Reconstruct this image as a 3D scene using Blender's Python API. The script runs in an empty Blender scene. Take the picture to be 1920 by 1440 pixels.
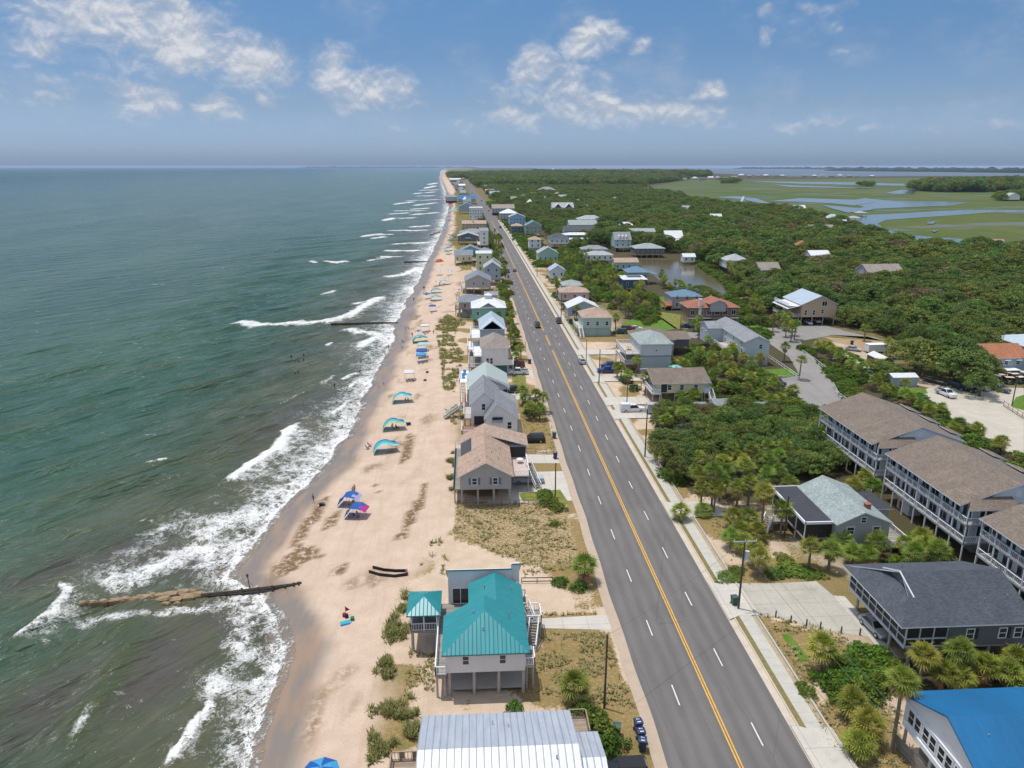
import bpy, bmesh, math, random
import numpy as np
from mathutils import Vector, Matrix
from mathutils import noise as mnoise
R = random.Random(11)
RS = np.random.RandomState(5)
SC = bpy.context.scene
COL = SC.collection
rad = math.radians

# ---------------------------------------------------------------- survey: photo pixel (1920x1440) -> point of the real ground / a level z
F = 1378.; HC = 55.; TH = math.atan(408. / F); YAW = rad(3.2)
def G(px, py, z=0.):
    a = (px - 960.) / F; b = (py - 720.) / F
    f = math.cos(TH) - b * math.sin(TH); d = math.sin(TH) + b * math.cos(TH)
    t = (HC - z) / max(d, 1e-5)
    x = a * t; y = f * t; c, s = math.cos(YAW), math.sin(YAW)
    return (x * c + y * s, -x * s + y * c)
def zat(px, py, Y):
    k = G(px, py, 0.)[1] / HC
    return HC - Y / k
def PX(x, y, z=0.):
    c, s = math.cos(YAW), math.sin(YAW)
    xc = x * c - y * s; yf = x * s + y * c; dz = HC - z
    zc = yf * math.cos(TH) + dz * math.sin(TH); dn = -yf * math.sin(TH) + dz * math.cos(TH)
    return 960. + F * xc / zc, 720. + F * dn / zc

# ---------------------------------------------------------------- objects
def tag(o, label=None, cat=None, group=None, kind=None):
    if label: o['label'] = label
    if cat: o['category'] = cat
    if group: o['group'] = group
    if kind: o['kind'] = kind
    return o
def empty(name, label, cat, loc=(0, 0, 0), rz=0., group=None):
    o = bpy.data.objects.new(name, None); COL.objects.link(o)
    o.empty_display_size = .5; o.location = loc; o.rotation_euler = (0, 0, rz)
    return tag(o, label, cat, group)
def put(name, me, parent=None, loc=(0, 0, 0), rz=0., sc=None):
    o = bpy.data.objects.new(name, me); COL.objects.link(o)
    o.location = loc; o.rotation_euler = (0, 0, rz)
    if sc: o.scale = sc
    if parent: o.parent = parent
    return o
def copy_tree(o, parent=None):
    c = o.copy(); COL.objects.link(c)
    if parent: c.parent = parent; c.matrix_parent_inverse = o.matrix_parent_inverse.copy()
    for ch in list(o.children): copy_tree(ch, c)
    return c

class MB:
    """collects faces; build() makes one mesh with metric UVs (u level, v up the face)"""
    def __init__(s): s.v = []; s.f = []; s.m = []
    def poly(s, pts, m=0):
        n = len(s.v); s.v += [tuple(p) for p in pts]; s.f.append(tuple(range(n, n + len(pts)))); s.m.append(m)
    def box(s, x0, x1, y0, y1, z0, z1, m=0):
        if x1 < x0: x0, x1 = x1, x0
        if y1 < y0: y0, y1 = y1, y0
        n = len(s.v)
        s.v += [(x0, y0, z0), (x1, y0, z0), (x1, y1, z0), (x0, y1, z0), (x0, y0, z1), (x1, y0, z1), (x1, y1, z1), (x0, y1, z1)]
        for q in ((0, 3, 2, 1), (4, 5, 6, 7), (0, 1, 5, 4), (1, 2, 6, 5), (2, 3, 7, 6), (3, 0, 4, 7)):
            s.f.append(tuple(n + i for i in q)); s.m.append(m)
    def beam(s, p, q, w, h, m=0):
        p = Vector(p); q = Vector(q); d = (q - p).normalized()
        sd = d.cross(Vector((0, 0, 1)))
        sd = Vector((1, 0, 0)) if sd.length < 1e-4 else sd.normalized()
        up = sd.cross(d); a = sd * w / 2; b = up * h / 2; n = len(s.v)
        for e in (p, q):
            s.v += [tuple(e - a - b), tuple(e + a - b), tuple(e + a + b), tuple(e - a + b)]
        for q_ in ((0, 1, 2, 3), (7, 6, 5, 4), (0, 4, 5, 1), (1, 5, 6, 2), (2, 6, 7, 3), (3, 7, 4, 0)):
            s.f.append(tuple(n + i for i in q_)); s.m.append(m)
    def tube(s, p, q, r0, r1, n=8, m=0, caps=True):
        p = Vector(p); q = Vector(q); d = (q - p).normalized()
        sd = d.cross(Vector((0, 1, 0)) if abs(d.y) < .9 else Vector((1, 0, 0))).normalized(); up = sd.cross(d); k = len(s.v)
        for e, r in ((p, r0), (q, r1)):
            for i in range(n):
                a = 2 * math.pi * i / n; s.v.append(tuple(e + sd * (r * math.cos(a)) + up * (r * math.sin(a))))
        for i in range(n):
            j = (i + 1) % n; s.f.append((k + i, k + j, k + n + j, k + n + i)); s.m.append(m)
        if caps:
            s.f.append(tuple(k + i for i in range(n))[::-1]); s.m.append(m)
            s.f.append(tuple(k + n + i for i in range(n))); s.m.append(m)
    def extr(s, pts, ax, a, b, m=0, me=None):
        """polygon pts (2-D) extruded along axis 'x' or 'y' from a to b; pts are (other, z)"""
        f = (lambda t, p: (t, p[0], p[1])) if ax == 'x' else (lambda t, p: (p[0], t, p[1]))
        n = len(pts)
        s.poly([f(a, p) for p in pts], m if me is None else me); s.poly([f(b, p) for p in pts][::-1], m if me is None else me)
        for i in range(n):
            j = (i + 1) % n; s.poly([f(a, pts[i]), f(b, pts[i]), f(b, pts[j]), f(a, pts[j])], m)
    def mesh(s, name, mats, off=(0, 0, 0), smooth=False):
        me = bpy.data.meshes.new(name)
        v = np.array(s.v, dtype=np.float32).reshape(-1, 3) - np.array(off, dtype=np.float32)
        me.from_pydata(v.tolist(), [], s.f)
        for mt in (mats if isinstance(mats, (list, tuple)) else [mats]): me.materials.append(mt)
        me.polygons.foreach_set('material_index', s.m)
        bm = bmesh.new(); bm.from_mesh(me)
        bmesh.ops.remove_doubles(bm, verts=bm.verts, dist=1e-4)
        bmesh.ops.recalc_face_normals(bm, faces=bm.faces)
        uv = bm.loops.layers.uv.new('UVMap')
        for f in bm.faces:
            n = f.normal; t = Vector((-n.y, n.x, 0))
            if t.length < .05: t = Vector((1, 0, 0)); b = Vector((0, 1, 0))
            else: t.normalize(); b = n.cross(t)
            for l in f.loops:
                c = l.vert.co; l[uv].uv = (c.dot(t), c.dot(b))
            if smooth: f.smooth = True
        bm.to_mesh(me); bm.free(); return me
    def build(s, name, mats, parent=None, loc=None, smooth=False):
        off = parent.location if (parent is not None and loc is None) else (0, 0, 0)
        o = put(name, s.mesh(name, mats, off, smooth), parent)
        if loc: o.location = loc
        return o

def grid_mesh(name, P, mats, attrs={}, uv=None, smooth=True):
    """P: (ny,nx,3)"""
    ny, nx = P.shape[:2]
    me = bpy.data.meshes.new(name)
    me.vertices.add(ny * nx); me.vertices.foreach_set('co', P.reshape(-1).astype(np.float32))
    i = np.arange((ny - 1) * (nx - 1)); r = i // (nx - 1); c = i % (nx - 1); a = r * nx + c
    q = np.stack([a, a + 1, a + nx + 1, a + nx], 1).astype(np.int32)
    me.loops.add(q.size); me.polygons.add(len(q))
    me.loops.foreach_set('vertex_index', q.reshape(-1))
    me.polygons.foreach_set('loop_start', (np.arange(len(q)) * 4).astype(np.int32))
    try: me.polygons.foreach_set('loop_total', np.full(len(q), 4, np.int32))
    except Exception: pass
    me.polygons.foreach_set('use_smooth', np.full(len(q), smooth))
    for k, v in attrs.items():
        if v.ndim == 3:
            at = me.attributes.new(k, 'FLOAT_COLOR', 'POINT'); at.data.foreach_set('color', v.reshape(-1).astype(np.float32))
        else:
            at = me.attributes.new(k, 'FLOAT', 'POINT'); at.data.foreach_set('value', v.reshape(-1).astype(np.float32))
    if uv is not None:
        l = me.uv_layers.new(name='UVMap'); l.data.foreach_set('uv', uv.reshape(-1, 2)[q.reshape(-1)].reshape(-1).astype(np.float32))
    me.materials.append(mats); me.update(calc_edges=True); me.validate()
    return me

# ---------------------------------------------------------------- materials
class NT:
    def __init__(s, mat):
        mat.use_nodes = True; s.t = mat.node_tree; s.n = s.t.nodes; s.l = s.t.links
    def new(s, ty, **k):
        n = s.n.new(ty)
        for a, b in k.items(): setattr(n, a, b)
        return n
    def put(s, sock, v):
        if v is None: return
        if hasattr(v, 'is_linked') or isinstance(v, bpy.types.NodeSocket): s.l.new(v, sock)
        else:
            try: sock.default_value = v
            except Exception: sock.default_value = (v[0], v[1], v[2], 1.) if len(v) == 3 else v
    def math(s, op, a, b=None, c=None, clamp=False):
        n = s.new('ShaderNodeMath', operation=op, use_clamp=clamp); s.put(n.inputs[0], a); s.put(n.inputs[1], b); s.put(n.inputs[2], c); return n.outputs[0]
    def vmath(s, op, a, b=None):
        n = s.new('ShaderNodeVectorMath', operation=op); s.put(n.inputs[0], a); s.put(n.inputs[1], b); return n.outputs[0] if op not in ('LENGTH', 'DOT_PRODUCT', 'DISTANCE') else n.outputs[1]
    def noise(s, vec, scale, detail=3., rough=.55, dist=0., out=0):
        n = s.new('ShaderNodeTexNoise'); s.put(n.inputs['Vector'], vec); s.put(n.inputs['Scale'], scale); s.put(n.inputs['Detail'], detail)
        s.put(n.inputs['Roughness'], rough); s.put(n.inputs['Distortion'], dist); return n.outputs[out]
    def ramp(s, v, a, b, lo=0., hi=1., mode='SMOOTHSTEP'):
        n = s.new('ShaderNodeMapRange', interpolation_type=mode); s.put(n.inputs[0], v); s.put(n.inputs[1], a); s.put(n.inputs[2], b); s.put(n.inputs[3], lo); s.put(n.inputs[4], hi); return n.outputs[0]
    def mix(s, f, a, b, mode='MIX'):
        n = s.new('ShaderNodeMix', data_type='RGBA', blend_type=mode); s.put(n.inputs[0], f); s.put(n.inputs[6], a); s.put(n.inputs[7], b); return n.outputs[2]
    def scale(s, vec, v):
        n = s.new('ShaderNodeMapping'); s.put(n.inputs[0], vec); n.inputs[3].default_value = v; return n.outputs[0]
    def attr(s, name, out='Fac'):
        n = s.new('ShaderNodeAttribute', attribute_name=name); return n.outputs[out]
    def pos(s): return s.new('ShaderNodeNewGeometry').outputs['Position']
    def uv(s): return s.new('ShaderNodeUVMap', uv_map='UVMap').outputs[0]
    def obj(s): return s.new('ShaderNodeTexCoord').outputs['Object']
    def rnd(s): return s.new('ShaderNodeObjectInfo').outputs['Random']
    def sep(s, v):
        n = s.new('ShaderNodeSeparateXYZ'); s.put(n.inputs[0], v); return n.outputs
    def comb(s, x=0., y=0., z=0.):
        n = s.new('ShaderNodeCombineXYZ'); s.put(n.inputs[0], x); s.put(n.inputs[1], y); s.put(n.inputs[2], z); return n.outputs[0]
    def bump(s, h, st, d=.05, nrm=None):
        n = s.new('ShaderNodeBump'); s.put(n.inputs['Height'], h); s.put(n.inputs['Strength'], st); s.put(n.inputs['Distance'], d); s.put(n.inputs['Normal'], nrm); return n.outputs[0]
def hsv_var(t, col, fac, amt):
    """colour scaled by 1-amt..1+amt following fac 0..1"""
    k = t.ramp(fac, .2, .8, 1 - amt, 1 + amt, 'LINEAR')
    return t.vmath('MULTIPLY', col, t.comb(k, k, k))
MC = {}
def pbr(name, col, rough=.7, var=.12, vs=1.5, metal=0., spec=.5, bump=0., bs=20., kind=None, seam=.45, alpha=None):
    if name in MC: return MC[name]
    m = bpy.data.materials.new(name); t = NT(m); MC[name] = m
    b = t.n['Principled BSDF']
    nz = t.noise(t.pos(), vs, 4.)
    fine = t.noise(t.pos(), vs * 9, 3.)
    f = t.math('ADD', t.math('MULTIPLY', nz, .65), t.math('MULTIPLY', fine, .35))
    c = hsv_var(t, (col[0], col[1], col[2]), f, var)
    nrm = None
    if kind == 'metal':      # standing seams
        u = t.sep(t.uv())[0]
        ph = t.math('FRACT', t.math('DIVIDE', u, seam))
        s_ = t.ramp(t.math('ABSOLUTE', t.math('SUBTRACT', ph, .5)), .38, .5, 0., 1.)
        nrm = t.bump(s_, .9, .05)
        st = t.noise(t.scale(t.uv(), (2.2, .25, 1)), 1., 3.)
        c = hsv_var(t, c, st, .17)
        c = t.mix(t.math('MULTIPLY', s_, .28), c, (col[0] * .6, col[1] * .6, col[2] * .6))
    elif kind == 'shingle':
        sp = t.sep(t.uv())
        row = t.math('FRACT', t.math('DIVIDE', sp[1], .16)); rid = t.math('FLOOR', t.math('DIVIDE', sp[1], .16))
        wn = t.new('ShaderNodeTexWhiteNoise', noise_dimensions='2D')
        t.put(wn.inputs['Vector'], t.comb(t.math('FLOOR', t.math('ADD', t.math('DIVIDE', sp[0], .33), t.math('MULTIPLY', rid, .37))), rid, 0.))
        c = hsv_var(t, c, wn.outputs[0], .16)
        st = t.noise(t.scale(t.uv(), (.5, .16, 1)), 1., 4.)
        c = hsv_var(t, c, st, .16)
        nrm = t.bump(row, .5, .03)
    elif kind == 'siding':
        sp = t.sep(t.uv())
        row = t.math('FRACT', t.math('DIVIDE', sp[1], .19))
        nrm = t.bump(row, .7, .03)
        st = t.noise(t.scale(t.uv(), (.7, .12, 1)), 1., 4.)
        c = hsv_var(t, c, st, .07)
        c = t.mix(t.ramp(row, 0., .16, .35, 0.), c, (col[0] * .55, col[1] * .55, col[2] * .55))
    elif kind == 'batten':
        sp = t.sep(t.uv())
        ph = t.math('FRACT', t.math('DIVIDE', sp[0], .4))
        nrm = t.bump(t.ramp(ph, 0., .12, 1., 0.), .7, .03)
    elif kind == 'slab':
        sp = t.sep(t.pos()); j = t.math('MINIMUM', t.math('ABSOLUTE', t.math('SUBTRACT', t.math('FRACT', t.math('DIVIDE', sp[0], 3.1)), .5)), t.math('ABSOLUTE', t.math('SUBTRACT', t.math('FRACT', t.math('DIVIDE', sp[1], 3.1 if seam > .4 else 1.5)), .5)))
        st = t.ramp(t.noise(t.pos(), .45, 5., .7), .52, .74, 0., .4)
        c = t.mix(st, c, (col[0] * .62, col[1] * .6, col[2] * .56)); c = t.mix(t.ramp(j, 0., .022, .55, 0.), c, (col[0] * .4, col[1] * .4, col[2] * .4))
    elif kind == 'plank':
        sp = t.sep(t.uv())
        ph = t.math('FRACT', t.math('DIVIDE', sp[1], .15))
        st = t.new('ShaderNodeTexWhiteNoise', noise_dimensions='1D'); t.put(st.inputs['W'], t.math('FLOOR', t.math('DIVIDE', sp[1], .15)))
        c = hsv_var(t, c, st.outputs[0], .18)
        c = t.mix(t.ramp(ph, 0., .12, .5, 0.), c, (col[0] * .4, col[1] * .4, col[2] * .4))
    if bump and nrm is None: nrm = t.bump(t.noise(t.pos(), bs, 4.), bump, .05)
    t.put(b.inputs['Base Color'], c); t.put(b.inputs['Roughness'], rough); t.put(b.inputs['Metallic'], metal)
    t.put(b.inputs['Specular IOR Level'], spec); t.put(b.inputs['Normal'], nrm)
    return m
def srgb(r, g, b):
    f = lambda c: (c / 255 / 12.92) if c <= 10 else ((c / 255 + .055) / 1.055) ** 2.4
    return (f(r), f(g), f(b))

WHITE = pbr('white paint', (.72, .73, .74), .5, .06)
TRIM = pbr('white trim', (.78, .79, .80), .5, .05)
GLASS = pbr('window glass', (.025, .032, .04), .08, .2, spec=.6)
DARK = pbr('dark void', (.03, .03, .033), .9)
SCREEN = pbr('porch screen', (.018, .02, .022), .55, .2)
WOOD = pbr('weathered wood', (.30, .23, .17), .85, .25, kind='plank')
WOODG = pbr('grey weathered wood', (.26, .24, .21), .85, .25, kind='plank')
DECKW = pbr('pale deck boards', (.46, .41, .36), .8, .15, kind='plank')
POLEW = pbr('creosoted pole', (.085, .066, .05), .85, .3, vs=3)
PILE = pbr('piling timber', (.42, .40, .37), .85, .2)
METAL = pbr('galvanised metal', (.5, .52, .54), .4, .1, metal=.7)
BLACK = pbr('black rubber', (.02, .02, .021), .6)
BRICK = pbr('red brick', (.28, .11, .07), .85, .3, vs=6)
BARK = pbr('oak bark', (.11, .085, .065), .9, .3, vs=4)
PBARK = pbr('palm bark', (.20, .16, .125), .9, .35, vs=5, bump=.8, bs=9)
CONC = pbr('concrete', (.43, .405, .36), .85, .14, vs=.5, bump=.2)
PALE = pbr('pale concrete drive', (.49, .46, .40), .85, .16, .35, kind='slab')
def roofm(n, c, **k): return pbr(n, c, k.pop('rough', .34), .10, .8, kind='metal', **k)
def shing(n, c): return pbr(n, c, .85, .14, .6, kind='shingle')
def side(n, c, kind='siding'): return pbr(n, c, .6, .06, .5, kind=kind)

# ---------------------------------------------------------------- camera, light, sky
cam = bpy.data.objects.new('camera', bpy.data.cameras.new('camera')); COL.objects.link(cam); SC.camera = cam
cam.data.sensor_width = 36.; cam.data.lens = F / 1920. * 36.; cam.data.clip_start = .5; cam.data.clip_end = 300000.
cam.location = (0, 0, HC); cam.rotation_euler = (math.pi / 2 - TH, 0, -YAW)
SUN_DIR = Vector((-.20, .10, .97)).normalized()
sun = bpy.data.objects.new('sun', bpy.data.lights.new('sun', 'SUN')); COL.objects.link(sun)
sun.data.energy = 3.05; sun.data.angle = rad(.55); sun.data.color = (1., .965, .91)
sun.rotation_euler = SUN_DIR.to_track_quat('Z', 'Y').to_euler(); sun.location = (-300, 200, 900)
SC.view_settings.view_transform = 'Standard'; SC.view_settings.look = 'None'; SC.view_settings.exposure = .12; SC.view_settings.gamma = 1.
SC.cycles.max_bounces = 6; SC.cycles.diffuse_bounces = 3; SC.cycles.glossy_bounces = 2; SC.cycles.transmission_bounces = 2
SC.cycles.transparent_max_bounces = 6; SC.cycles.volume_bounces = 1; SC.cycles.use_adaptive_sampling = True
SC.cycles.sample_clamp_indirect = 4.
SC.cycles.caustics_reflective = False; SC.cycles.caustics_refractive = False

CLOUDS = [(235, 35, 175, 50, 1.0), (335, 80, 120, 55, 1.), (450, 115, 95, 48, 1.), (520, 140, 40, 22, .8), (70, 85, 110, 34, .7), (120, 165, 70, 42, .6), (20, 160, 60, 50, .5), (270, 192, 62, 30, 1.),
          (412, 210, 42, 22, .95), (503, 183, 26, 14, .8), (625, 130, 42, 45, .9), (690, 165, 80, 44, 1.), (750, 190, 40, 30, .7), (1100, 74, 66, 36, 1.), (1205, 92, 30, 20, .7),
          (1000, 130, 40, 42, 1.), (1055, 165, 95, 55, .8), (960, 222, 70, 26, .9), (930, 180, 40, 36, .6), (1130, 205, 110, 40, .95), (1270, 215, 90, 26, .9), (1325, 168, 30, 22, 1.),
          (1545, 35, 55, 30, .6), (1440, 20, 26, 14, .8), (1440, 68, 24, 18, .6), (1590, 90, 45, 14, .55), (1410, 100, 40, 18, .45), (1485, 237, 36, 14, .7), (1545, 228, 40, 18, .65),
          (1640, 240, 40, 10, .5), (1770, 240, 60, 12, .65), (1868, 233, 34, 14, .8), (1690, 205, 20, 8, .6), (870, 240, 110, 20, .6), (740, 245, 60, 12, .5), (1880, 18, 60, 14, .5), (560, 55, 70, 26, .4), (1040, 225, 200, 26, .55), (1180, 150, 60, 34, .45)]
def build_world():
    w = bpy.data.worlds.new('World'); SC.world = w; w.use_nodes = True
    t = NT(w); bg = t.n['Background']
    sky = t.new('ShaderNodeTexSky', sky_type='NISHITA', sun_disc=False, sun_elevation=math.asin(SUN_DIR.z),
                sun_rotation=math.atan2(SUN_DIR.x, SUN_DIR.y), altitude=50., air_density=1., dust_density=1.2, ozone_density=2.)
    d = t.vmath('NORMALIZE', t.new('ShaderNodeTexCoord').outputs['Generated'])
    x, y, z = t.sep(d)
    el = t.math('ARCSINE', z); az = t.math('ARCTAN2', x, y)
    # sky colour: humid low sky is dimmer and greyer than the clean model
    ramp = t.new('ShaderNodeValToRGB'); e = ramp.color_ramp.elements
    e[0].position = 0.; e[0].color = (*SKY0, 1); e[1].position = .55; e[1].color = (1, 1, 1, 1)
    for p, c in ((.073, SKY1), (.135, SKY2), (.19, SKY3)):
        k = e.new(p); k.color = (*c, 1)
    t.put(ramp.inputs[0], el)
    base = t.mix(1., sky.outputs[0], ramp.outputs[0], 'MULTIPLY')
    pv = t.comb(az, el, 0.)
    wob = t.vmath('SUBTRACT', t.new('ShaderNodeTexNoise', noise_dimensions='3D').outputs['Color'], (.5, .5, .5))
    wn = wob.node.inputs[0].links[0].from_node; t.put(wn.inputs['Vector'], pv); t.put(wn.inputs['Scale'], 22.); t.put(wn.inputs['Detail'], 4.)
    pw = t.vmath('ADD', pv, t.vmath('MULTIPLY', wob, (.05, .035, 0.)))
    acc = None
    for cx, cy, rx, ry, am in CLOUDS:
        dx = (cx - 960) / F; dy = (720 - cy) / F
        v = Vector((dx, math.cos(TH) + dy * math.sin(TH), dy * math.cos(TH) - math.sin(TH))).normalized()
        a0 = math.atan2(v.x, v.y) + YAW; e0 = math.asin(v.z)
        q = t.vmath('MULTIPLY', t.vmath('SUBTRACT', pw, (a0, e0, 0.)), (F / rx * .60, F / ry * .60, 0.))
        g = t.ramp(t.vmath('LENGTH', q), 1.25, .0, 0., am)
        acc = g if acc is None else t.math('MAXIMUM', acc, g)
    def dens(off):
        p = t.vmath('ADD', pv, (0.004, off, 0.))
        n1 = t.noise(t.scale(p, (1., 1.35, 1.)), 26., 7., .58, .3)
        return n1
    n0 = dens(0.); n1 = dens(.006)
    big = t.noise(t.scale(pv, (1., 1.5, 1.)), 9., 5., .6)
    dn = t.math('ADD', acc, t.math('MULTIPLY', t.math('SUBTRACT', n0, .5), 1.15))
    a = t.ramp(dn, .36, 1.08)
    a = t.math('MULTIPLY', a, t.ramp(acc, .02, .35))
    a = t.math('MAXIMUM', t.math('MULTIPLY', a, .94), t.math('MULTIPLY', t.ramp(big, .46, .76, 0., .34), t.ramp(el, .0, .05)))
    lit = t.ramp(t.math('ADD', t.math('SUBTRACT', n0, n1), t.math('MULTIPLY', t.math('SUBTRACT', dn, .8), .16)), -.10, .16, 0., 1.)
    cc = t.mix(lit, CLOUD0, CLOUD1)
    a = t.math('MULTIPLY', a, t.ramp(el, .005, .09, .35, 1.))
    # unseen white cloud overhead and behind the viewer, added to brighten shaded walls
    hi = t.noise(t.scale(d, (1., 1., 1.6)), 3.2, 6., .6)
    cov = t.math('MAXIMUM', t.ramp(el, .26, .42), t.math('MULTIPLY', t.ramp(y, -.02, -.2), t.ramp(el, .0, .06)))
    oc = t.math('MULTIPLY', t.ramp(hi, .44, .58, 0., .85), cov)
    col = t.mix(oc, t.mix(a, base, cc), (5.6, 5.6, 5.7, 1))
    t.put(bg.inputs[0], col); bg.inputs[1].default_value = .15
SKY0, SKY1, SKY2, SKY3 = (.505, .685, 1.18), (.41, .49, .68), (.332, .442, .596), (.32, .463, .606)
CLOUD0, CLOUD1 = (2.8, 3.1, 3.65, 1), (4.35, 4.45, 4.7, 1)
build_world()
SC.world.cycles.sampling_method = 'MANUAL'; SC.world.cycles.sample_map_resolution = 256
# ================================================================ terrain, beach, sea, roads, marsh
SH = sorted([(G(px, py, -2.)[1], G(px, py, -2.)[0]) for px, py in
     [(452, 1440), (478, 1370), (500, 1300), (526, 1230), (512, 1165), (487, 1118), (425, 1085), (446, 1050), (480, 1010), (540, 940), (600, 885), (640, 825), (664, 780), (690, 735), (704, 700), (722, 665), (737, 640),
      (745, 605), (764, 560), (788, 520), (800, 490), (812, 470), (826, 440), (833, 420), (838, 400), (842, 385), (838, 372), (836, 362), (832, 350), (828, 340), (826, 333)]] + [(30., -23.), (5200., -190.), (9000., -330), (15000., -500.)])
SHY = np.array([a for a, b in SH]); SHX = np.array([b for a, b in SH])
DN = sorted([(G(px, py)[1], G(px, py)[0]) for px, py in
     [(690, 1440), (700, 1320), (740, 1160), (800, 1040), (850, 900), (856, 800), (842, 700), (815, 620), (832, 590), (862, 560), (858, 500), (858, 470), (838, 450), (854, 430), (852, 410), (858, 392), (848, 372)]] + [(30., -10.), (1800., -34.), (5200., -160.), (15000., -460.)])
DNY = np.array([a for a, b in DN]); DNX = np.array([b for a, b in DN])
def S_(Y): return np.interp(Y, SHY, SHX)
def D_(Y): return np.maximum(np.interp(Y, DNY, DNX), S_(Y) + 6)
def steps(a, b, s, far, g):
    v = list(np.arange(a, b, s)); d = s
    while v[-1] < far: d *= g; v.append(v[-1] + d)
    return np.array(v)
def fbm2(x, y, sc, seed=0, octv=3):
    """cheap smooth value noise, numpy"""
    out = 0.; amp = 1.; tot = 0.
    for o in range(octv):
        X = x * sc + seed * 17.3 + o * 5.1; Y = y * sc + seed * 9.7 + o * 3.3
        xi = np.floor(X); yi = np.floor(Y); fx = X - xi; fy = Y - yi
        fx = fx * fx * (3 - 2 * fx); fy = fy * fy * (3 - 2 * fy)
        h = lambda a, b: np.modf(np.abs(np.sin(a * 127.1 + b * 311.7 + seed * 74.7) * 43758.5453))[0]
        v = (h(xi, yi) * (1 - fx) + h(xi + 1, yi) * fx) * (1 - fy) + (h(xi, yi + 1) * (1 - fx) + h(xi + 1, yi + 1) * fx) * fy
        out = out + v * amp; tot += amp; amp *= .5; sc *= 2.03
    return out / tot
def sstep(a, b, v):
    t = np.clip((v - a) / (b - a), 0, 1); return t * t * (3 - 2 * t)
def ground_z(X, Y):
    s = S_(Y); d = D_(Y); t = (X - s) / (d - s)
    z = np.where(t < 0, np.maximum(-2 + (X - s) * .07, -7.), np.where(t < .25, -2 + 1.1 * (t / .25) ** .9, np.where(t < 1, -.9 + .9 * sstep(.25, 1., t), 0.)))
    dune = np.exp(-((X - d - 2.) / 3.5) ** 2) * .5 * fbm2(X, Y, .12, 3)
    bm = np.exp(-((t - .45) / .12) ** 2) * .25 * fbm2(X, Y, .1, 4)
    return z + np.where((t > 0), dune + bm, 0)
def inpoly(X, Y, P):
    c = np.zeros(X.shape, bool); n = len(P); j = n - 1
    for i in range(n):
        xi, yi = P[i]; xj, yj = P[j]
        c ^= ((yi > Y) != (yj > Y)) & (X < (xj - xi) * (Y - yi) / (yj - yi + 1e-9) + xi); j = i
    return c
def GP(pts, z=0.): return [G(a, b, z) for a, b in pts]
# brown wrack / seaweed patches traced on the sand (material identity, per vertex)
WRACK = [GP(p, -1.) for p in ([(483, 1102), (520, 1060), (560, 1022), (590, 1030), (606, 1046), (570, 1060), (530, 1085)], [(540, 1030), (555, 990), (590, 955), (610, 930), (618, 938), (596, 975), (566, 1015)],
         [(612, 975), (636, 958), (630, 985), (606, 1000)], [(748, 602), (770, 588), (792, 594), (780, 601)], [(742, 1020), (760, 985), (786, 945), (796, 915), (804, 920), (800, 945), (778, 985), (764, 1015), (748, 1032)],
         [(700, 905), (718, 935), (712, 940)], [(615, 1085), (640, 1060), (660, 1068), (640, 1085)], [(760, 985), (772, 950), (790, 940)], [(742, 880), (756, 850), (772, 800), (775, 830), (764, 870)])]
XS = np.concatenate([-steps(0, 70, 1., 12000, 1.25)[::-1][:-1], steps(0, 165, 1., 16000, 1.22)])
YS = steps(36, 330, 1., 30000, 1.03)
Xg, Yg = np.meshgrid(XS, YS)
Zg = ground_z(Xg, Yg)
s = S_(Yg); d = D_(Yg); up = Xg - s
beach = 1 - sstep(-1.5, 2.5, Xg - d + 4 * (fbm2(Xg, Yg, .15, 7) - .5))
wet = 1 - sstep(4.2, 7.2, up + 3. * (fbm2(Xg, Yg, .11, 2) - .5))
wr = np.zeros_like(Xg)
near = (Yg < 330) & (Xg < 20) & (Xg > -60)
for P in WRACK: wr = np.maximum(wr, inpoly(Xg, Yg, P) * 1.)
line = np.exp(-((up - 6.2 - 3 * (fbm2(Xg, Yg, .11, 2) - .5)) / .9) ** 2) * sstep(.52, .7, fbm2(Xg, Yg, .16, 9))
scat = sstep(.62, .78, fbm2(Xg, Yg * .45, .33, 12)) * sstep(6, 9, up) * (1 - sstep(16, 23, up)) * .75
wr = np.maximum(wr, np.maximum(line * .9, scat)) * beach * (1 - wet * .6)
# inland: sandy verge by the road, else lawn / litter
sandy = np.where(Xg < 18.2, 1., np.where(Xg < 33, 1., 1 - sstep(40, 58, Xg + 10 * (fbm2(Xg, Yg, .06, 15) - .5))))
sandy = sandy * (1 - sstep(300, 620, Yg))
green = np.zeros_like(Xg)
def paint(P, arr, v, px=True):
    q = GP(P) if px else P
    arr[inpoly(Xg, Yg, q)] = v
dry = np.clip(sstep(.42, .62, fbm2(Xg, Yg, .12, 21)), 0, 1)
for P in ([(1000, 1150), (1125, 1150), (1190, 1330), (1010, 1300)], [(960, 700), (1035, 770), (1040, 850), (975, 810)], [(1420, 1150), (1560, 1190), (1640, 1230), (1500, 1290)], [(1380, 1110), (1460, 1140), (1420, 1150)], [(1205, 655), (1300, 660), (1260, 720), (1165, 720)], [(1310, 720), (1390, 730), (1380, 770), (1320, 745)],
          [(1000, 870), (1080, 905), (1095, 970), (985, 935)]): paint(P, dry, .95)
for P in ([(855, 940), (1060, 940), (1090, 1060), (985, 1060), (840, 1010)],): dry[inpoly(Xg, Yg, GP(P))] = .75
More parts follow.
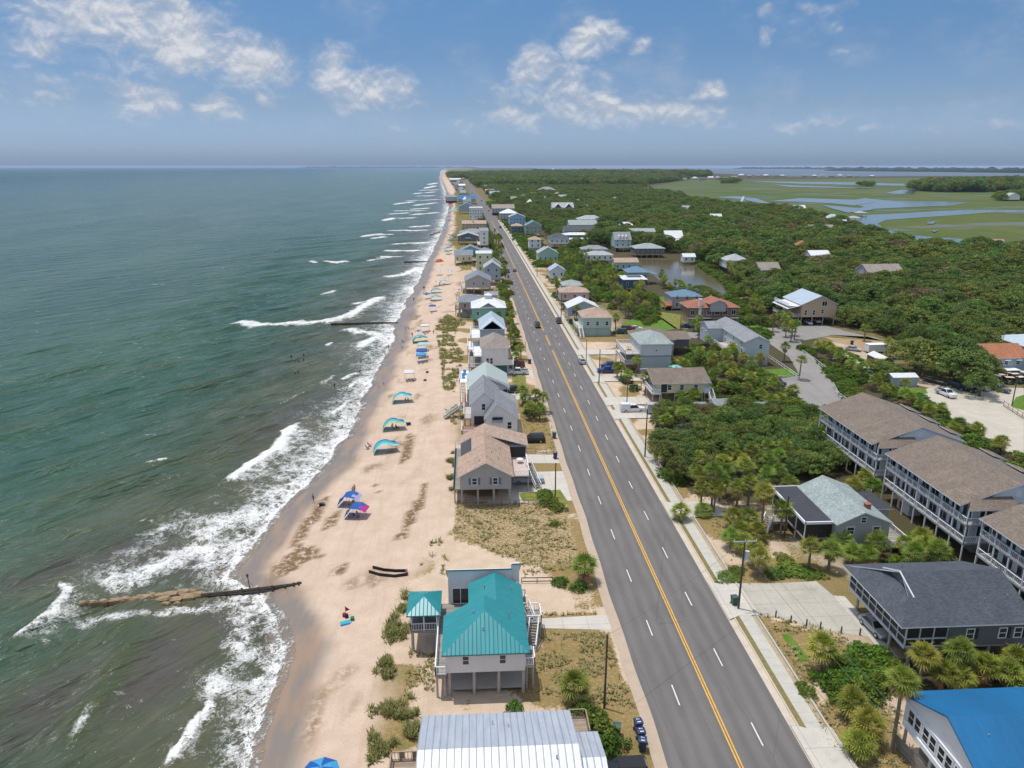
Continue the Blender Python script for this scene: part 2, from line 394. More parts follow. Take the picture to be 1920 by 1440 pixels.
# brush: dark litter under the trees
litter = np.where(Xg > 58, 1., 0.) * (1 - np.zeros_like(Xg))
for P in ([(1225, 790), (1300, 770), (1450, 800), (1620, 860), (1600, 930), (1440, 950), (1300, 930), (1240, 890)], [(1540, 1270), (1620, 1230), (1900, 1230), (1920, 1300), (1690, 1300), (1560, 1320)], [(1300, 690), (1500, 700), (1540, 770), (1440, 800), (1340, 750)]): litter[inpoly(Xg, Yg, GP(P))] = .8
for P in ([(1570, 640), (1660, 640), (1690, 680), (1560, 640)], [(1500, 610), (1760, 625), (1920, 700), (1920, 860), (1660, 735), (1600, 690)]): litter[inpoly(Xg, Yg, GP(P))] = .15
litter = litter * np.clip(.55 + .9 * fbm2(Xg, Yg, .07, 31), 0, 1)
mask = np.stack([beach, np.clip(wet, 0, 1), np.clip(wr, 0, 1), np.ones_like(Xg)], 2)
mask2 = np.stack([np.clip(dry, 0, 1), litter, sandy, np.ones_like(Xg)], 2)
def ground_mat():
    m = bpy.data.materials.new('ground'); t = NT(m); b = t.n['Principled BSDF']
    p = t.pos(); mk = t.sep(t.attr('mask', 'Vector')); m2 = t.sep(t.attr('mask2', 'Vector'))
    n1 = t.noise(p, .35, 5., .6); n2 = t.noise(p, 2.6, 5., .65); n3 = t.noise(p, 9., 4., .7)
    sand = t.mix(t.ramp(n1, .3, .72), (.50, .380, .285), (.575, .452, .350))
    sand = t.mix(t.ramp(n2, .48, .75, 0., .35), sand, (.46, .33, .235))
    # footprints and tyre ruts
    trk = t.noise(t.scale(p, (.9, .06, 1)), 1.2, 4., .6, .6)
    sand = t.mix(t.ramp(trk, .50, .66, 0., .42), sand, (.47, .34, .245))
    fp = t.noise(p, 5.5, 3., .7)
    sand = t.mix(t.ramp(fp, .53, .68, 0., .55), sand, (.40, .29, .21))
    wetc = t.mix(t.ramp(t.noise(t.scale(p, (1., .35, 1)), .35, 4.), .38, .62), (.275, .19, .128), (.19, .16, .132))
    wk = t.math('MULTIPLY', mk[2], t.ramp(t.noise(p, 1.1, 5., .68), .32, .54))
    sand = t.mix(mk[1], sand, wetc)
    sand = t.mix(t.math('MULTIPLY', wk, .95), sand, t.mix(n3, (.10, .062, .026), (.20, .13, .06)))
    soil = t.mix(t.ramp(n1, .35, .7), (.52, .40, .29), (.60, .475, .36))
    soil = t.mix(t.ramp(n3, .48, .68, 0., .55), soil, (.30, .21, .13))
    dg = t.mix(t.ramp(n2, .35, .65), (.33, .225, .105), (.23, .17, .065))
    dg = t.mix(t.ramp(n3, .45, .65, 0., .6), dg, (.16, .13, .05))
    dg = t.mix(t.ramp(t.noise(p, .22, 4.), .5, .72, 0., .55), dg, (.14, .15, .035))
    dm = t.ramp(t.math('ADD', m2[0], t.math('MULTIPLY', t.math('SUBTRACT', n2, .5), 1.5)), .45, .85)
    inl = t.mix(dm, soil, dg)
    far = t.mix(t.ramp(n1, .3, .7), (.10, .10, .035), (.20, .165, .075))
    inl = t.mix(m2[2], far, inl)
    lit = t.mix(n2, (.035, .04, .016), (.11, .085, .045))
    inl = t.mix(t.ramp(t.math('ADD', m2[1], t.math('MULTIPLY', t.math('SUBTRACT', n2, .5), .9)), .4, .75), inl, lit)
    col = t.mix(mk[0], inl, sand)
    t.put(b.inputs['Base Color'], col)
    t.put(b.inputs['Roughness'], t.ramp(mk[1], 0., 1., .95, .35))
    t.put(b.inputs['Specular IOR Level'], t.ramp(mk[1], 0., 1., .2, .5))
    h = t.math('ADD', t.math('MULTIPLY', fp, .6), t.math('MULTIPLY', trk, 1.))
    t.put(b.inputs['Normal'], t.bump(h, t.ramp(mk[1], 0., .6, .6, .05), .25))
    return m
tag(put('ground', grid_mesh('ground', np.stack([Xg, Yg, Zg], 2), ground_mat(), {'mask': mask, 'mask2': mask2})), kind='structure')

# ---------------------------------------------------------------- sea
def seg_dist(X, Y, P, clip=None):
    """distance to a polyline, signed shoreward side (>0 toward +X), and along parameter 0..1"""
    best = np.full(X.shape, 1e9); side = np.zeros(X.shape); par = np.zeros(X.shape); n = len(P) - 1
    for i in range(n):
        ax, ay = P[i]; bx, by = P[i + 1]; dx, dy = bx - ax, by - ay; L = dx * dx + dy * dy + 1e-9
        t = np.clip(((X - ax) * dx + (Y - ay) * dy) / L, 0, 1)
        ex = X - ax - t * dx; ey = Y - ay - t * dy; dd = np.sqrt(ex * ex + ey * ey)
        k = dd < best; best = np.where(k, dd, best); par = np.where(k, (i + t) / n, par)
        sg = np.where(abs(dy) > .2 * abs(dx), np.where(dy > 0, dx * 0 + (dy * ex - dx * ey), -(dy * ex - dx * ey)), -ey)
        side = np.where(k, np.sign(sg), side)
    return best, side, par
def sea_mesh():
    ys = steps(42, 300, .5, 3000, 1.012); ys = np.concatenate([ys, steps(ys[-1] + 40, ys[-1] + 41, 60, 40000, 1.15)])
    us = steps(-1.4, 75, .5, 45000, 1.11)
    U, Y = np.meshgrid(us, ys)
    lob = 1.1 * (fbm2(Y, Y * 0, .16, 41, 3) - .5) * 2 + .9 * (fbm2(Y, Y * 0, .05, 43, 2) - .5) * 2
    X = S_(Y) - lob * np.clip(1 - U / 8, 0, 1) - U
    du = np.gradient(us)[None, :] * np.ones_like(U); dy = np.gradient(ys)[:, None] * np.ones_like(U)
    res = np.maximum(du, dy)
    foam = np.zeros_like(U); h = np.zeros_like(U)
    # surf zone density: breathing along the shore
    nb = fbm2(Y, U * .0, .045, 51, 2)
    wid = 5 + 15 * nb
    wid = np.where(Y < 88, 6.5 + 2 * nb, wid); wid = np.where((Y > 98) & (Y < 150), 14., wid)
    wid = np.where(Y > 250, np.maximum(wid, 12 + 6 * nb), wid)
    surf = np.exp(-np.clip(U, 0, None) / wid * 1.1) * .95
    edge = np.exp(-((U - .5) / .9) ** 2) * .75
    foam = np.maximum(foam, surf * (.60 + .55 * fbm2(X, Y, .09, 55, 3)))
    foam = np.maximum(foam, edge)
    foam = np.where(U < -.2, np.minimum(foam, .5), foam)
    thin = np.clip(1 - sstep(-1, 5.5, U + 3 * (fbm2(X, Y, .13, 57) - .5)), 0, 1)
    def roller(P, w, amp=1., trail=7., hgt=.5, side=1, z=-2.):
        P = GP(P, z) if P[0][0] > 0 else P
        x0 = min(p[0] for p in P) - 25; x1 = max(p[0] for p in P) + 25; y0 = min(p[1] for p in P) - 25; y1 = max(p[1] for p in P) + 25
        j = (X > x0) & (X < x1) & (Y > y0) & (Y < y1)
        if not j.any(): return
        dd, sd, par = seg_dist(X[j], Y[j], P)
        wob = .55 + .9 * fbm2(X[j], Y[j], .5, 61, 2)
        ends = sstep(0, .12, par) * (1 - sstep(.88, 1, par)) * .6 + .4
        f = amp * np.exp(-(dd / (w * wob)) ** 2) * ends
        tr = .62 * amp * np.exp(-dd / trail) * (sd * side > 0) * ends
        foam[j] = np.maximum(foam[j], np.maximum(f, tr)); h[j] += hgt * np.exp(-(dd / (w * 1.2)) ** 2) * ends
    roller([(558, 796), (540, 812), (520, 840), (500, 853), (482, 865), (455, 885), (425, 907)], 1.5, 1.3, 9., .6)
    roller([(400, 1312), (385, 1335), (362, 1362), (340, 1400), (305, 1440)], .65, 1.1, 2.5, .45)
    roller([(108, 1096), (128, 1108), (112, 1132), (95, 1152), (60, 1180), (20, 1205)], .7, 1.0, 6., .5)
    roller([(0, 1215), (30, 1190), (70, 1155)], 3., .75, 8., .2)
    roller([(435, 1090), (380, 1030), (300, 1060), (230, 1090), (180, 1112)], 4.5, .72, 5., .1)
    roller([(460, 1000), (350, 970), (250, 1040), (150, 1105)], 5., .50, 6., .1)
    roller([(500, 985), (470, 960), (430, 975), (350, 1020)], 6., .74, 6., .1)
    roller([(178, 1322), (160, 1355), (135, 1395)], .6, .6, 2., .2)
    roller([(560, 1105), (470, 1130), (400, 1140), (300, 1150), (200, 1160), (130, 1170)], 1.6, .62, 3., .1)
    roller([(480, 1180), (455, 1160), (450, 1210), (470, 1250)], 2.6, .72, 4., .1)
    roller([(440, 1280), (400, 1300), (420, 1240)], 2.0, .66, 3., .05)
    roller([(640, 715), (655, 706), (672, 700)], 1.2, .9, 6., .4); roller([(655, 728), (668, 716), (678, 710)], 1., .9, 4., .3)
    roller([(620, 780), (640, 765), (655, 750)], 1., .8, 5., .3); roller([(630, 705), (600, 725)], 1., .65, 5., .3)
    roller([(520, 760), (556, 745), (575, 740)], .5, .7, 2., .3)
    roller([(272, 875), (300, 868), (315, 868)], .7, .9, 2., .3)
    roller([(580, 490), (600, 492), (630, 493), (655, 490)], 2.2, 1.2, 3., .5)
    roller([(430, 608), (480, 608), (540, 608), (600, 604), (640, 601)], 4.2, 1.0, 5., .3); roller([(600, 610), (660, 590), (690, 570), (720, 555)], 3.5, 1., 9., .4)
    roller([(670, 655), (690, 640), (715, 630)], 3., .9, 8., .3); roller([(660, 570), (690, 565), (702, 562)], 2.4, 1., 5., .4)
    roller([(612, 649), (624, 644)], 1.2, 1., 2., .4); roller([(600, 552), (632, 545)], 1.6, .8, 2., .3)
    roller([(640, 618), (700, 625), (730, 640)], 4., .85, 8., .2)
    roller([(720, 520), (760, 515), (790, 500)], 4., 1., 12., .4); roller([(690, 490), (700, 487), (738, 482)], 2.5, 1., 4., .4)
    for i, (px, py, L) in enumerate([(720, 440, 45), (712, 445, 20), (770, 432, 60), (730, 411, 22), (755, 409, 50), (700, 440, 25), (790, 424, 40), (760, 470, 60), (775, 456, 50), (735, 481, 40), (800, 400, 40), (790, 391, 40), (800, 382, 40), (795, 375, 50), (800, 367, 40), (798, 361, 36), (806, 356, 26), (808, 350, 20), (750, 400, 30), (760, 380, 26), (812, 344, 14), (770, 395, 50)]):
        q_ = L * (.8 + .7 * ((i * 37 % 11) / 11)); w_y = 1 + (i * 53 % 7) * .5; roller([(px - q_ * .6, py + w_y), (px - q_ * .2, py + .3 * w_y), (px, py + .8), (px + q_ * .5, py - .5 * w_y)], 1.5 + 160 / L * .05 + G(px, py)[1] * .0035, 1.2, 10., .5)
    # dark swell fronts near shore
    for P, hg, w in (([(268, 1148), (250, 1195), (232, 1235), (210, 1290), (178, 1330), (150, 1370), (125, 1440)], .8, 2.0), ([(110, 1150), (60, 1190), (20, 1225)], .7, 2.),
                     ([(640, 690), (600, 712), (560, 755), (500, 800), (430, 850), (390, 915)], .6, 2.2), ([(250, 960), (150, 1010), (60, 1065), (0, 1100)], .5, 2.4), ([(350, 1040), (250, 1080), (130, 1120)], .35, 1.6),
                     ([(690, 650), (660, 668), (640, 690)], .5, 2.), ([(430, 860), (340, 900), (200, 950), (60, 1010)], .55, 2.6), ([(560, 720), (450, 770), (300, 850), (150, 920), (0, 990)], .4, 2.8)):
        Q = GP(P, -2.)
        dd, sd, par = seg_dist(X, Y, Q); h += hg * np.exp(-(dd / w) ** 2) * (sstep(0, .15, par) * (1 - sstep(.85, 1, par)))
    # open-water swell and chop
    ph = 2.2 * fbm2(X, Y, .012, 71, 2) * 6.28
    dpt = sstep(2, 26, U)
    for lam, amp, ang, pw in ((15., .26, -40, 1.0), (9.3, .15, -28, .8), (6.1, .09, -52, .5), (23., .2, -36, .7), (4.2, .05, -15, .6)):
        c, s_ = math.cos(rad(ang)), math.sin(rad(ang))
        w_ = np.sin((X * c + Y * s_) * 6.283 / lam + ph * pw)
        env = .45 + 1.1 * fbm2(X, Y, .03, int(lam * 3), 2)
        h += amp * dpt * env * (w_ + .25 * np.sin(2 * np.arcsin(np.clip(w_, -1, 1)))) * np.clip(lam / (res * 4) - .4, 0, 1)
    z = np.where(U < .3, -2. + np.maximum(0, .3 - U) * .09 + .03, -2.) + h * sstep(-.3, 3., U)
    zb = ground_z(X, Y); z = np.where(U < 9, np.maximum(z, zb + .07), z)
    z = z - 0.0
    dark = np.zeros_like(U)
    for P, w in (([(330, 1210), (300, 1270), (260, 1300)], 4.5), ([(60, 1090), (180, 1050), (260, 1030)], 5.), ([(90, 1310), (30, 1360)], 5.), ([(380, 1060), (260, 1040)], 4.), ([(600, 745), (520, 790), (450, 830)], 5.), ([(440, 1180), (380, 1160)], 3.)):
        dd, _, _ = seg_dist(X, Y, GP(P, -2.)); dark = np.maximum(dark, np.exp(-(dd / w) ** 2))
    return grid_mesh('sea', np.stack([X, Y, z], 2), sea_mat(), {'foam': np.clip(foam, 0, 1.4), 'off': U, 'thin': thin, 'reef': dark, 'hgt': h})
def sea_mat():
    m = bpy.data.materials.new('sea water'); t = NT(m); b = t.n['Principled BSDF']
    p = t.pos(); U = t.attr('off'); fo = t.attr('foam'); thin = t.attr('thin'); reef = t.attr('reef'); hg = t.attr('hgt')
    big = t.noise(t.scale(p, (1., .35, 1.)), .02, 4., .55)
    olive = t.mix(t.ramp(t.noise(p, .07, 3.), .3, .7), OLIVE0, OLIVE1)
    green = t.mix(t.ramp(big, .3, .7), GREEN0, GREEN1)
    deep = t.mix(t.ramp(t.noise(t.scale(p, (.25, 1., 1.)), .0022, 4.), .35, .65), DEEP0, DEEP1)
    c = t.mix(t.ramp(U, 4., 60.), olive, green)
    c = t.mix(t.ramp(U, 150., 1600., 0., 1.), c, deep)
    c = t.mix(t.math('MULTIPLY', reef, t.ramp(t.noise(p, .22, 4., .6), .3, .6, .2, .85)), c, (.075, .068, .062))
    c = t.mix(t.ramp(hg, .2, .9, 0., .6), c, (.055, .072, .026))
    # far slicks and deep-water patches, long along the horizon
    # wind streaks
    rs_ = t.new('ShaderNodeVectorRotate', rotation_type='Z_AXIS'); t.put(rs_.inputs['Vector'], p); rs_.inputs['Angle'].default_value = rad(-50)
    st = t.noise(t.scale(rs_.outputs[0], (.3, 1.5, 1.)), .3, 5., .62, .4)
    c = t.mix(t.ramp(st, .48, .75, 0., .42), c, t.vmath('MULTIPLY', c, (1.7, 1.65, 1.6)))
    # foam: drawn-out filaments that close up into solid white where the wave breaks
    wv = t.noise(p, .55, 3., .6, 0., 1)
    pw = t.vmath('ADD', t.scale(p, (1., .75, 0.)), t.vmath('MULTIPLY', t.vmath('SUBTRACT', wv, (.5, .5, .5)), (2.6, 2.6, 0.)))
    def rid(sc, dt):
        n = t.noise(pw, sc, dt, .6); return t.math('SUBTRACT', 1., t.math('MULTIPLY', t.math('ABSOLUTE', t.math('SUBTRACT', n, .5)), 5.5))
    r_ = t.math('ADD', t.math('MULTIPLY', rid(.55, 3.), .5), t.math('MULTIPLY', rid(1.7, 3.), .5))
    fn = t.noise(p, .3, 5., .7); ff = t.noise(p, 4.5, 3., .7)
    am = t.math('ADD', fo, t.math('MULTIPLY', t.math('SUBTRACT', fn, .5), 1.0))
    am = t.math('ADD', am, t.math('MULTIPLY', t.math('SUBTRACT', ff, .5), .5))
    fm = t.ramp(t.math('ADD', t.math('MULTIPLY', r_, .62), am), .78, 1.32)
    fm = t.math('MULTIPLY', fm, t.ramp(fo, .04, .22))
    # scattered whitecaps further out
    wc = t.noise(t.scale(p, (.5, 1.25, 1.)), .33, 5., .62, .3)
    wc2 = t.noise(p, .035, 2.)
    cap = t.math('MULTIPLY', t.ramp(wc, .665, .73), t.ramp(wc2, .42, .62))
    cap = t.math('MULTIPLY', cap, t.ramp(U, 6., 20.)); cap = t.math('MULTIPLY', cap, t.ramp(U, 250., 1200., .8, .25))
    fm = t.math('MAXIMUM', fm, cap)
    t.put(b.inputs['Base Color'], t.mix(fm, c, (.68, .68, .66)))
    t.put(b.inputs['Roughness'], t.math('ADD', t.ramp(U, 50., 3000., .13, .30), t.math('MULTIPLY', fm, .6), clamp=True)); t.put(b.inputs['IOR'], 1.33)
    t.put(b.inputs['Specular IOR Level'], .22)
    rp = t.new('ShaderNodeVectorRotate', rotation_type='Z_AXIS'); t.put(rp.inputs['Vector'], p); rp.inputs['Angle'].default_value = rad(-50); q = rp.outputs[0]
    b1 = t.noise(t.scale(q, (.45, 1., 1.)), .75, 5., .6, .4); b2 = t.noise(t.scale(q, (.28, 1., 1.)), .17, 4., .55, .3)
    hh = t.math('ADD', t.math('MULTIPLY', b1, .6), t.math('MULTIPLY', b2, 5.5))
    hh = t.math('ADD', hh, t.math('MULTIPLY', fm, .12))
    t.put(b.inputs['Normal'], t.bump(hh, t.ramp(U, 3., 30., .45, 1.), 1.0))
    # the last thin film of a wave lets the sand through
    tr = t.new('ShaderNodeBsdfTransparent'); mx = t.new('ShaderNodeMixShader'); out = t.n['Material Output']
    cl = t.math('MULTIPLY', t.ramp(thin, .25, .95, 0., .93), t.math('SUBTRACT', 1., fm))
    t.put(mx.inputs[0], cl); t.put(mx.inputs[1], b.outputs[0]); t.put(mx.inputs[2], tr.outputs[0]); t.put(out.inputs[0], mx.outputs[0])
    return m
OLIVE0, OLIVE1 = (.058, .070, .042), (.100, .096, .060)
GREEN0, GREEN1 = (.026, .076, .052), (.056, .112, .078)
DEEP0, DEEP1 = (.012, .058, .064), (.026, .080, .084)
tag(put('sea', sea_mesh()), kind='structure')

# ---------------------------------------------------------------- flat sheets
def sheet(name, pts, z, mat, kind='structure', sub=0):
    mb = MB(); mb.poly([(a, b, z) for a, b in pts], 0)
    me = bpy.data.meshes.new(name); bm = bmesh.new()
    f = bm.faces.new([bm.verts.new((a, b, z)) for a, b in pts]); bm.normal_update()
    if f.normal.z < 0: f.normal_flip()
    bmesh.ops.triangulate(bm, faces=bm.faces); bm.to_mesh(me); bm.free(); me.materials.append(mat)
    return tag(put(name, me), kind=kind)
def strip(path, w0, w1):
    """closed outline between offsets w0<w1 right of a path of (x,y)"""
    A = []; B = []
    for i, (x, y) in enumerate(path):
        x0, y0 = path[max(0, i - 1)]; x1, y1 = path[min(len(path) - 1, i + 1)]
        d = Vector((x1 - x0, y1 - y0)).normalized(); n = Vector((d.y, -d.x))
        A.append((x + n.x * w0, y + n.y * w0)); B.append((x + n.x * w1, y + n.y * w1))
    return A + B[::-1]
def asphalt(name, c, wheel=True):
    m = bpy.data.materials.new(name); t = NT(m); b = t.n['Principled BSDF']; p = t.pos(); x = t.sep(p)[0]
    n1 = t.noise(t.scale(p, (1., .09, 1.)), .9, 4., .6); n2 = t.noise(p, 14., 4., .7); n3 = t.noise(p, .12, 4.)
    col = hsv_var(t, c, n1, .16); col = hsv_var(t, col, n2, .10); col = hsv_var(t, col, n3, .14)
    if wheel:
        w = t.math('SINE', t.math('MULTIPLY', x, 6.283 / 1.68)); w = t.ramp(w, -1., 1., .90, 1.05)
        col = t.vmath('MULTIPLY', col, t.comb(w, w, w))
        st = t.ramp(t.noise(p, .5, 5., .75), .66, .74, 0., .45); col = t.mix(st, col, (c[0] * .5, c[1] * .5, c[2] * .5))
        ck = t.new('ShaderNodeTexVoronoi', feature='DISTANCE_TO_EDGE'); t.put(ck.inputs['Vector'], t.scale(p, (.13, .035, 1.))); t.put(ck.inputs['Scale'], 1.)
        col = t.mix(t.ramp(ck.outputs['Distance'], 0., .006, .35, 0.), col, (c[0] * .45, c[1] * .45, c[2] * .45))
    t.put(b.inputs['Base Color'], col); t.put(b.inputs['Roughness'], .82); t.put(b.inputs['Normal'], t.bump(n2, .25, .02)); t.put(b.inputs['Specular IOR Level'], .35)
    return m
ASPH = asphalt('asphalt', (.142, .131, .125)); ASPHG = asphalt('pale asphalt', (.24, .228, .212), False)
ROAD = [(25., 25.), (25., 300.), (24.7, 480.), (24.2, 620.), (22.6, 800.), (20., 980.)]
fr = [G(902, 376), G(888, 362), G(884, 352), G(880, 344), G(878, 338)]
ROAD += [(18., 1130.)] + [p for p in fr if p[1] > 1200]
sheet('road', strip(ROAD, -7.15, 7.15), .045, ASPH)
GUT = pbr('gutter concrete', (.50, .43, .345), .85, .2, .6); SIDEW = pbr('sidewalk concrete', (.45, .43, .375), .85, .16, .7, kind='slab', seam=.3); VERGE = pbr('dry verge grass', (.18, .15, .055), .95, .5, 2.5)
SHOULD = pbr('sandy shoulder', (.42, .33, .25), .95, .16, .8, bump=.4, bs=6)
NR = [(25., 25.), (25., 300.), (24.7, 480.), (24.2, 620.), (22.6, 800.)]
sheet('road_shoulder', strip([(x + .09 * math.sin(y * .13) + .07 * math.sin(y * .41 + 1), y) for x, y in [(np.interp(k, [p[1] for p in NR], [p[0] for p in NR]), k) for k in np.arange(26, 800, 2.)]], -8.3, -7.0), .049, SHOULD)
def slab(name, path, w0, w1, z0, z1, mat):
    o = strip(path, w0, w1); n = len(o) // 2; mb = MB()
    A = o[:n]; B = o[n:][::-1]
    for i in range(n - 1):
        a0, a1, b0, b1 = A[i], A[i + 1], B[i], B[i + 1]
        mb.poly([(*a0, z1), (*b0, z1), (*b1, z1), (*a1, z1)]); mb.poly([(*a0, z0), (*a0, z1), (*a1, z1), (*a1, z0)]); mb.poly([(*b0, z0), (*b1, z0), (*b1, z1), (*b0, z1)])
    o = mb.build(name, mat); return tag(o, kind='structure')
sheet('gutter', strip(NR, 6.8, 7.62), .05, GUT)
slab('kerb', NR, 7.62, 7.78, 0., .16, GUT)
slab('verge', NR, 7.78, 8.4, 0., .14, VERGE)
slab('sidewalk', NR, 8.4, 10.0, 0., .17, SIDEW)
slab('sand_strip', NR, 10.0, 10.55, 0., .1, pbr('sandy strip', (.36, .29, .19), .95, .35, 1.5))
slab('garden_kerb', [(25., 25.), (25., 145.)], 10.55, 10.75, 0., .3, CONC)
# paint
YEL = pbr('yellow road paint', (.66, .36, .04), .7, .3, 2.); WPT = pbr('white road paint', (.66, .65, .62), .7, .3, 2.)
mb = MB()
def seglist(a, b): return [(a, b)]
for a, b in ((26, 222), (228, 243), (250, 800)):
    for o in (-.22, .08):
        q = strip([(np.interp(k, [p[1] for p in NR], [p[0] for p in NR]) + o, k) for k in np.linspace(a, b, 12)], 0, .15); n = len(q) // 2
        for i in range(n - 1): mb.poly([(*q[i], .05), (*q[-1 - i], .05), (*q[-2 - i], .05), (*q[i + 1], .05)])
tag(mb.build('yellow_centre_lines', YEL), kind='structure')
mb = MB()
for k in range(60):
    for x, y0 in ((-3.55, 77.9), (3.12, 71.8)):
        y = y0 + 12.13 * (k - 5)
        if 30 < y < 600:
            xx = np.interp(y, [p[1] for p in NR], [p[0] for p in NR]) + x
            mb.poly([(xx - .065, y - 1.6, .05), (xx + .065, y - 1.6, .05), (xx + .065, y + 1.6, .05), (xx - .065, y + 1.6, .05)])
tag(mb.build('white_lane_dashes', WPT), kind='structure')

# drives, side road, car park
def apron(y0, y1, x1=39.):
    sheet('driveway_apron', [(31.9, y0 - .8), (33.4, y0), (x1, y0), (x1, y1), (33.4, y1), (31.9, y1 + .8)], .185, PALE)
sheet('driveway', [(35.4, 79.6), (38, 79.2), (44.5, 75.6), (47.7, 74.6), (47.7, 83.5), (47, 87.2), (40.5, 87.0), (35.4, 87.4)], .02, pbr('stained concrete drive', (.40, .375, .315), .85, .26, .22, kind='slab'))
sheet('driveway', [(47.7, 71.0), (49.1, 70.6), (49.1, 83.3), (47.7, 83.6)], .03, PALE)
for y0, y1, x1 in ((79.6, 87., 36.), (54.6, 60., 36.), (107., 112.5, 41.), (156., 162., 45.), (166., 172., 42.5), (186., 191., 48.), (215., 221., 60.)): apron(y0, y1, x1)
sheet('driveway', [(6.2, 114.), (17.9, 114.6), (17.9, 127.2), (10.4, 127.2), (6.2, 124.)], .02, PALE)
sheet('driveway', [(9.9, 131.5), (17.9, 131.), (17.9, 135.4), (9.9, 136.)], .02, PALE)
sheet('driveway', [(8.0, 78.6), (17.9, 77.6), (17.9, 81.), (8., 80.6)], .02, PALE)
sheet('driveway', [(9., 172.), (17.9, 171.), (17.9, 176.5), (9., 177.)], .02, PALE); sheet('driveway', [(9., 192.), (17.9, 192.), (17.9, 199.), (9., 199.)], .02, PALE)
sheet('driveway', [(9., 224.), (17.9, 222.), (17.9, 228.), (9., 229.)], .02, PALE)
sheet('house_slab', [(-2.9, 67.4), (5.2, 67.4), (5.2, 85.), (-2.9, 85.)], .45, CONC)
SIDE = GP([(1690, 880), (1640, 800), (1590, 750), (1560, 716), (1520, 672), (1486, 648), (1440, 632), (1395, 630)])
sheet('side_road', GP([(1205, 618), (1330, 625), (1480, 612), (1545, 610), (1660, 640), (1640, 632), (1560, 628), (1500, 640), (1540, 690), (1575, 738), (1620, 780), (1560, 790), (1480, 745), (1445, 712), (1500, 705), (1480, 670), (1440, 642), (1330, 636), (1205, 628)]), .03, ASPHG)
sheet('car_park', GP([(1700, 745), (1740, 728), (1775, 722), (1920, 728), (1920, 870), (1860, 826), (1800, 790), (1740, 765)]), .02, pbr('bleached car park', (.44, .40, .33), .9, .2, .3))
sheet('dirt_lane', GP([(1560, 640), (1600, 650), (1680, 690), (1740, 715), (1790, 722), (1760, 732), (1680, 712), (1590, 672), (1545, 655)]), .015, pbr('pale dirt lane', (.42, .33, .24), .95, .25, .4))
sheet('dirt_yard', GP([(1545, 632), (1600, 636), (1660, 640), (1650, 662), (1600, 655)]), .012, pbr('bare brown yard', (.33, .225, .12), .95, .3, .4))
mb = MB()
for k in range(9):
    x, y = G(1788 + k * 13, 770 + k * 4); mb.poly([(x, y, .03), (x + 4.8, y - 1.6, .03), (x + 4.8, y - 1.48, .03), (x, y + .12, .03)])
for k in range(7):
    x, y = G(1800 + k * 17, 800 + k * 9); mb.poly([(x, y, .03), (x + 3.6, y - 2.6, .03), (x + 3.6, y - 2.48, .03), (x, y + .12, .03)])
tag(mb.build('parking_bay_lines', WPT), kind='structure')
sheet('back_road', GP([(1880, 594), (1920, 606), (1920, 648), (1900, 622)]), .02, ASPHG)
sheet('lane', GP([(1100, 440), (1060, 418), (1085, 416), (1118, 436)]), .02, PALE)
def grassm(n, a, b): 
    m = bpy.data.materials.new(n); t = NT(m); s_ = t.n['Principled BSDF']; p = t.pos()
    t.put(s_.inputs['Base Color'], t.mix(t.ramp(t.noise(p, .9, 5., .65), .35, .65), a, b)); s_.inputs['Roughness'].default_value = .95; s_.inputs['Specular IOR Level'].default_value = .1
    t.put(s_.inputs['Normal'], t.bump(t.noise(p, 7., 4., .7), .6, .1)); return m
LAWN = grassm('bright lawn', (.075, .16, .022), (.13, .20, .035)); LAWN2 = grassm('patchy lawn', (.12, .16, .03), (.24, .21, .07))
for q, mt in (([(1062, 600), (1085, 598), (1085, 618), (1068, 618)], LAWN), ([(1165, 607), (1215, 588), (1235, 592), (1270, 616), (1240, 622), (1170, 618)], LAWN), ([(1205, 560), (1245, 556), (1250, 576), (1215, 576)], LAWN),
              ([(1240, 585), (1290, 592), (1290, 618), (1265, 616), (1235, 595)], LAWN2), ([(1113, 494), (1150, 494), (1150, 512), (1122, 514)], LAWN2), ([(1410, 695), (1480, 690), (1500, 704), (1420, 708)], LAWN),
              ([(1378, 560), (1405, 556), (1418, 580), (1395, 590)], LAWN2), ([(1392, 600), (1420, 602), (1440, 618), (1395, 616)], LAWN), ([(1690, 732), (1735, 728), (1740, 738), (1690, 742)], LAWN), ([(1905, 745), (1920, 740), (1920, 770), (1895, 762)], LAWN),
              ([(1040, 466), (1075, 466), (1072, 470), (1040, 470)], LAWN), ([(1465, 1190), (1480, 1188), (1520, 1240), (1500, 1240)], LAWN), ([(960, 704), (985, 704), (988, 728), (962, 724)], LAWN2), ([(972, 925), (1050, 918), (1068, 945), (980, 940)], LAWN2), ([(992, 880), (1004, 880), (1008, 890), (990, 893)], LAWN)):
    sheet('lawn', GP(q), .035, mt)
def waterm(n, c, r=.12):
    m = bpy.data.materials.new(n); t = NT(m); b = t.n['Principled BSDF']; p = t.pos()
    t.put(b.inputs['Base Color'], t.mix(t.noise(p, .05, 3.), c, (c[0] * .7, c[1] * .75, c[2] * .7))); b.inputs['Roughness'].default_value = r; b.inputs['IOR'].default_value = 1.33
    t.put(b.inputs['Normal'], t.bump(t.noise(p, .6, 4., .6), .12, .3)); return m
POND = [(1200, 487), (1240, 488), (1290, 486), (1305, 500), (1335, 520), (1358, 535), (1372, 552), (1350, 560), (1340, 570), (1318, 560), (1300, 548), (1270, 540), (1240, 530), (1225, 515), (1205, 505)]
sheet('pond', GP(POND), .03, waterm('brown pond water', (.13, .105, .06), .1))
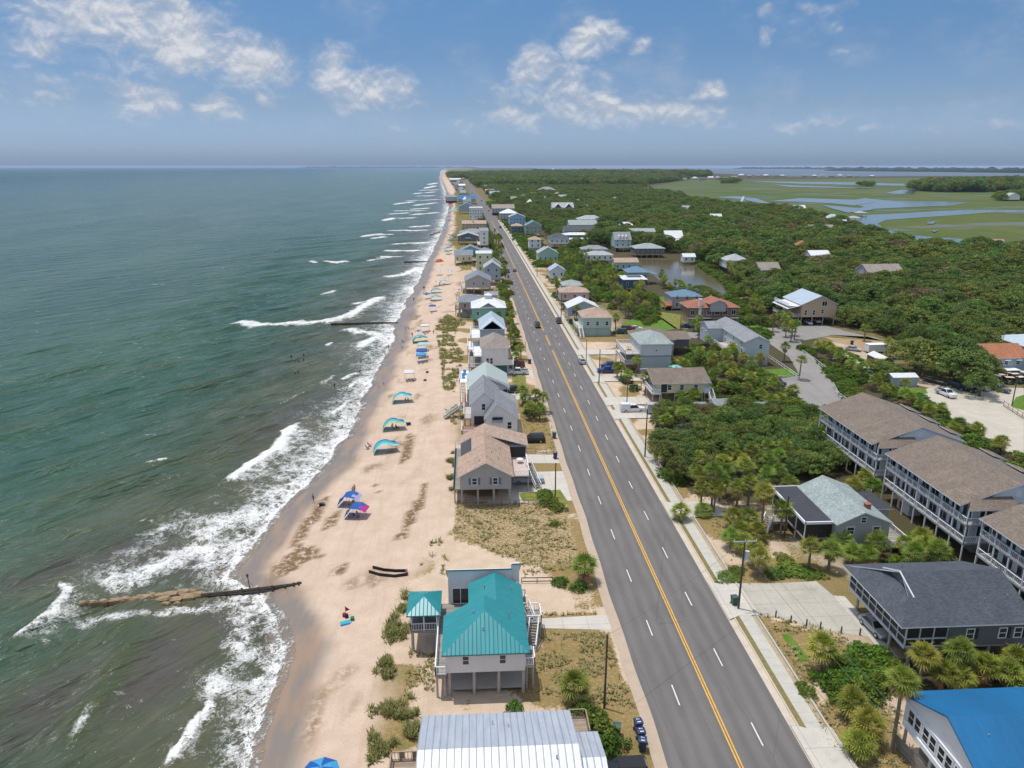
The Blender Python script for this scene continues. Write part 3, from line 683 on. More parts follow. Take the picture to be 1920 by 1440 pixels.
# ---- salt marsh and creeks
def marshm():
    m = bpy.data.materials.new('salt marsh'); t = NT(m); b = t.n['Principled BSDF']; p = t.pos()
    n1 = t.noise(t.scale(p, (1., .6, 1.)), .004, 5., .6); n2 = t.noise(t.scale(p, (1., .55, 1)), .03, 5., .65)
    c = t.mix(t.ramp(n1, .35, .65), (.072, .106, .022), (.110, .118, .040)); c = t.mix(t.ramp(n2, .42, .68, 0., .75), c, (.06, .105, .018))
    c = t.mix(t.ramp(t.noise(t.scale(p, (1., .45, 1)), .011, 4.), .55, .75, 0., .7), c, (.105, .08, .045))
    pl = t.noise(t.scale(p, (.35, 1., 1)), .018, 6., .7); c = t.mix(t.ramp(pl, .53, .59, 0., .75), c, (.12, .15, .16))
    t.put(b.inputs['Base Color'], c); b.inputs['Roughness'].default_value = .95; b.inputs['Specular IOR Level'].default_value = .1
    t.put(b.inputs['Normal'], t.bump(n2, .5, 1.)); return m
MARSH = marshm(); CREEK = waterm('marsh creek water', (.10, .135, .15), .12)
sheet('salt_marsh', GP([(1210, 352), (1260, 342), (1290, 337), (1700, 334), (2100, 336), (2400, 400), (2400, 540), (1920, 500), (1850, 480), (1700, 470), (1560, 440), (1420, 398), (1300, 374), (1225, 362)]), .06, MARSH)
CR = [[(1560, 418), (1615, 404), (1700, 400), (1760, 396), (1810, 394), (2100, 394), (2100, 399), (1850, 399), (1790, 404), (1730, 408), (1660, 413), (1645, 420), (1660, 430), (1690, 440), (1760, 446), (1840, 452), (1880, 464), (1910, 473), (1880, 478), (1780, 476), (1700, 466), (1640, 450), (1610, 440), (1600, 425)],
      [(1622, 372), (1680, 378), (1760, 378), (1820, 380), (1780, 386), (1700, 389), (1640, 392), (1600, 396), (1620, 388), (1580, 378)], [(1660, 362), (1690, 356), (1720, 358), (1712, 364), (1680, 364)], [(1340, 370), (1380, 368), (1420, 373), (1445, 382), (1425, 381), (1390, 374)],
      [(1440, 378), (1500, 372), (1600, 375), (1640, 380), (1600, 386), (1560, 382), (1500, 379)], [(1395, 340), (1600, 342), (1720, 346), (1700, 349), (1500, 345)], [(1448, 346), (1490, 348), (1620, 353), (1680, 355), (1480, 351)], [(1540, 385), (1575, 388), (1640, 394), (1590, 400), (1560, 392)], [(1740, 418), (1755, 416), (1750, 421), (1738, 421)], [(1745, 434), (1760, 433), (1752, 437)]]
for i, q in enumerate(CR): sheet('marsh_creek', GP(q), .3 + .06 * i, CREEK)
sheet('sound', GP([(1000, 316.5), (1080, 318.5), (1250, 320.5), (1330, 325), (1480, 331), (1540, 332), (1700, 330), (2300, 330), (2600, 318), (2600, 314.2), (1000, 314.2)]), .25, waterm('sound water', (.10, .135, .16), .35))
# ================================================================ houses
LM = []          # landmarks for labels: (x, y, phrase)
FOOT = [(8., 17.9, 77.4, 81.2)]        # footprints to keep plants out of
_cache = {}
def win_mesh(w, h, frame=True, shut=False, glass=None):
    k = ('win', round(w, 2), round(h, 2))
    if k not in _cache:
        mb = MB(); t = .09
        mb.box(-w / 2 - t, -w / 2, -.06, .02, -h / 2 - t, h / 2 + t); mb.box(w / 2, w / 2 + t, -.06, .02, -h / 2 - t, h / 2 + t)
        mb.box(-w / 2, w / 2, -.06, .02, h / 2, h / 2 + t); mb.box(-w / 2, w / 2, -.06, .02, -h / 2 - t, -h / 2)
        if w < 1.6: mb.box(-w / 2, w / 2, -.05, .02, -.03, .03)
        else: mb.box(-.03, .03, -.05, .02, -h / 2, h / 2)
        p = MB(); p.box(-w / 2, w / 2, -.03, .0, -h / 2, h / 2)
        _cache[k] = (mb.mesh('window', TRIM), p.mesh('pane', GLASS))
    return _cache[k]
def unit_pile():
    if 'pile' not in _cache:
        mb = MB(); mb.tube((0, 0, 0), (0, 0, 1), .17, .15, 8); _cache['pile'] = mb.mesh('piling', PILE)
    return _cache['pile']
class House:
    def __init__(s, name, label, nick, x, y, cat='house', rot=0.):
        s.e = empty(name, label, cat, (x, y, 0)); s.o = (x, y, 0); s.nick = nick
        if nick: LM.append((x, y, nick))
    def add(s, mb, name, mats, parent=None, label=None, smooth=False):
        if parent is None: o = put(name, mb.mesh(name, mats, s.o, smooth), s.e)
        else: o = put(name, mb.mesh(name, mats, s.o, smooth), parent)
        if label: o['label'] = label
        return o
    def wall(s, x0, x1, y0, y1, z0, z1, mat, gable=None, name='wall', label=None):
        """gable=(axis,rise[,ridge]) closes the gable end under the roof"""
        mb = MB(); FOOT.append((x0, x1, y0, y1))
        if not gable: mb.box(x0, x1, y0, y1, z0, z1)
        elif gable[0] == 'y':
            r = gable[2] if len(gable) > 2 else (x0 + x1) / 2
            mb.extr([(x0, z0), (x1, z0), (x1, z1), (r, z1 + gable[1]), (x0, z1)], 'y', y0, y1)
        else:
            r = gable[2] if len(gable) > 2 else (y0 + y1) / 2
            mb.extr([(y0, z0), (y1, z0), (y1, z1), (r, z1 + gable[1]), (y0, z1)], 'x', x0, x1)
        return s.add(mb, name, mat, None, label)
    def gable(s, x0, x1, y0, y1, ze, rise, axis, mat, o=.4, ridge=None, t=.16, trim=None, name='roof', label=None):
        """x0..y1 are wall lines; eave underside passes through wall top ze"""
        mb = MB(); a0, a1, b0, b1 = (x0, x1, y0, y1) if axis == 'y' else (y0, y1, x0, x1)
        r = ridge if ridge is not None else (a0 + a1) / 2
        sl, sr = rise / (r - a0), rise / (a1 - r)
        L = (a0 - o, ze - o * sl + .02); Rr = (a1 + o, ze - o * sr + .02); T = (r, ze + rise + .02)
        up = lambda p: (p[0], p[1] + t)
        f = (lambda u, p: (p[0], u, p[1])) if axis == 'y' else (lambda u, p: (u, p[0], p[1]))
        c0, c1 = b0 - o, b1 + o
        for A, B in ((L, T), (T, Rr)):
            mb.poly([f(c0, up(A)), f(c0, up(B)), f(c1, up(B)), f(c1, up(A))], 0)
            mb.poly([f(c0, A), f(c0, B), f(c1, B), f(c1, A)], 1)
            mb.poly([f(c0, A), f(c0, B), f(c0, up(B)), f(c0, up(A))], 1); mb.poly([f(c1, A), f(c1, B), f(c1, up(B)), f(c1, up(A))], 1)
        for A in (L, Rr): mb.poly([f(c0, A), f(c1, A), f(c1, up(A)), f(c0, up(A))], 1)
        return s.add(mb, name, [mat, trim or TRIM], None, label)
    def hip(s, x0, x1, y0, y1, ze, rise, mat, o=.4, rin=None, axis=None, t=.16, trim=None, ends=(1, 1), name='roof', label=None):
        x0 -= o; x1 += o; y0 -= o; y1 += o; mb = MB()
        ax = axis or ('x' if x1 - x0 > y1 - y0 else 'y')
        half = (y1 - y0) / 2 if ax == 'x' else (x1 - x0) / 2
        q = rin if rin is not None else half
        if ax == 'x': p0, p1 = (x0 + q * ends[0], (y0 + y1) / 2, ze + rise), (x1 - q * ends[1], (y0 + y1) / 2, ze + rise)
        else: p0, p1 = ((x0 + x1) / 2, y0 + q * ends[0], ze + rise), ((x0 + x1) / 2, y1 - q * ends[1], ze + rise)
        z = ze; A, B, C_, D = (x0, y0, z), (x1, y0, z), (x1, y1, z), (x0, y1, z)
        if ax == 'x': fs = [[A, B, p1, p0], [C_, D, p0, p1], [D, A, p0], [B, C_, p1]]
        else: fs = [[A, B, p0], [C_, D, p1], [D, A, p0, p1], [B, C_, p1, p0]]
        for f in fs: mb.poly(f, 0)
        lo = [(p[0], p[1], p[2] - t) for p in (A, B, C_, D)]
        for i in range(4):
            j = (i + 1) % 4; mb.poly([lo[i], lo[j], (A, B, C_, D)[j], (A, B, C_, D)[i]], 1)
        mb.poly(lo[::-1], 1)
        return s.add(mb, name, [mat, trim or TRIM], None, label)
    def slope(s, P, mat, t=.14, trim=None, name='roof', label=None):
        """one roof plane from its 4 corners"""
        mb = MB(); mb.poly(P, 0); lo = [(p[0], p[1], p[2] - t) for p in P]; mb.poly(lo[::-1], 1)
        for i in range(len(P)):
            j = (i + 1) % len(P); mb.poly([lo[i], lo[j], P[j], P[i]], 1)
        return s.add(mb, name, [mat, trim or TRIM], None, label)
    def win(s, face, at, c, z, w=.95, h=1.3, label=None, name='window'):
        """face n/s/e/w ; at = wall plane coordinate ; c = coordinate along wall"""
        fm, pm = win_mesh(w, h)
        rz = {'s': 0, 'e': math.pi / 2, 'n': math.pi, 'w': -math.pi / 2}[face]; e_ = .0
        x, y = {'s': (c, at - .02), 'n': (c, at + .02), 'w': (at - .02, c), 'e': (at + .02, c)}[face]
        o = put(name, fm, s.e, (x - s.o[0], y - s.o[1], z), rz); put('pane', pm, o)
        if label: o['label'] = label
        return o
    def wins(s, x0, x1, y0, y1, z, faces='swe', w=.95, h=1.3, step=3.0):
        for f in faces:
            a, b = (x0, x1) if f in 'sn' else (y0, y1)
            n = max(1, int((b - a) / step))
            for i in range(n):
                s.win(f, {'s': y0, 'n': y1, 'w': x0, 'e': x1}[f], a + (b - a) * (i + .5) / n, z, w, h)
    def piles(s, x0, x1, y0, y1, z, nx, ny, k=1.):
        for i in range(nx):
            for j in range(ny):
                x = x0 + (x1 - x0) * i / max(1, nx - 1); y = y0 + (y1 - y0) * j / max(1, ny - 1)
                put('piling', unit_pile(), s.e, (x - s.o[0], y - s.o[1], -.1), 0, (k, k, z + .1))
    def rail(s, mb, p, q, h=1.0, bal=.28):
        p = Vector(p); q = Vector(q); L = (q - p).length; U = Vector((0, 0, 1))
        mb.beam(p + U * h, q + U * h, .12, .07); mb.beam(p + U * .14, q + U * .14, .06, .06)
        n = max(1, int(L / 1.8))
        for i in range(n + 1):
            c = p.lerp(q, i / n); mb.box(c.x - .055, c.x + .055, c.y - .055, c.y + .055, c.z, c.z + h + .06)
        n = int(L / bal)
        for i in range(1, n):
            c = p.lerp(q, i / n); mb.box(c.x - .022, c.x + .022, c.y - .022, c.y + .022, c.z + .14, c.z + h)
    def deck(s, x0, x1, y0, y1, z, rails='', mat=None, rmat=None, piles=None, bal=.28, label=None):
        mb = MB(); mb.box(x0, x1, y0, y1, z - .22, z); FOOT.append((x0, x1, y0, y1))
        d = s.add(mb, 'deck', mat or DECKW, None, label)
        for r in rails:
            m2 = MB(); P = {'s': ((x0 + .06, y0 + .06, z), (x1 - .06, y0 + .06, z)), 'n': ((x0 + .06, y1 - .06, z), (x1 - .06, y1 - .06, z)), 'w': ((x0 + .06, y0 + .06, z), (x0 + .06, y1 - .06, z)), 'e': ((x1 - .06, y0 + .06, z), (x1 - .06, y1 - .06, z))}[r]
            s.rail(m2, *P, bal=bal); s.add(m2, 'railing', rmat or TRIM, d)
        if piles: s.piles(x0 + .2, x1 - .2, y0 + .2, y1 - .2, z - .22, *piles, k=.75)
        return d
    def stairs(s, p, q, w, mat=None, rmat=None):
        """p upper landing edge centre, q foot centre"""
        mb = MB(); p = Vector(p); q = Vector(q); n = max(3, int(abs(p.z - q.z) / .19)); d = (q - p); hd = Vector((d.x, d.y, 0)).normalized(); sd = Vector((hd.y, -hd.x, 0))
        for i in range(n):
            c = p.lerp(q, (i + .5) / n); mb.beam(c - sd * w / 2, c + sd * w / 2, .30, .05)
        for k in (-1, 1): mb.beam(p + sd * k * w / 2 - Vector((0, 0, .12)), q + sd * k * w / 2 - Vector((0, 0, .12)), .05, .24)
        st = s.add(mb, 'stairs', mat or DECKW)
        for k in (-1, 1):
            m2 = MB(); s.rail(m2, p + sd * k * w / 2, q + sd * k * w / 2, .95, .4); s.add(m2, 'railing', rmat or TRIM, st)
        return st
    def vents(s, pts, mat=None):
        for x, y, z in pts:
            mb = MB(); mb.tube((x, y, z - .3), (x, y, z + .35), .07, .07, 6); s.add(mb, 'vent_pipe', mat or METAL)
    def chimney(s, x, y, z0, z1, w=.8, mat=None):
        mb = MB(); mb.box(x - w / 2, x + w / 2, y - w / 2, y + w / 2, z0, z1 - .12); mb.box(x - w / 2 - .08, x + w / 2 + .08, y - w / 2 - .08, y + w / 2 + .08, z1 - .12, z1); s.add(mb, 'chimney', mat or BRICK)
    def door(s, face, at, c, z, w=1.8, h=2.05):
        key = ('door', w)
        if key not in _cache:
            mb = MB(); mb.box(-w / 2 - .08, w / 2 + .08, -.05, .02, h, h + .1); mb.box(-w / 2 - .08, -w / 2, -.05, .02, 0, h); mb.box(w / 2, w / 2 + .08, -.05, .02, 0, h); mb.box(-.04, .04, -.05, .02, 0, h)
            p = MB(); p.box(-w / 2, w / 2, -.03, 0., 0, h); _cache[key] = (mb.mesh('door', TRIM), p.mesh('pane', GLASS))
        rz = {'s': 0, 'e': math.pi / 2, 'n': math.pi, 'w': -math.pi / 2}[face]
        x, y = {'s': (c, at - .02), 'n': (c, at + .02), 'w': (at - .02, c), 'e': (at + .02, c)}[face]
        o = put('door', _cache[key][0], s.e, (x - s.o[0], y - s.o[1], z), rz); put('pane', _cache[key][1], o)

# palette
S_WHITE = side('white siding', (.74, .75, .76)); S_GREY = side('grey siding', (.40, .405, .42)); S_BLUE = side('pale blue siding', (.345, .42, .48)); S_LBLUE = side('light grey blue siding', (.54, .59, .63))
S_CREAM = side('cream siding', (.60, .56, .40)); S_TAN = side('tan siding', (.50, .39, .27)); S_MINT = side('mint siding', (.40, .56, .52)); S_TEAL = side('deep teal siding', (.02, .13, .14)); S_SLATE = side('slate siding', (.125, .13, .145))
S_PINK = side('rosy siding', (.45, .36, .37)); S_SAGE = side('sage siding', (.33, .40, .36)); S_NAVY = side('navy siding', (.06, .115, .19)); S_LIME = side('pale lime siding', (.56, .60, .38)); S_BRNW = side('brown siding', (.22, .14, .09)); S_COND = side('pale blue batten siding', (.68, .715, .72), 'batten')
S_SKY = side('sky blue siding', (.30, .48, .66)); S_AQUA = side('aqua green siding', (.16, .42, .37))
R_TEAL = roofm('teal metal roof', (.022, .235, .255), rough=.32); R_WHITEM = roofm('white metal roof', (.66, .67, .68), rough=.42); R_GALV = roofm('pale grey metal roof', (.50, .53, .57), metal=.4, rough=.4, seam=.62); R_LBLUE = roofm('pale blue metal roof', (.42, .50, .56)); R_BLUE = roofm('strong blue roof', (.002, .118, .28), rough=.5, seam=30.)
R_BLUE2 = roofm('slate blue metal roof', (.11, .20, .29)); R_SLATE = shing('slate grey shingles', (.18, .205, .235)); R_MINT = roofm('pale mint metal roof', (.42, .48, .44)); R_LAV = roofm('pale lavender metal roof', (.42, .46, .60))
R_TAN = shing('tan shingles', (.37, .265, .20)); R_GREY = shing('grey shingles', (.225, .235, .25)); R_DGREY = shing('charcoal shingles', (.060, .070, .084)); R_BROWN = shing('brown shingles', (.170, .135, .106)); R_SAGE = shing('sage grey shingles', (.265, .31, .30)); R_RED = shing('russet shingles', (.30, .115, .065))
R_TAUPE = shing('taupe shingles', (.26, .225, .195)); R_BLK = pbr('black rolled roofing', (.035, .038, .045), .75, .3, .6); R_LGREY = shing('light grey shingles', (.33, .35, .36)); R_GREEN = roofm('green metal roof', (.12, .30, .25)); R_ORANGE = shing('orange shingles', (.34, .135, .065))

# ---- B0: nearest, ridge across the view, cut by the bottom of the frame
h = House('beach_house', 'long house under a pale grey standing seam metal roof, cut by the bottom edge', 'the pale grey metal roofed house', 1.7, 50.7)
h.wall(-4.7, 8.1, 45.3, 56.1, 3., 6.45, S_WHITE); h.gable(-4.7, 8.1, 45.3, 56.1, 6.45, 1.45, 'x', R_GALV, .45)
h.wall(8.1, 10.5, 46.6, 54.4, 3., 5.6, S_WHITE); h.gable(8.55, 10.6, 46.6, 54.4, 5.6, 1.0, 'x', R_GALV, .25, name='roof')
h.piles(-4.5, 7.9, 45.6, 55.9, 3., 5, 4); h.wins(-4.7, 8.1, 45.3, 56.1, 4.7, 'snw'); h.vents([(6.5, 49.5, 7.8), (1.3, 54.5, 7.2), (2.7, 54., 7.2)])
h.deck(8.7, 10.6, 56.6, 59.6, 3., 'wen', WOOD, WOOD, (2, 2)); h.deck(-8., -5.2, 52.5, 55.4, 2.7, 'wns', WOOD, WOOD, (2, 2)); h.stairs((-6.6, 55.4, 2.7), (-6.6, 58.3, .0), 1.2, WOOD, WOOD)
# ---- B1 teal
h = House('beach_house', 'white raised beach house with a bright teal standing seam metal roof, closest to the groyne', 'the teal roofed house', .9, 72.)
h.wall(-3.3, 5.15, 66.9, 73.2, 3., 5.75, S_WHITE); h.wall(-.55, 5.15, 73.2, 80., 3., 5.75, S_WHITE)
h.hip(-3.3, 5.15, 66.6, 72.9, 5.75, 2.55, R_TEAL, .42, 4.1, 'y', ends=(1, 0), trim=R_TEAL)
ov = .4
h.slope([(5.57, 73.3, 5.76), (5.57, 79.4, 5.76), (2.3, 79.4, 7.56), (2.3, 73.3, 7.56)], R_TEAL, trim=R_TEAL); h.slope([(-.9, 73.3, 6.1), (2.3, 73.3, 7.56), (2.3, 79.4, 7.56), (-.9, 79.4, 6.1)], R_TEAL, trim=R_TEAL)
mb = MB(); mb.poly([(-3.2, 73.2, 5.7), (5.1, 73.2, 5.7), (.95, 73.2, 8.1)]); h.add(mb, 'gable_panel', S_WHITE)
h.wall(-3.4, 4.4, 80., 80.3, 3., 7.55, S_WHITE); h.wall(4.4, 5.4, 80.6, 80.9, 3., 7.9, S_WHITE); h.wall(-3.4, 5.4, 80.95, 83.4, 3., 4.6, S_LBLUE)
h.slope([(-3.65, 79.7, 7.85), (4.42, 79.7, 7.85), (4.42, 83.6, 4.7), (-3.65, 83.6, 4.7)], R_TEAL, trim=R_TEAL); h.slope([(4.45, 80.3, 8.15), (5.65, 80.3, 8.15), (5.65, 83.9, 5.1), (4.45, 83.9, 5.1)], R_TEAL, trim=R_TEAL)
h.piles(-3., 5., 67.2, 85., 3., 4, 5, 1.1); h.door('s', 80., -1.9, 3.05, 1.9)
for c in (-1.2, 2.75): h.win('s', 66.9, c, 4.55, .62, 1.0)
h.wins(-3.3, 5.15, 67., 80., 4.6, 'e', .8, 1.1)
h.deck(-4.5, -3.3, 66.6, 80., 3., 'ws', WOODG, None, (2, 5)); h.deck(-3.3, -.55, 73.2, 80., 2.98, '', WOODG)
h.deck(5.2, 6.3, 67.6, 69.6, 3., 'es', None, None, (2, 2)); h.deck(5.9, 7.9, 76.8, 79.6, 2.0, 'esn', WOODG, None, (2, 2)); h.deck(5.2, 6.2, 79.4, 81., 3., 'ne', WOODG, None, None)
h.stairs((6.0, 78.6, 3.), (6.6, 77., 2.0), 1.0, WOODG); h.stairs((7., 76.8, 2.), (6.4, 74.2, .0), 1.1, WOODG)
h.vents([(-.3, 70.8, 7.7), (3.6, 71., 7.3), (.7, 68.4, 7.2), (1.0, 75., 8.3), (4.2, 76.4, 7.1)])
mb = MB(); mb.box(5.35, 6.15, 69.7, 70.5, 2.6, 3.5); h.add(mb, 'air_conditioner', METAL)
mb = MB(); mb.box(5.2, 6.3, 69.6, 70.7, 2.4, 2.6); h.add(mb, 'platform', WOODG)
# gazebo
g_ = House('gazebo', 'small raised gazebo with a teal metal pyramid roof joined to the teal roofed house', None, -6.1, 76.6, 'gazebo')
g_.hip(-7.8, -4.4, 74.3, 78.9, 5.4, 1.15, R_TEAL, .28, 2.2, 'y', trim=R_TEAL); g_.deck(-7.7, -4.5, 74.5, 78.7, 3., 'wsn', WOODG, TRIM); g_.piles(-7.5, -4.7, 74.8, 78.4, 3., 2, 2, 1.15)
for x, y in ((-7.6, 74.6), (-6.1, 74.6), (-4.6, 74.6), (-7.6, 78.6), (-4.6, 78.6), (-6.1, 78.6)):
    mb = MB(); mb.box(x - .07, x + .07, y - .07, y + .07, 3., 5.3); g_.add(mb, 'post', TRIM)
mb = MB(); mb.box(-7.6, -4.6, 78.55, 78.6, 3., 5.2); mb.box(-7.62, -7.58, 74.6, 78.6, 4., 5.2); g_.add(mb, 'screen_panel', SCREEN)
# ---- B2 tan
h = House('beach_house', 'raised grey sided house with a tan shingle roof, blue shutters and a blue deck screen', 'the tan shingled beach house', 2., 121.)
h.wall(-2.4, 6.2, 113.6, 121.2, 2.9, 5.6, S_GREY, ('y', 2.35, 1.95)); h.wall(-.25, 6.2, 121.2, 128.1, 2.9, 5.6, S_GREY); h.wall(-2.4, 6.2, 128.1, 131., 2.9, 5.6, S_GREY, ('y', 2.35, 1.95)); h.deck(-2.4, -.25, 121.2, 128.1, 3.1, '', DECKW)
h.gable(-2.4, 6.2, 113.1, 120.9, 5.6, 2.35, 'y', R_TAN, .42, 1.95); h.gable(-2.4, 6.2, 128.4, 131.6, 5.6, 2.35, 'y', R_TAN, .4, 1.95)
h.slope([(6.62, 121.3, 5.55), (6.62, 128., 5.55), (1.95, 128., 8.13), (1.95, 121.3, 8.13)], R_TAN); h.slope([(-.4, 121.3, 6.9), (1.95, 121.3, 8.13), (1.95, 128., 8.13), (-.4, 128., 6.9)], R_TAN)
h.wall(6.2, 9.8, 127., 131.8, 3., 5.4, S_GREY); h.slope([(1.95, 131.9, 8.2), (1.95, 126.7, 7.95), (10.1, 126.5, 5.6), (10.1, 132.2, 5.75)], R_TAN); 
mb = MB(); mb.box(6.6, 9.6, 126.92, 126.97, 3.2, 5.2); h.add(mb, 'porch_screen', SCREEN)
for c in (.05, 3.55):
    h.win('s', 113.6, c, 4.4, .75, 1.15)
    for k in (-1, 1):
        mb = MB(); mb.box(c + k * .78 - .17, c + k * .78 + .17, 113.53, 113.6, 3.8, 5.0); h.add(mb, 'shutter', pbr('dusty blue shutter', (.10, .16, .26), .6))
h.win('w', -.25, 125.4, 4.6, 2.2, 1.6); h.piles(-2.1, 6., 114., 130.7, 2.9, 4, 5)
for a in range(2):
    mb = MB(); mb.box(-1.9 + a * 2.6, -.4 + a * 2.6, 114.3, 114.5, .0, .5); 
h.deck(6.25, 9.7, 118.6, 126.9, 3., 'es', pbr('pinkish deck', (.50, .41, .37), .8), TRIM, (2, 3)); h.stairs((9.9, 123., 2.9), (11.4, 119.6, .0), 1.1, WOODG)
h.deck(-3.5, -2.4, 113.8, 132.6, 2.95, '', WOODG, None, (1, 5)); mb = MB(); mb.box(-3.52, -3.48, 113.8, 133., 2.95, 4.1); h.add(mb, 'wind_screen', pbr('blue wind screen', (.08, .20, .36), .5))
mb = MB(); mb.tube((8.4, 124.6, 3.), (8.4, 124.6, 3.7), .05, .05, 6); mb.tube((8.4, 124.6, 3.7), (8.4, 124.6, 3.76), .62, .62, 14); tag(mb.build('patio_table', WHITE), 'round white patio table on the deck of the tan shingled beach house', 'table')
h.vents([(4.2, 117., 7.), (4.8, 122.5, 6.7), (.9, 114.6, 7.7), (3.1, 118.6, 7.6)])
for x, y in ((-1.9, 115.), (.6, 114.4), (3., 114.8)):
    pass
# ---- B3 twin gable white house
h = House('beach_house', 'white two gabled beach house with grey shingle roofs just beyond the tan shingled one', 'the white twin gabled house', 4.2, 148.)
h.wall(2.6, 9., 141.6, 151., 3., 5.8, S_WHITE, ('y', 3.0, 4.9)); h.gable(2.6, 9., 141.6, 151., 5.8, 3.0, 'y', R_GREY, .4, 4.9, label=None)
h.wall(-.4, 5.4, 145.4, 158., 3., 7.6, S_WHITE, ('y', 2.6, 2.4)); h.gable(-.4, 5.4, 145.4, 158., 7.6, 2.6, 'y', R_GREY, .4, 2.4); h.slope([(5.3, 149., 7.1), (9.6, 149., 5.4), (9.6, 158., 5.4), (5.3, 158., 7.1)], R_GREY); h.wall(5.4, 9.2, 151., 157.6, 3., 5.3, S_WHITE)
h.win('s', 145.4, 2.2, 7.0, .7, 1.3); h.win('s', 141.6, 7.4, 4.2, .8, 1.4); mb = MB(); mb.box(3.9, 6., 141.3, 141.58, 5.6, 6.0); h.add(mb, 'window_band', GLASS); mb = MB(); mb.poly([(3.9, 141.1, 5.0), (6., 141.1, 5.0), (6., 141.55, 5.6), (3.9, 141.55, 5.6)]); h.add(mb, 'awning', R_LGREY)
mb = MB(); mb.box(.2, 2.5, 145.3, 145.38, 3.1, 5.); h.add(mb, 'porch_screen', SCREEN)
h.deck(-2.4, 2.5, 139.6, 145.2, 3., 'wse', pbr('russet deck', (.26, .14, .10), .8), TRIM, (2, 2)); h.deck(-2., -.4, 145.2, 153., 4.6, 'ws', DECKW, TRIM, (2, 2)); h.piles(0., 8.8, 142., 157.5, 3., 4, 4); h.wins(2.6, 9., 141.6, 151., 4.4, 'e')
# ---- B4 sage metal roof
h = House('beach_house', 'beach house with a pale sage green metal gable roof and a white roof terrace', 'the sage metal roofed house', 3.3, 167.)
h.wall(-1., 8., 160.6, 174., 3., 6.2, S_WHITE, ('y', 2.8, 3.3)); h.gable(-1., 8., 160.6, 174., 6.2, 2.8, 'y', R_MINT, .4, 3.3)
h.slope([(3.2, 159.8, 9.25), (8.5, 159.8, 6.9), (8.5, 161.6, 6.9), (3.2, 161.6, 9.25)], R_GREY); h.deck(-3.1, -.9, 167., 177.6, 6., 'wsn', WHITE, WHITE, (2, 3), .9); h.piles(-.8, 7.8, 161., 173.6, 3., 3, 4); mb = MB(); mb.box(7., 7.9, 160.4, 160.56, 4.9, 6.1); h.add(mb, 'porch_screen', SCREEN)
h.stairs((-2.2, 167., 6.), (-2., 158.6, 3.), 1.2, pbr('russet deck', (.26, .14, .10)), TRIM); h.stairs((-3.2, 159.4, 2.4), (-6.6, 158.6, .2), 1.3, WOODG, TRIM); h.deck(-3.2, -1., 157.2, 160.2, 2.4, 'wn', WOODG, TRIM, (2, 2))
for x, y, n_ in ((-2.2, 171., 'first'), (-1.9, 174.2, 'second')):
    mb = MB(); mb.box(x - .35, x + .35, y - .8, y + .5, 6.25, 6.36); mb.beam((x, y + .5, 6.3), (x, y + .95, 6.95), .7, .08); mb.box(x - .3, x - .24, y - .7, y + .4, 6., 6.26); mb.box(x + .24, x + .3, y - .7, y + .4, 6., 6.26)
    tag(mb.build('lounge_chair', pbr('blue sling', (.03, .19, .42))), 'blue lounge chair on the white roof terrace, %s one from the stairs' % n_, 'chair')
# ---- B5 tall white, taupe roof
h = House('beach_house', 'tall white beach house with a taupe hipped roof above a dark teal ground floor', 'the tall white house with the taupe roof', 6.2, 199.)
h.wall(2.6, 9.8, 193.4, 205., 3., 7.9, S_WHITE); h.hip(2.6, 9.8, 193.4, 205., 7.95, 2.2, R_TAUPE, .4, 3.6, 'y', ends=(1, .6)); h.wall(4.4, 9.7, 193.8, 204., 0., 3., S_TEAL, name='ground_floor'); 
for c in (4.2, 5.2): h.win('s', 193.4, c, 4.3, .7, 1.5)
h.deck(.2, 2.6, 193., 204., 5.8, 'ws', WHITE, TRIM, (2, 3)); h.deck(-1., 2.6, 192., 204., 3., 'ws', WOODG, TRIM, (2, 3)); h.deck(9.8, 11.4, 193.6, 198., 3.2, 'se', WHITE, TRIM, (2, 2)); h.piles(2.8, 9.6, 193.8, 204.6, 3., 3, 4); h.wins(2.6, 9.8, 193.4, 205., 5.6, 'we')
# ---- B6 blue grey with pale metal roof
h = House('beach_house', 'tall blue grey beach house with a pale blue metal hip roof and a small gable', 'the blue grey house with the pale metal roof', 6., 220.)
h.wall(2.5, 9.7, 212.6, 227., 3., 9., S_BLUE); h.hip(2.5, 9.7, 212.6, 227., 9.05, 3., R_LBLUE, .4, 3.9, 'y', ends=(1, .6)); h.slope([(3.6, 212.2, 9.3), (8.6, 212.2, 9.3), (6.1, 212.2, 11.3)], pbr('slate gable louvre', (.27, .29, .32)), name='gable_vent', t=.3); h.gable(3.4, 8.8, 212.5, 216., 9.3, 2.0, 'y', R_LBLUE, .25)
h.deck(-.4, 2.5, 214., 226., 6., 'wsn', WHITE, TRIM, (2, 3)); h.deck(-1.4, 2.5, 211., 222., 3.2, 'ws', WHITE, TRIM, (2, 3)); h.piles(2.8, 9.5, 213., 226.6, 3., 3, 3); h.wins(2.5, 9.7, 212.6, 227., 7.2, 'we'); h.wall(2.9, 9.5, 213.4, 226., 0., 3., S_GREY, name='ground_floor')
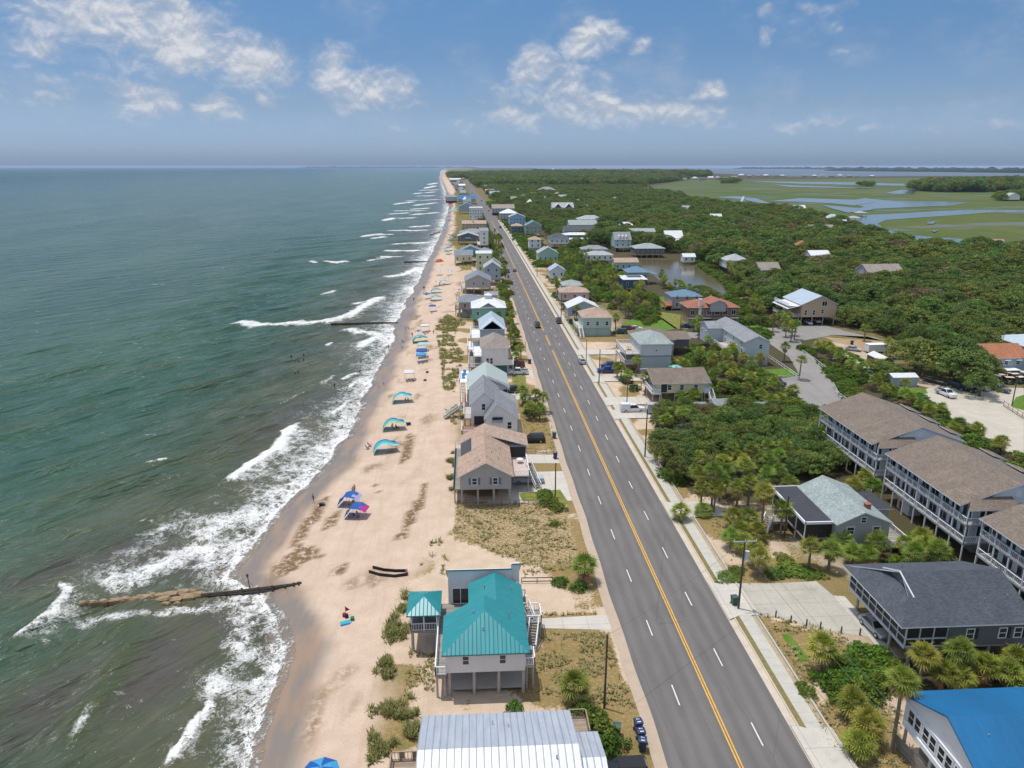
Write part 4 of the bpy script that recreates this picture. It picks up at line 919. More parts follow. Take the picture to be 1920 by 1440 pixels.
# ---- B7 white hip roof with cupola
h = House('beach_house', 'aqua sided beach house with a broad white metal hip roof and a cupola', 'the white roofed aqua house', 6., 262.)
h.wall(.3, 11.9, 256.4, 268.5, 3., 7.1, S_AQUA); h.hip(.3, 11.9, 256.4, 268.5, 7.2, 2.9, R_WHITEM, .5, 5.4, 'x'); h.slope([(3.6, 255.9, 7.5), (8.2, 255.9, 7.5), (5.9, 256.6, 8.6)], pbr('slate gable louvre', (.27, .29, .32)), name='gable_vent', t=.2); h.gable(3.2, 8.6, 256., 261., 7.3, 1.5, 'y', R_WHITEM, .2)
mb = MB(); mb.box(5., 7.2, 261.4, 263.6, 9.6, 10.7); h.add(mb, 'cupola', WHITE); h.hip(5., 7.2, 261.4, 263.6, 10.75, .7, R_WHITEM, .3, 1.3); h.piles(.6, 11.6, 256.8, 268., 3., 4, 3); h.wins(.3, 11.9, 256.4, 268.5, 5.2, 'swe')
# ---- B8 pink walls grey blue roof
h = House('beach_house', 'low rosy sided beach house with a grey blue hip roof and sea side stairs', 'the rosy beach house', -1., 280.)
h.wall(-4.6, 4., 275., 286., 3., 6., S_PINK); h.hip(-4.6, 4., 275., 286., 6.05, 2., R_SLATE, .5, 4.2, 'x'); h.piles(-4.4, 3.8, 275.4, 285.6, 3., 3, 3); h.deck(-6.2, -4.6, 276., 285., 3., 'ws', WOODG, WOODG, (2, 2)); h.stairs((-3., 275., 3.), (1.2, 273.6, .0), 1.2, WOODG, WOODG); h.wins(-4.6, 4., 275., 286., 4.6, 'sw'); h.wall(-3.6, 3.6, 275.6, 285., 0., 3., S_BLUE, name='ground_floor')
def simple(name, label, nick, x0, x1, y0, y1, zf, ze, rise, form, rm, wm, wf='sw', piles=True, step=3., base=None, cat='house', o=.4, porch=None, far=False):
    h = House(name, label, nick, (x0 + x1) / 2, (y0 + y1) / 2, cat)
    if form == 'gy': h.wall(x0, x1, y0, y1, zf, ze, wm, ('y', rise)); h.gable(x0, x1, y0, y1, ze, rise, 'y', rm, o)
    elif form == 'gx': h.wall(x0, x1, y0, y1, zf, ze, wm, ('x', rise)); h.gable(x0, x1, y0, y1, ze, rise, 'x', rm, o)
    elif form == 'hip': h.wall(x0, x1, y0, y1, zf, ze, wm); h.hip(x0, x1, y0, y1, ze + .06, rise, rm, o)
    elif form == 'flat': h.wall(x0, x1, y0, y1, zf, ze, wm); h.slope([(x0 - o, y0 - o, ze + .15), (x1 + o, y0 - o, ze + .15), (x1 + o, y1 + o, ze + .3), (x0 - o, y1 + o, ze + .3)], rm)
    if not far and piles and zf > 1.5:
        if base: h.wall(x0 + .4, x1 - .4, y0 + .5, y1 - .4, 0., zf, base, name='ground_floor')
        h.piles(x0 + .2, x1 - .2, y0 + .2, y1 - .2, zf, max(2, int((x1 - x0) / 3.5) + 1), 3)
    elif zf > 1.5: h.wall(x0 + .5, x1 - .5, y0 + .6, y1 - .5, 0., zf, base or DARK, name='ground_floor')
    st = 0
    for z in np.arange(zf + 1.6, ze - .3, 2.9): h.wins(x0, x1, y0, y1, float(z), wf, step=step)
    if porch:
        f, d, rl = porch; q = {'s': (x0, x1, y0 - d, y0), 'w': (x0 - d, x0, y0, y1), 'n': (x0, x1, y1, y1 + d), 'e': (x1, x1 + d, y0, y1)}[f]
        h.deck(*q, zf, rl, DECKW, TRIM, (3, 2) if f in 'sn' else (2, 3), .5)
    return h
h = simple('beach_house', 'small beach house with a flat grey roof tucked behind the rosy house', 'the flat grey roofed beach house', 5.6, 10.6, 296., 303., 2.8, 5., .8, 'gx', R_GREY, S_GREY, 's')
h = simple('beach_house', 'wide blue grey board sided house with a low grey gable roof facing down the beach', 'the wide blue grey gabled house', -2.6, 8.8, 327.6, 343., 3., 6.1, 2.7, 'gy', R_SLATE, S_GREY, '', porch=('w', 1.8, 'ws'))
for c in (1.2, 5.4): h.win('s', 327.6, c, 4.9, .9, 1.1)
h = simple('beach_house', 'tall slate blue gabled house with a pale shingle roof behind the wide blue grey one', 'the slate blue gabled house', 6.4, 14.2, 352., 364., 3., 8.6, 2.6, 'gy', R_LGREY, S_BLUE, 's')
h = simple('beach_house', 'narrow pale lime beach house with a flat white roof three floors high', 'the pale lime tower house', 3., 10.6, 380., 391., 3., 12.2, .3, 'flat', R_WHITEM, S_LIME, 's', porch=('w', 2.4, 'ws'))
h = simple('beach_house', 'grey gabled house beside the pale lime tower house, nearer the road', 'the grey gabled house by the lime tower', 8.4, 15., 371., 379., 3., 8., 2.2, 'gy', R_GREY, S_BLUE, 's')
h = simple('beach_house', 'tan walled beach house with a wide green gable closest to the sea', 'the green gabled beach house', -9.2, 1., 426., 440., 2.6, 6.2, 2.2, 'gx', R_SLATE, S_CREAM, 's'); h.wall(-6., 6., 441., 452., 3., 7.2, S_AQUA, ('y', 2.6)); h.gable(-6., 6., 441., 452., 7.2, 2.6, 'y', R_SLATE)
h = simple('beach_house', 'grey roofed cottage among palms between the green gable and the road', 'the grey cottage among palms', 4., 13., 438., 450., 3., 6.4, 2.2, 'hip', R_GREY, S_SAGE, 's')
h = simple('beach_house', 'slim white three storey tower house by the beach road', 'the slim white tower house', 6.8, 12.4, 515., 540., 3., 12.4, .5, 'flat', R_GREY, S_WHITE, 'sw', porch=('w', 2., 'ws'))
h = simple('beach_house', 'low beach house with a light gable roof and blue awnings beside the dune grass', 'the blue awning beach house', -9., 6., 540., 556., 3., 6.6, 2.4, 'gy', R_LGREY, S_SLATE, 's'); mb = MB(); mb.poly([(-3.4, 538.4, 5.2), (.4, 538.4, 5.2), (.4, 540., 6.2), (-3.4, 540., 6.2)]); h.add(mb, 'awning', R_BLUE)
h = simple('beach_house', 'dark grey roofed house just beyond the slim white tower', 'the dark grey roofed house', -8., 12., 572., 588., 3., 6.4, 2.6, 'hip', R_GREY, S_GREY, 's')
h = simple('beach_house', 'brown and tan beach house with a mast like white chimney', 'the brown tan beach house', -7., 14., 655., 680., 2., 7., 2., 'gx', R_TAN, S_TAN, 's'); h.chimney(2.5, 660., 6., 13., 1.6, WHITE)
h = simple('beach_house', 'three storey white beach house with dark windows and a bright white roof', 'the three storey white beach house', -.5, 13., 790., 806., 3., 13.5, .4, 'flat', R_WHITEM, S_WHITE, 's', step=2.6)
h = simple('beach_house', 'blue grey shingled house behind the three storey white one', 'the blue grey shingled house', -13., 6., 905., 925., 3., 9., 4., 'gy', R_BLUE2, S_BLUE, 's')
h = simple('beach_house', 'low house with a bright blue roof far up the beach', 'the far bright blue roof', -18., 9., 1145., 1175., 3., 8., 4.5, 'gx', R_BLUE, S_GREY, 's')
h = simple('beach_house', 'grey house seaward of the far bright blue roof', 'the far grey house', -38., -20., 1190., 1215., 3., 9., 4., 'hip', R_GREY, S_GREY, 's', far=True)
# ================================================================ landward side of the road
# ---- R1 bright blue roof, bottom right corner
h = House('house', 'white sided house with a smooth bright blue roof in the bottom right corner', 'the bright blue roofed house', 46., 51.)
h.wall(41.3, 56., 44.6, 57.1, 3., 6.25, S_WHITE, ('x', 2.6, 50.85)); h.gable(41.3, 56., 44.6, 57.1, 6.25, 2.75, 'x', R_BLUE, .55, 50.85, trim=R_BLUE)
mb = MB(); mb.box(41.18, 41.3, 44.8, 56.9, 3., 3.5); mb.box(41.2, 41.3, 44.8, 56.9, 5.55, 5.7); h.add(mb, 'trim_band', TRIM)
for k in range(5):
    for d_ in (-.55, .55): h.win('w', 41.3, 46.2 + k * 2.3 + d_ * .95, 4.6, .8, 1.35)
h.piles(41.6, 55., 45., 56.8, 3., 4, 4); h.wall(43., 55., 45.4, 56.4, 0., 2.9, S_GREY, name='ground_floor'); h.vents([(43.4, 49.2, 8.3)])
mb = MB()
for a, b in (((37.9, 52.6), (41.6, 52.6)), ((41.6, 52.6), (41.0, 57.4))): mb.beam((*a, .8), (*b, .8), .06, 1.5)
for x, y in ((37.9, 52.6), (39.7, 52.6), (41.6, 52.6), (41.3, 55.), (41., 57.4)): mb.box(x - .06, x + .06, y - .06, y + .06, 0, 1.65)
tag(mb.build('fence', WOODG), 'weathered board fence beside the bright blue roofed house', 'fence')
# ---- R2 charcoal
h = House('house', 'big raised house with a charcoal shingle roof, small gablet and a long screened porch', 'the charcoal roofed house', 55., 74.5)
h.wall(52.8, 62.2, 68.3, 80.9, 3.1, 6., S_SLATE); h.wall(50.5, 52.8, 69.2, 80.5, 3.1, 6., S_SLATE)
x0, x1, y0, y1, ze, zr, ym = 47., 62.9, 67.8, 81.3, 6.05, 9.0, 74.4
h.slope([(x0, y0, ze), (x1, y0, ze), (x1 - .4, ym, zr), (50.3, ym, zr), (49.6, 71.4, 7.6)], R_DGREY); h.slope([(x1, y1, ze), (x0, y1, ze), (49.6, 77.4, 7.6), (50.3, ym, zr), (x1 - .4, ym, zr)], R_DGREY); h.slope([(x0, y1, ze), (x0, y0, ze), (50.35, 71.2, 7.55), (50.35, 77.6, 7.55)], R_DGREY)
mb = MB(); mb.poly([(50.45, 71.6, 7.5), (50.45, 77.2, 7.5), (50.45, ym, 8.9)]); h.add(mb, 'gablet', S_SLATE)
mb = MB(); mb.beam((50.1, 71.1, 7.62), (50.1, ym, 9.1), .1, .16); mb.beam((50.1, 77.7, 7.62), (50.1, ym, 9.1), .1, .16); h.add(mb, 'barge_board', TRIM)
mb = MB(); mb.box(62.2, 62.25, 68.3, 80.9, 3.1, 6.); mb.poly([(62.2, 68.3, 6), (62.2, 80.9, 6), (62.2, ym, 8.7)]); h.add(mb, 'gable_panel', S_SLATE)
h.deck(48., 62.2, 68.3, 80.9, 3.1, '', WOODG)
mb = MB(); mb.box(48.1, 48.13, 68.5, 80.8, 3.3, 5.9); mb.box(48.1, 52.8, 68.42, 68.45, 3.3, 5.9); h.add(mb, 'porch_screen', SCREEN)
mb = MB()
for k in range(9): mb.box(48., 48.12, 68.4 + k * 1.55 - .06, 68.4 + k * 1.55 + .06, 3.1, 6.)
for k in range(4): mb.box(48. + k * 1.6 - .06, 48. + k * 1.6 + .06, 68.3, 68.42, 3.1, 6.)
for z in (3.15, 4.15): mb.box(47.98, 48.09, 68.3, 80.9, z - .07, z + .07); mb.box(48., 52.8, 68.28, 68.4, z - .07, z + .07)
mb.box(47.97, 48.1, 68.3, 80.9, 2.85, 3.08); h.add(mb, 'porch_frame', pbr('pale grey trim', (.55, .57, .60)))
for c in (55.4, 59.2, 61.):
    h.win('s', 68.3, c, 4.6, .8, 1.2)
    mb = MB(); mb.box(c + .62, c + .95, 68.22, 68.3, 3.95, 5.25); h.add(mb, 'shutter', BLACK)
h.piles(49.2, 61.6, 69., 80.4, 2.9, 5, 4, 1.2)
mb = MB()
for y in (71.2, 74.8, 79.3):
    mb.beam((49.2, y, 1.6), (48.4, y + 1.2, 3.), .12, .12)
h.add(mb, 'brace', PILE); h.vents([(58., 70.4, 7.4), (61., 70.8, 7.5), (52.6, 77.8, 7.8), (59., 77.6, 7.8)])
# ---- R3 sage roof with black porch roof
h = House('house', 'low house with a sage shingle gable roof, brick chimney and a flat black porch roof', 'the sage shingled house', 57., 102.)
h.wall(53.5, 61.4, 95.2, 108.2, .6, 4.45, S_GREY, ('y', 1.75, 57.2)); h.gable(53.5, 61.4, 95.2, 108.2, 4.45, 1.75, 'y', R_SAGE, .35, 57.2); h.chimney(59.2, 98., 4.8, 6.3, .75)
h.wall(61.4, 65.1, 101.8, 107.8, .6, 3.3, S_GREY); h.slope([(61.6, 101.4, 3.6), (65.5, 101.4, 3.5), (65.5, 108.1, 3.5), (61.6, 108.1, 3.6)], R_BLK); h.vents([(63., 104., 3.6), (63.6, 106., 3.6)])
h.slope([(49., 96.2, 4.25), (53.7, 96.2, 4.35), (53.7, 108.9, 4.35), (49., 108.9, 4.25)], R_BLK, .3); mb = MB(); mb.box(48.95, 53.7, 96.1, 96.3, 4.0, 4.4); mb.box(48.9, 49.1, 96.1, 109., 4.0, 4.4); mb.box(48.95, 53.7, 108.85, 109., 4., 4.4); h.add(mb, 'roof_edge', TRIM)
h.deck(49.2, 53.5, 96.5, 108.6, 1.5, '', WOODG); mb = MB(); mb.box(49.35, 49.4, 96.7, 108.4, 1.5, 4.); mb.box(49.4, 53.4, 96.65, 96.7, 1.5, 4.); h.add(mb, 'porch_screen', SCREEN)
for y in (96.6, 99.6, 102.6, 105.6, 108.5):
    mb = MB(); mb.box(49.2, 49.33, y - .07, y + .07, 0., 4.1); h.add(mb, 'post', TRIM)
h.wins(53.5, 61.4, 95.2, 108.2, 3.3, 's', 1., 1.1); h.win('s', 95.2, 57.3, 5., .7, .8)
h.deck(61.5, 64.6, 94.2, 100.6, .9, 'es', WOODG, TRIM, (2, 3)); h.deck(46.6, 49., 102., 104.5, 1.5, 'ns', WOODG, TRIM, (2, 2)); h.stairs((46.6, 103.2, 1.5), (44.8, 101., .0), 1.3, WOODG)
# ---- condominium blocks
def condo(label, nick, y0, y1, x0=70., lev=(3., 5.9), extra=True):
    h = House('apartment_block', label, nick, 78., (y0 + y1) / 2, 'apartment block')
    h.wall(72., 86.4, y0 + 1.8, y1 - 1.2, 2.9, 8.3, S_COND, ('y', 2.88, 78.3)); h.wall(73.5, 86., y0 + 2.6, y1 - 2, 0., 2.9, S_GREY, name='ground_floor')
    h.gable(70., 86.4, y0 + 1.8, y1 - .6, 8.35, 2.9, 'y', R_BROWN, .4, 78.3); h.slope([(69.6, y0 - .4, 8.4), (77.4, y0 - .4, 8.4), (77.4, y0 + 2.2, 9.6), (71.6, y0 + 2.2, 9.6)], R_BROWN)
    mb = MB(); mb.tube((78.3, y0 + 1.72, 9.7), (78.3, y0 + 1.79, 9.7), .5, .5, 12); h.add(mb, 'gable_vent', TRIM)
    mb = MB(); mb.box(72., 86.4, y0 + 1.72, y0 + 1.8, 8.4, 8.62); h.add(mb, 'trim_band', TRIM)
    for z in lev:
        h.deck(x0, 72., y0, y1 - .4, z, 'ws', pbr('grey balcony floor', (.36, .36, .36)), TRIM, None, .3); h.deck(72., 77., y0, y0 + 1.8, z, 's', pbr('grey balcony floor', (.36, .36, .36)), TRIM, None, .3)
        n = int((y1 - y0 - 2) / 2.4)
        for k in range(n): h.door('w', 72., y0 + 2.9 + k * (y1 - y0 - 4) / max(1, n - 1), z, 1.8, 2.1)
        h.door('s', y0 + 1.8, 74., z, 1.8, 2.1)
    n = int((y1 - y0) / 2.9)
    for k in range(n + 1):
        y = y0 + .1 + (y1 - y0 - .6) * k / n
        mb = MB(); mb.box(70., 70.16, y - .08, y + .08, 0., 8.4); h.add(mb, 'post', TRIM)
    for x in (72.6, 75., 77.):
        mb = MB(); mb.box(x - .08, x + .08, y0, y0 + .16, 0., 8.4); h.add(mb, 'post', TRIM)
    for k in range(3): h.slope([(86.2, y0 + 5 + k * 6.5, 9.), (88.6, y0 + 5 + k * 6.5, 8.2), (88.6, y0 + 8.6 + k * 6.5, 8.2), (86.2, y0 + 8.6 + k * 6.5, 9.)], R_BROWN); h.wall(86.4, 88.2, y0 + 5.3 + k * 6.5, y0 + 8.3 + k * 6.5, 0., 8.2, S_COND, name='stair_bay')
    h.vents([(80. + .4 * k, y0 + 5 + k * 4.3, 10.6) for k in range(4)])
    return h
condo('pale blue balcony block with a brown roof, farthest of the three from the camera', 'the far balcony block', 115.2, 137.4)
condo('pale blue balcony block with brown roof between the other two blocks like it', 'the middle balcony block', 91., 112.7)
condo('pale blue balcony block cut by the right edge, behind the charcoal roofed house', 'the balcony block at the right edge', 68., 88.6)
mb = MB(); mb.box(70.9, 73., 105.6, 108.9, 0, 2.6); o = mb.build('utility_shed', S_COND); tag(o, 'small pale plywood utility shed against the middle balcony block', 'shed'); 
mb = MB(); mb.box(70.85, 70.9, 107.6, 108.3, .2, 1.6); mb.build('door', pbr('faded red door', (.32, .07, .06)), None).parent = o
# ---- R4 cream cottage
h = House('house', 'cream cottage with a brown shingle roof, white porch and a palm before its roof', 'the cream cottage', 50., 172.)
h.wall(44.9, 55.6, 165.9, 178.6, 2.9, 5.4, S_CREAM, ('x', 1.9)); h.gable(43.2, 56.6, 165.9, 178.6, 5.4, 1.9, 'x', R_BROWN, .45); h.deck(42.8, 44.9, 165.6, 178., 2.9, 'ws', WHITE, TRIM, (2, 3)); h.deck(55.6, 57.4, 166., 172., 2.9, 'es', WHITE, TRIM, (2, 2)); h.stairs((57., 166., 2.9), (57.2, 162.4, 0.), 1.1)
for c in (47., 50., 53.4): h.win('s', 165.9, c, 4.3, .9, 1.2)
mb = MB(); mb.box(45., 46.4, 165.84, 165.9, 3.1, 5.2); h.add(mb, 'porch_screen', SCREEN); h.piles(45.2, 55.2, 166.2, 178., 2.9, 4, 3); h.wall(46., 55., 167., 178., 0., 2.9, S_SLATE, name='ground_floor')
for n_, (x0, x1, y0, y1, zz_, m_, lb) in enumerate(((55.4, 60., 157., 161.6, 2.5, R_GREY, 'flat grey shed roof beside the cream cottage'), (64.6, 68.2, 154.2, 157.8, 2.6, R_GREY, 'white garden shed with a grey roof at the edge of the thicket'), (50.6, 53., 155.6, 159.2, 2.4, R_GREY, 'little grey shed behind the parked cargo trailer'))):
    h = House('garden_shed', lb, None, (x0 + x1) / 2, (y0 + y1) / 2, 'shed'); h.wall(x0, x1, y0, y1, 0., zz_, S_WHITE, ('x', .8)); h.gable(x0, x1, y0, y1, zz_, .8, 'x', m_, .25)
# ---- R5 pale blue with white deck
h = House('house', 'pale blue house with a grey hip roof and a two level white deck', 'the pale blue deck house', 50.4, 200.)
h.wall(46.2, 54.8, 193.5, 206.4, 5.1, 8.4, S_LBLUE); h.wall(46.3, 54.7, 193.6, 206.3, 0., 5., S_BLUE, name='ground_floor'); h.hip(46.2, 54.8, 193.5, 206.4, 8.45, 2.1, R_SAGE, .4, 4.7, 'y'); mb = MB(); mb.box(46.1, 54.9, 193.4, 206.5, 4.98, 5.1); h.add(mb, 'band', S_SLATE)
h.deck(42., 46.2, 194., 207.4, 5.5, 'wsn', DECKW, TRIM, (2, 3)); h.deck(42., 46.2, 194., 207.4, 2.8, 'ws', DECKW, TRIM, None); h.win('s', 193.5, 50.5, 6.6, .5, .5); h.wins(46.2, 54.8, 193.5, 206.4, 6.8, 'w')
mb = MB(); mb.tube((44., 199., 5.5), (44., 199., 6.2), .06, .06, 6); mb.box(43.3, 44.7, 198.2, 199.8, 6.2, 6.28); tag(mb.build('patio_table', pbr('yellow pine', (.50, .29, .08))), 'yellow wooden table on the white upper deck of the pale blue house', 'table')
h = simple('house', 'sprawling brown roofed house behind the pale blue deck house', 'the sprawling brown roofed house', 48.6, 59.6, 208.6, 221., 2.6, 6., 2.3, 'hip', R_BROWN, S_TAN, 's'); h.wall(59.6, 65.6, 213.6, 224., 2.6, 5., S_SLATE); h.gable(59.6, 65.6, 213.6, 224., 5., 1.2, 'x', R_BROWN, .4); h.slope([(52.4, 208.2, 6.3), (55.8, 208.2, 6.3), (54.1, 208.6, 7.4)], S_SLATE, name='gable_vent')
# ---- R6 two storey pale house with stairs
h = House('house', 'two storey pale blue house with slate grey roof and white stair in its notch', 'the pale two storey house', 80., 213.)
h.wall(77.9, 85., 200.2, 228., 2.6, 7., S_LBLUE, ('y', 1.6)); h.wall(78., 84.9, 200.3, 227.9, 0., 2.6, S_GREY, name='ground_floor'); h.gable(77.9, 85., 200.2, 228., 7., 1.6, 'y', R_GREY, .35); h.wall(73.4, 77.9, 219.5, 228., 1.8, 6.9, S_LBLUE, ('x', 1.3)); h.gable(73.4, 79.5, 219.5, 228., 6.9, 1.3, 'x', R_GREY, .35)
h.wins(77.9, 85., 200.2, 219., 4., 'w', .9, 1.2, 4.5); h.wins(77.9, 85., 200.2, 219., 6., 'w', .8, .9, 6.); h.win('s', 200.2, 82.4, 5.6, .9, 1.2); h.wins(73.4, 77., 219.5, 228., 5., 'w', 1., 1.2)
h.deck(74.4, 77.9, 208., 217., 3., 'ws', DECKW, TRIM, (2, 2)); h.stairs((75., 208., 3.), (75.4, 203.4, .3), 1.3)
# ---- R7 russet
h = House('house', 'wide house with a russet roof, upper gable and dark balcony by the pond', 'the russet roofed house', 87., 262.)
h.wall(78., 96., 257., 267., 2.8, 6.4, S_BRNW); h.hip(78., 96., 257., 267., 6.45, 2.3, R_RED, .6, 5.6, 'x'); h.wall(85.6, 91., 255.6, 262., 5., 8., S_GREY, ('y', 1.2)); h.gable(85.2, 91.4, 255.6, 264., 8., 1.2, 'y', R_RED, .5); h.chimney(82.2, 257.4, 2., 9.4, 1., WHITE)
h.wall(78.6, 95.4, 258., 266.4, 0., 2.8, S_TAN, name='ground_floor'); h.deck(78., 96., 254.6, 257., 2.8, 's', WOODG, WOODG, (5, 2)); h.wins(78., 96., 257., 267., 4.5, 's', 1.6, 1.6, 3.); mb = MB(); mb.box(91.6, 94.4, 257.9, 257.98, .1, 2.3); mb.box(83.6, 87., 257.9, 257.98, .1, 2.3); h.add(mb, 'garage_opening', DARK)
# ---- R8 tan gable house
h = House('house', 'tall tan house on pilings with a pale metal gable roof and white upper terrace', 'the tall tan house', 124., 260.)
h.wall(118.2, 131., 254., 270., 3., 7.6, S_TAN, ('y', 3., 125.)); h.gable(118.2, 131., 254., 270., 7.6, 3., 'y', R_LBLUE, .4, 125.); h.deck(113.6, 118.2, 255., 268., 3., 'ws', DECKW, TRIM, (2, 3)); h.slope([(113.2, 254.6, 6.), (118.4, 254.6, 7.2), (118.4, 268.4, 7.2), (113.2, 268.4, 6.)], R_WHITEM); h.deck(113.8, 118.2, 255., 268., 6.95, 'w', WHITE, TRIM)
for c, z, w_, hh_ in ((119.8, 4.7, .8, 1.7), (122.8, 4.7, .8, 1.7), (125.9, 5., .9, 1.3), (126.4, 7.9, 1.8, 1.6)): h.win('s', 254., c, z, w_, hh_)
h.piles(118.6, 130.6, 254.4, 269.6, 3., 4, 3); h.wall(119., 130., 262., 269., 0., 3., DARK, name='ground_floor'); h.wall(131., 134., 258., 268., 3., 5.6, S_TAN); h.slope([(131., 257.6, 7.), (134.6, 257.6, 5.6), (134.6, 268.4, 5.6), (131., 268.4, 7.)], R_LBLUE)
# ---- others, mid distance
h = simple('house', 'grey house with a slate blue hip roof and an orange wooden deck beside the pond', 'the blue hip roofed pond house', 79.8, 91.6, 285.6, 296., .6, 5.4, 2., 'hip', R_BLUE2, S_GREY, 's'); h.deck(76.6, 79.8, 284.6, 292., 2., 'ws', pbr('orange cedar deck', (.42, .13, .04)), pbr('orange cedar deck', (.42, .13, .04)), (2, 2))
h = simple('house', 'mint sided house with a tan hip roof, white stairs and palms on its lawn', 'the mint house', 37.4, 47., 240.6, 252., 2.8, 6.4, 2.4, 'hip', R_TAN, S_MINT, 'sw', base=S_MINT, porch=('w', 2., 'ws')); h.stairs((36.4, 240.6, 2.8), (36.6, 236.4, 0.), 1.2)
simple('house', 'house with a bright white metal gable roof next to the mint house', 'the white roofed cottage', 35., 46., 261., 271., 2.8, 5.9, 2.4, 'gy', R_WHITEM, S_BLUE, 'sw')
simple('house', 'pinkish roofed cottage half hidden by palms on the landward side of the road', 'the pinkish roofed cottage', 36.4, 48., 296., 305., 2.6, 5.8, 1.9, 'hip', R_TAN, S_PINK, 's')
simple('house', 'low cottage with a pale sage roof wrapped in palms', 'the pale sage cottage', 40., 48.4, 316., 326., 2.4, 5.4, 1.8, 'hip', R_SAGE, S_SAGE, 's')
simple('house', 'small white house with a lavender blue metal gable roof beside the road', 'the lavender roofed cottage', 38.6, 46., 357., 367., 3., 6.4, 2.3, 'gy', R_LAV, S_LBLUE, 's', porch=('s', 1.8, 's'))
h = simple('house', 'navy house with a flat white roof and a black solar panel', 'the navy flat roofed house', 68.4, 79., 326., 338., 2.8, 6.2, .2, 'flat', R_WHITEM, S_NAVY, 's'); mb = MB(); mb.box(71.6, 78., 332., 336.4, 6.62, 6.72); h.add(mb, 'solar_panel', GLASS)
h = simple('house', 'house with a slate blue roof behind the navy flat roofed one', 'the slate blue roofed house', 75.6, 86., 351., 362., 2.6, 6., 2.4, 'hip', R_BLUE2, S_SAGE, 's'); h.slope([(86., 352., 5.6), (90.4, 352., 5.), (90.4, 360., 5.), (86., 360., 5.6)], R_BLUE2)
simple('house', 'long low mint house with a tan roof at the head of the pond', 'the long tan roofed house', 78.6, 91.4, 399.6, 408., 1., 4.8, 1.8, 'gx', R_TAN, S_MINT, 's')
simple('house', 'white house with a pale grey hip roof and a dark undercroft on the green lawn', 'the white house on the lawn', 66.4, 82., 423., 433., 3., 6., 2., 'hip', R_LGREY, S_WHITE, 's')
simple('house', 'grey hip roofed house just behind the white house on the lawn', 'the grey house behind the lawn', 69., 85., 456., 467., 2.6, 5.8, 2., 'hip', R_GREY, S_GREY, 's')
simple('house', 'dark timber house with a green grey hip roof at the far pond bank', 'the dark timber house', 103., 121.6, 459., 474., 2.4, 5.8, 2.6, 'hip', R_SAGE, S_SLATE, 's')
h = simple('house', 'three storey house with a steep grey roof, white dormers and a full aqua porch', 'the dormered porch house', 96.6, 107.6, 494., 508., 3., 8., 4.4, 'gx', R_GREY, S_MINT, 's', porch=('s', 2., 's'))
for k in range(3):
    x = 100. + k * 2.4; h.wall(x - .7, x + .7, 494.4, 498., 8.6, 10.2, S_WHITE, ('y', .7), name='dormer')
h = simple('house', 'white house with a steep white roof and wrap around porch roof beyond the pond', 'the white wrap porch house', 135., 147., 508., 521., 3., 7.4, 4.6, 'gx', R_WHITEM, S_WHITE, 's'); h.hip(132.6, 149.4, 505.6, 523., 6., 1.2, R_WHITEM, .4, 3.)
simple('house', 'grey roofed house with a white rail porch and a central white stair', 'the house with the central stair', 55., 68.6, 515., 528., 3.6, 7.6, 2.8, 'hip', R_DGREY, S_LBLUE, 's', porch=('s', 1.6, 's'))
h = simple('house', 'pale mint house with a low grey gable roof and a brown chimney', 'the pale mint gabled house', 40., 52., 438., 450., 1., 5.6, 3.4, 'gy', R_LGREY, S_MINT, 's'); h.chimney(45.4, 446., 6., 10.4, 1.)
simple('house', 'narrow two storey white house with a tan hip roof and glazed upper porch', 'the narrow tan roofed house', 39., 47., 493., 502., 3., 8.4, 1.9, 'hip', R_TAN, S_WHITE, 's', base=S_BLUE)
simple('house', 'sage gabled house with a dark blue porch front', 'the sage gabled porch house', 45., 58., 606., 620., 2.6, 9., 3.4, 'gy', R_GREEN, S_SAGE, 's')
simple('house', 'small blue porch house right beside the sage gabled one', 'the small blue porch house', 34.6, 44., 622., 634., 2.6, 7.4, 2., 'hip', R_TAN, S_NAVY, 's')
simple('house', 'sky blue gabled house with blue shutters by the road', 'the sky blue house', 37., 52., 706., 722., 2.6, 9.4, 3., 'gy', R_LGREY, S_SKY, 's')
simple('house', 'house with a small white pyramid roof by the road bend', 'the white pyramid roofed house', 31., 49., 776., 792., 3., 8.6, 4., 'hip', R_WHITEM, S_GREY, 's')
simple('house', 'taupe roofed house among trees past the white pyramid roof', 'the taupe roofed house', 26., 52., 880., 905., 3., 8., 4., 'gx', R_TAUPE, S_GREY, 's', far=True)
h = simple('house', 'white many gabled house with bright dormers standing above the trees', 'the white dormered house', 92., 116., 838., 856., 3., 11., 5., 'gx', R_LGREY, S_WHITE, 's')
for k in range(2): h.gable(94. + k * 12, 102. + k * 12, 836., 846., 11., 4., 'y', R_WHITEM, .3)
simple('house', 'mint trimmed grey house with a bright white porch roof', 'the bright porch roofed house', 100., 124., 690., 706., 3., 8., 3.4, 'hip', R_LGREY, S_MINT, 's', far=True)
simple('house', 'grey house row end with a pale sage roof', 'the pale sage row house', 84., 108., 632., 650., 3., 7.4, 3.4, 'gx', R_SAGE, S_GREY, 's', far=True)
simple('house', 'dark grey roofed house in the row behind the central stair house', 'the dark grey row house', 74., 98., 584., 600., 3., 6.6, 3., 'gx', R_DGREY, S_GREY, 's', far=True)
simple('house', 'house with a broad flat white roof above the central stair house', 'the broad white roofed house', 68., 90., 548., 560., 3., 6.4, 1.4, 'hip', R_WHITEM, S_SLATE, 's', far=True)
simple('house', 'pair of white roof planes low beside the house with the central stair', 'the low white roof', 70., 86., 532., 540., 2.4, 4.6, .8, 'gx', R_WHITEM, S_SLATE, 's', far=True)
simple('house', 'house with a white metal roof behind the dormered porch house', 'the far white metal roof', 116., 140., 640., 656., 2., 6.4, 2., 'gx', R_WHITEM, S_GREY, 's', far=True)
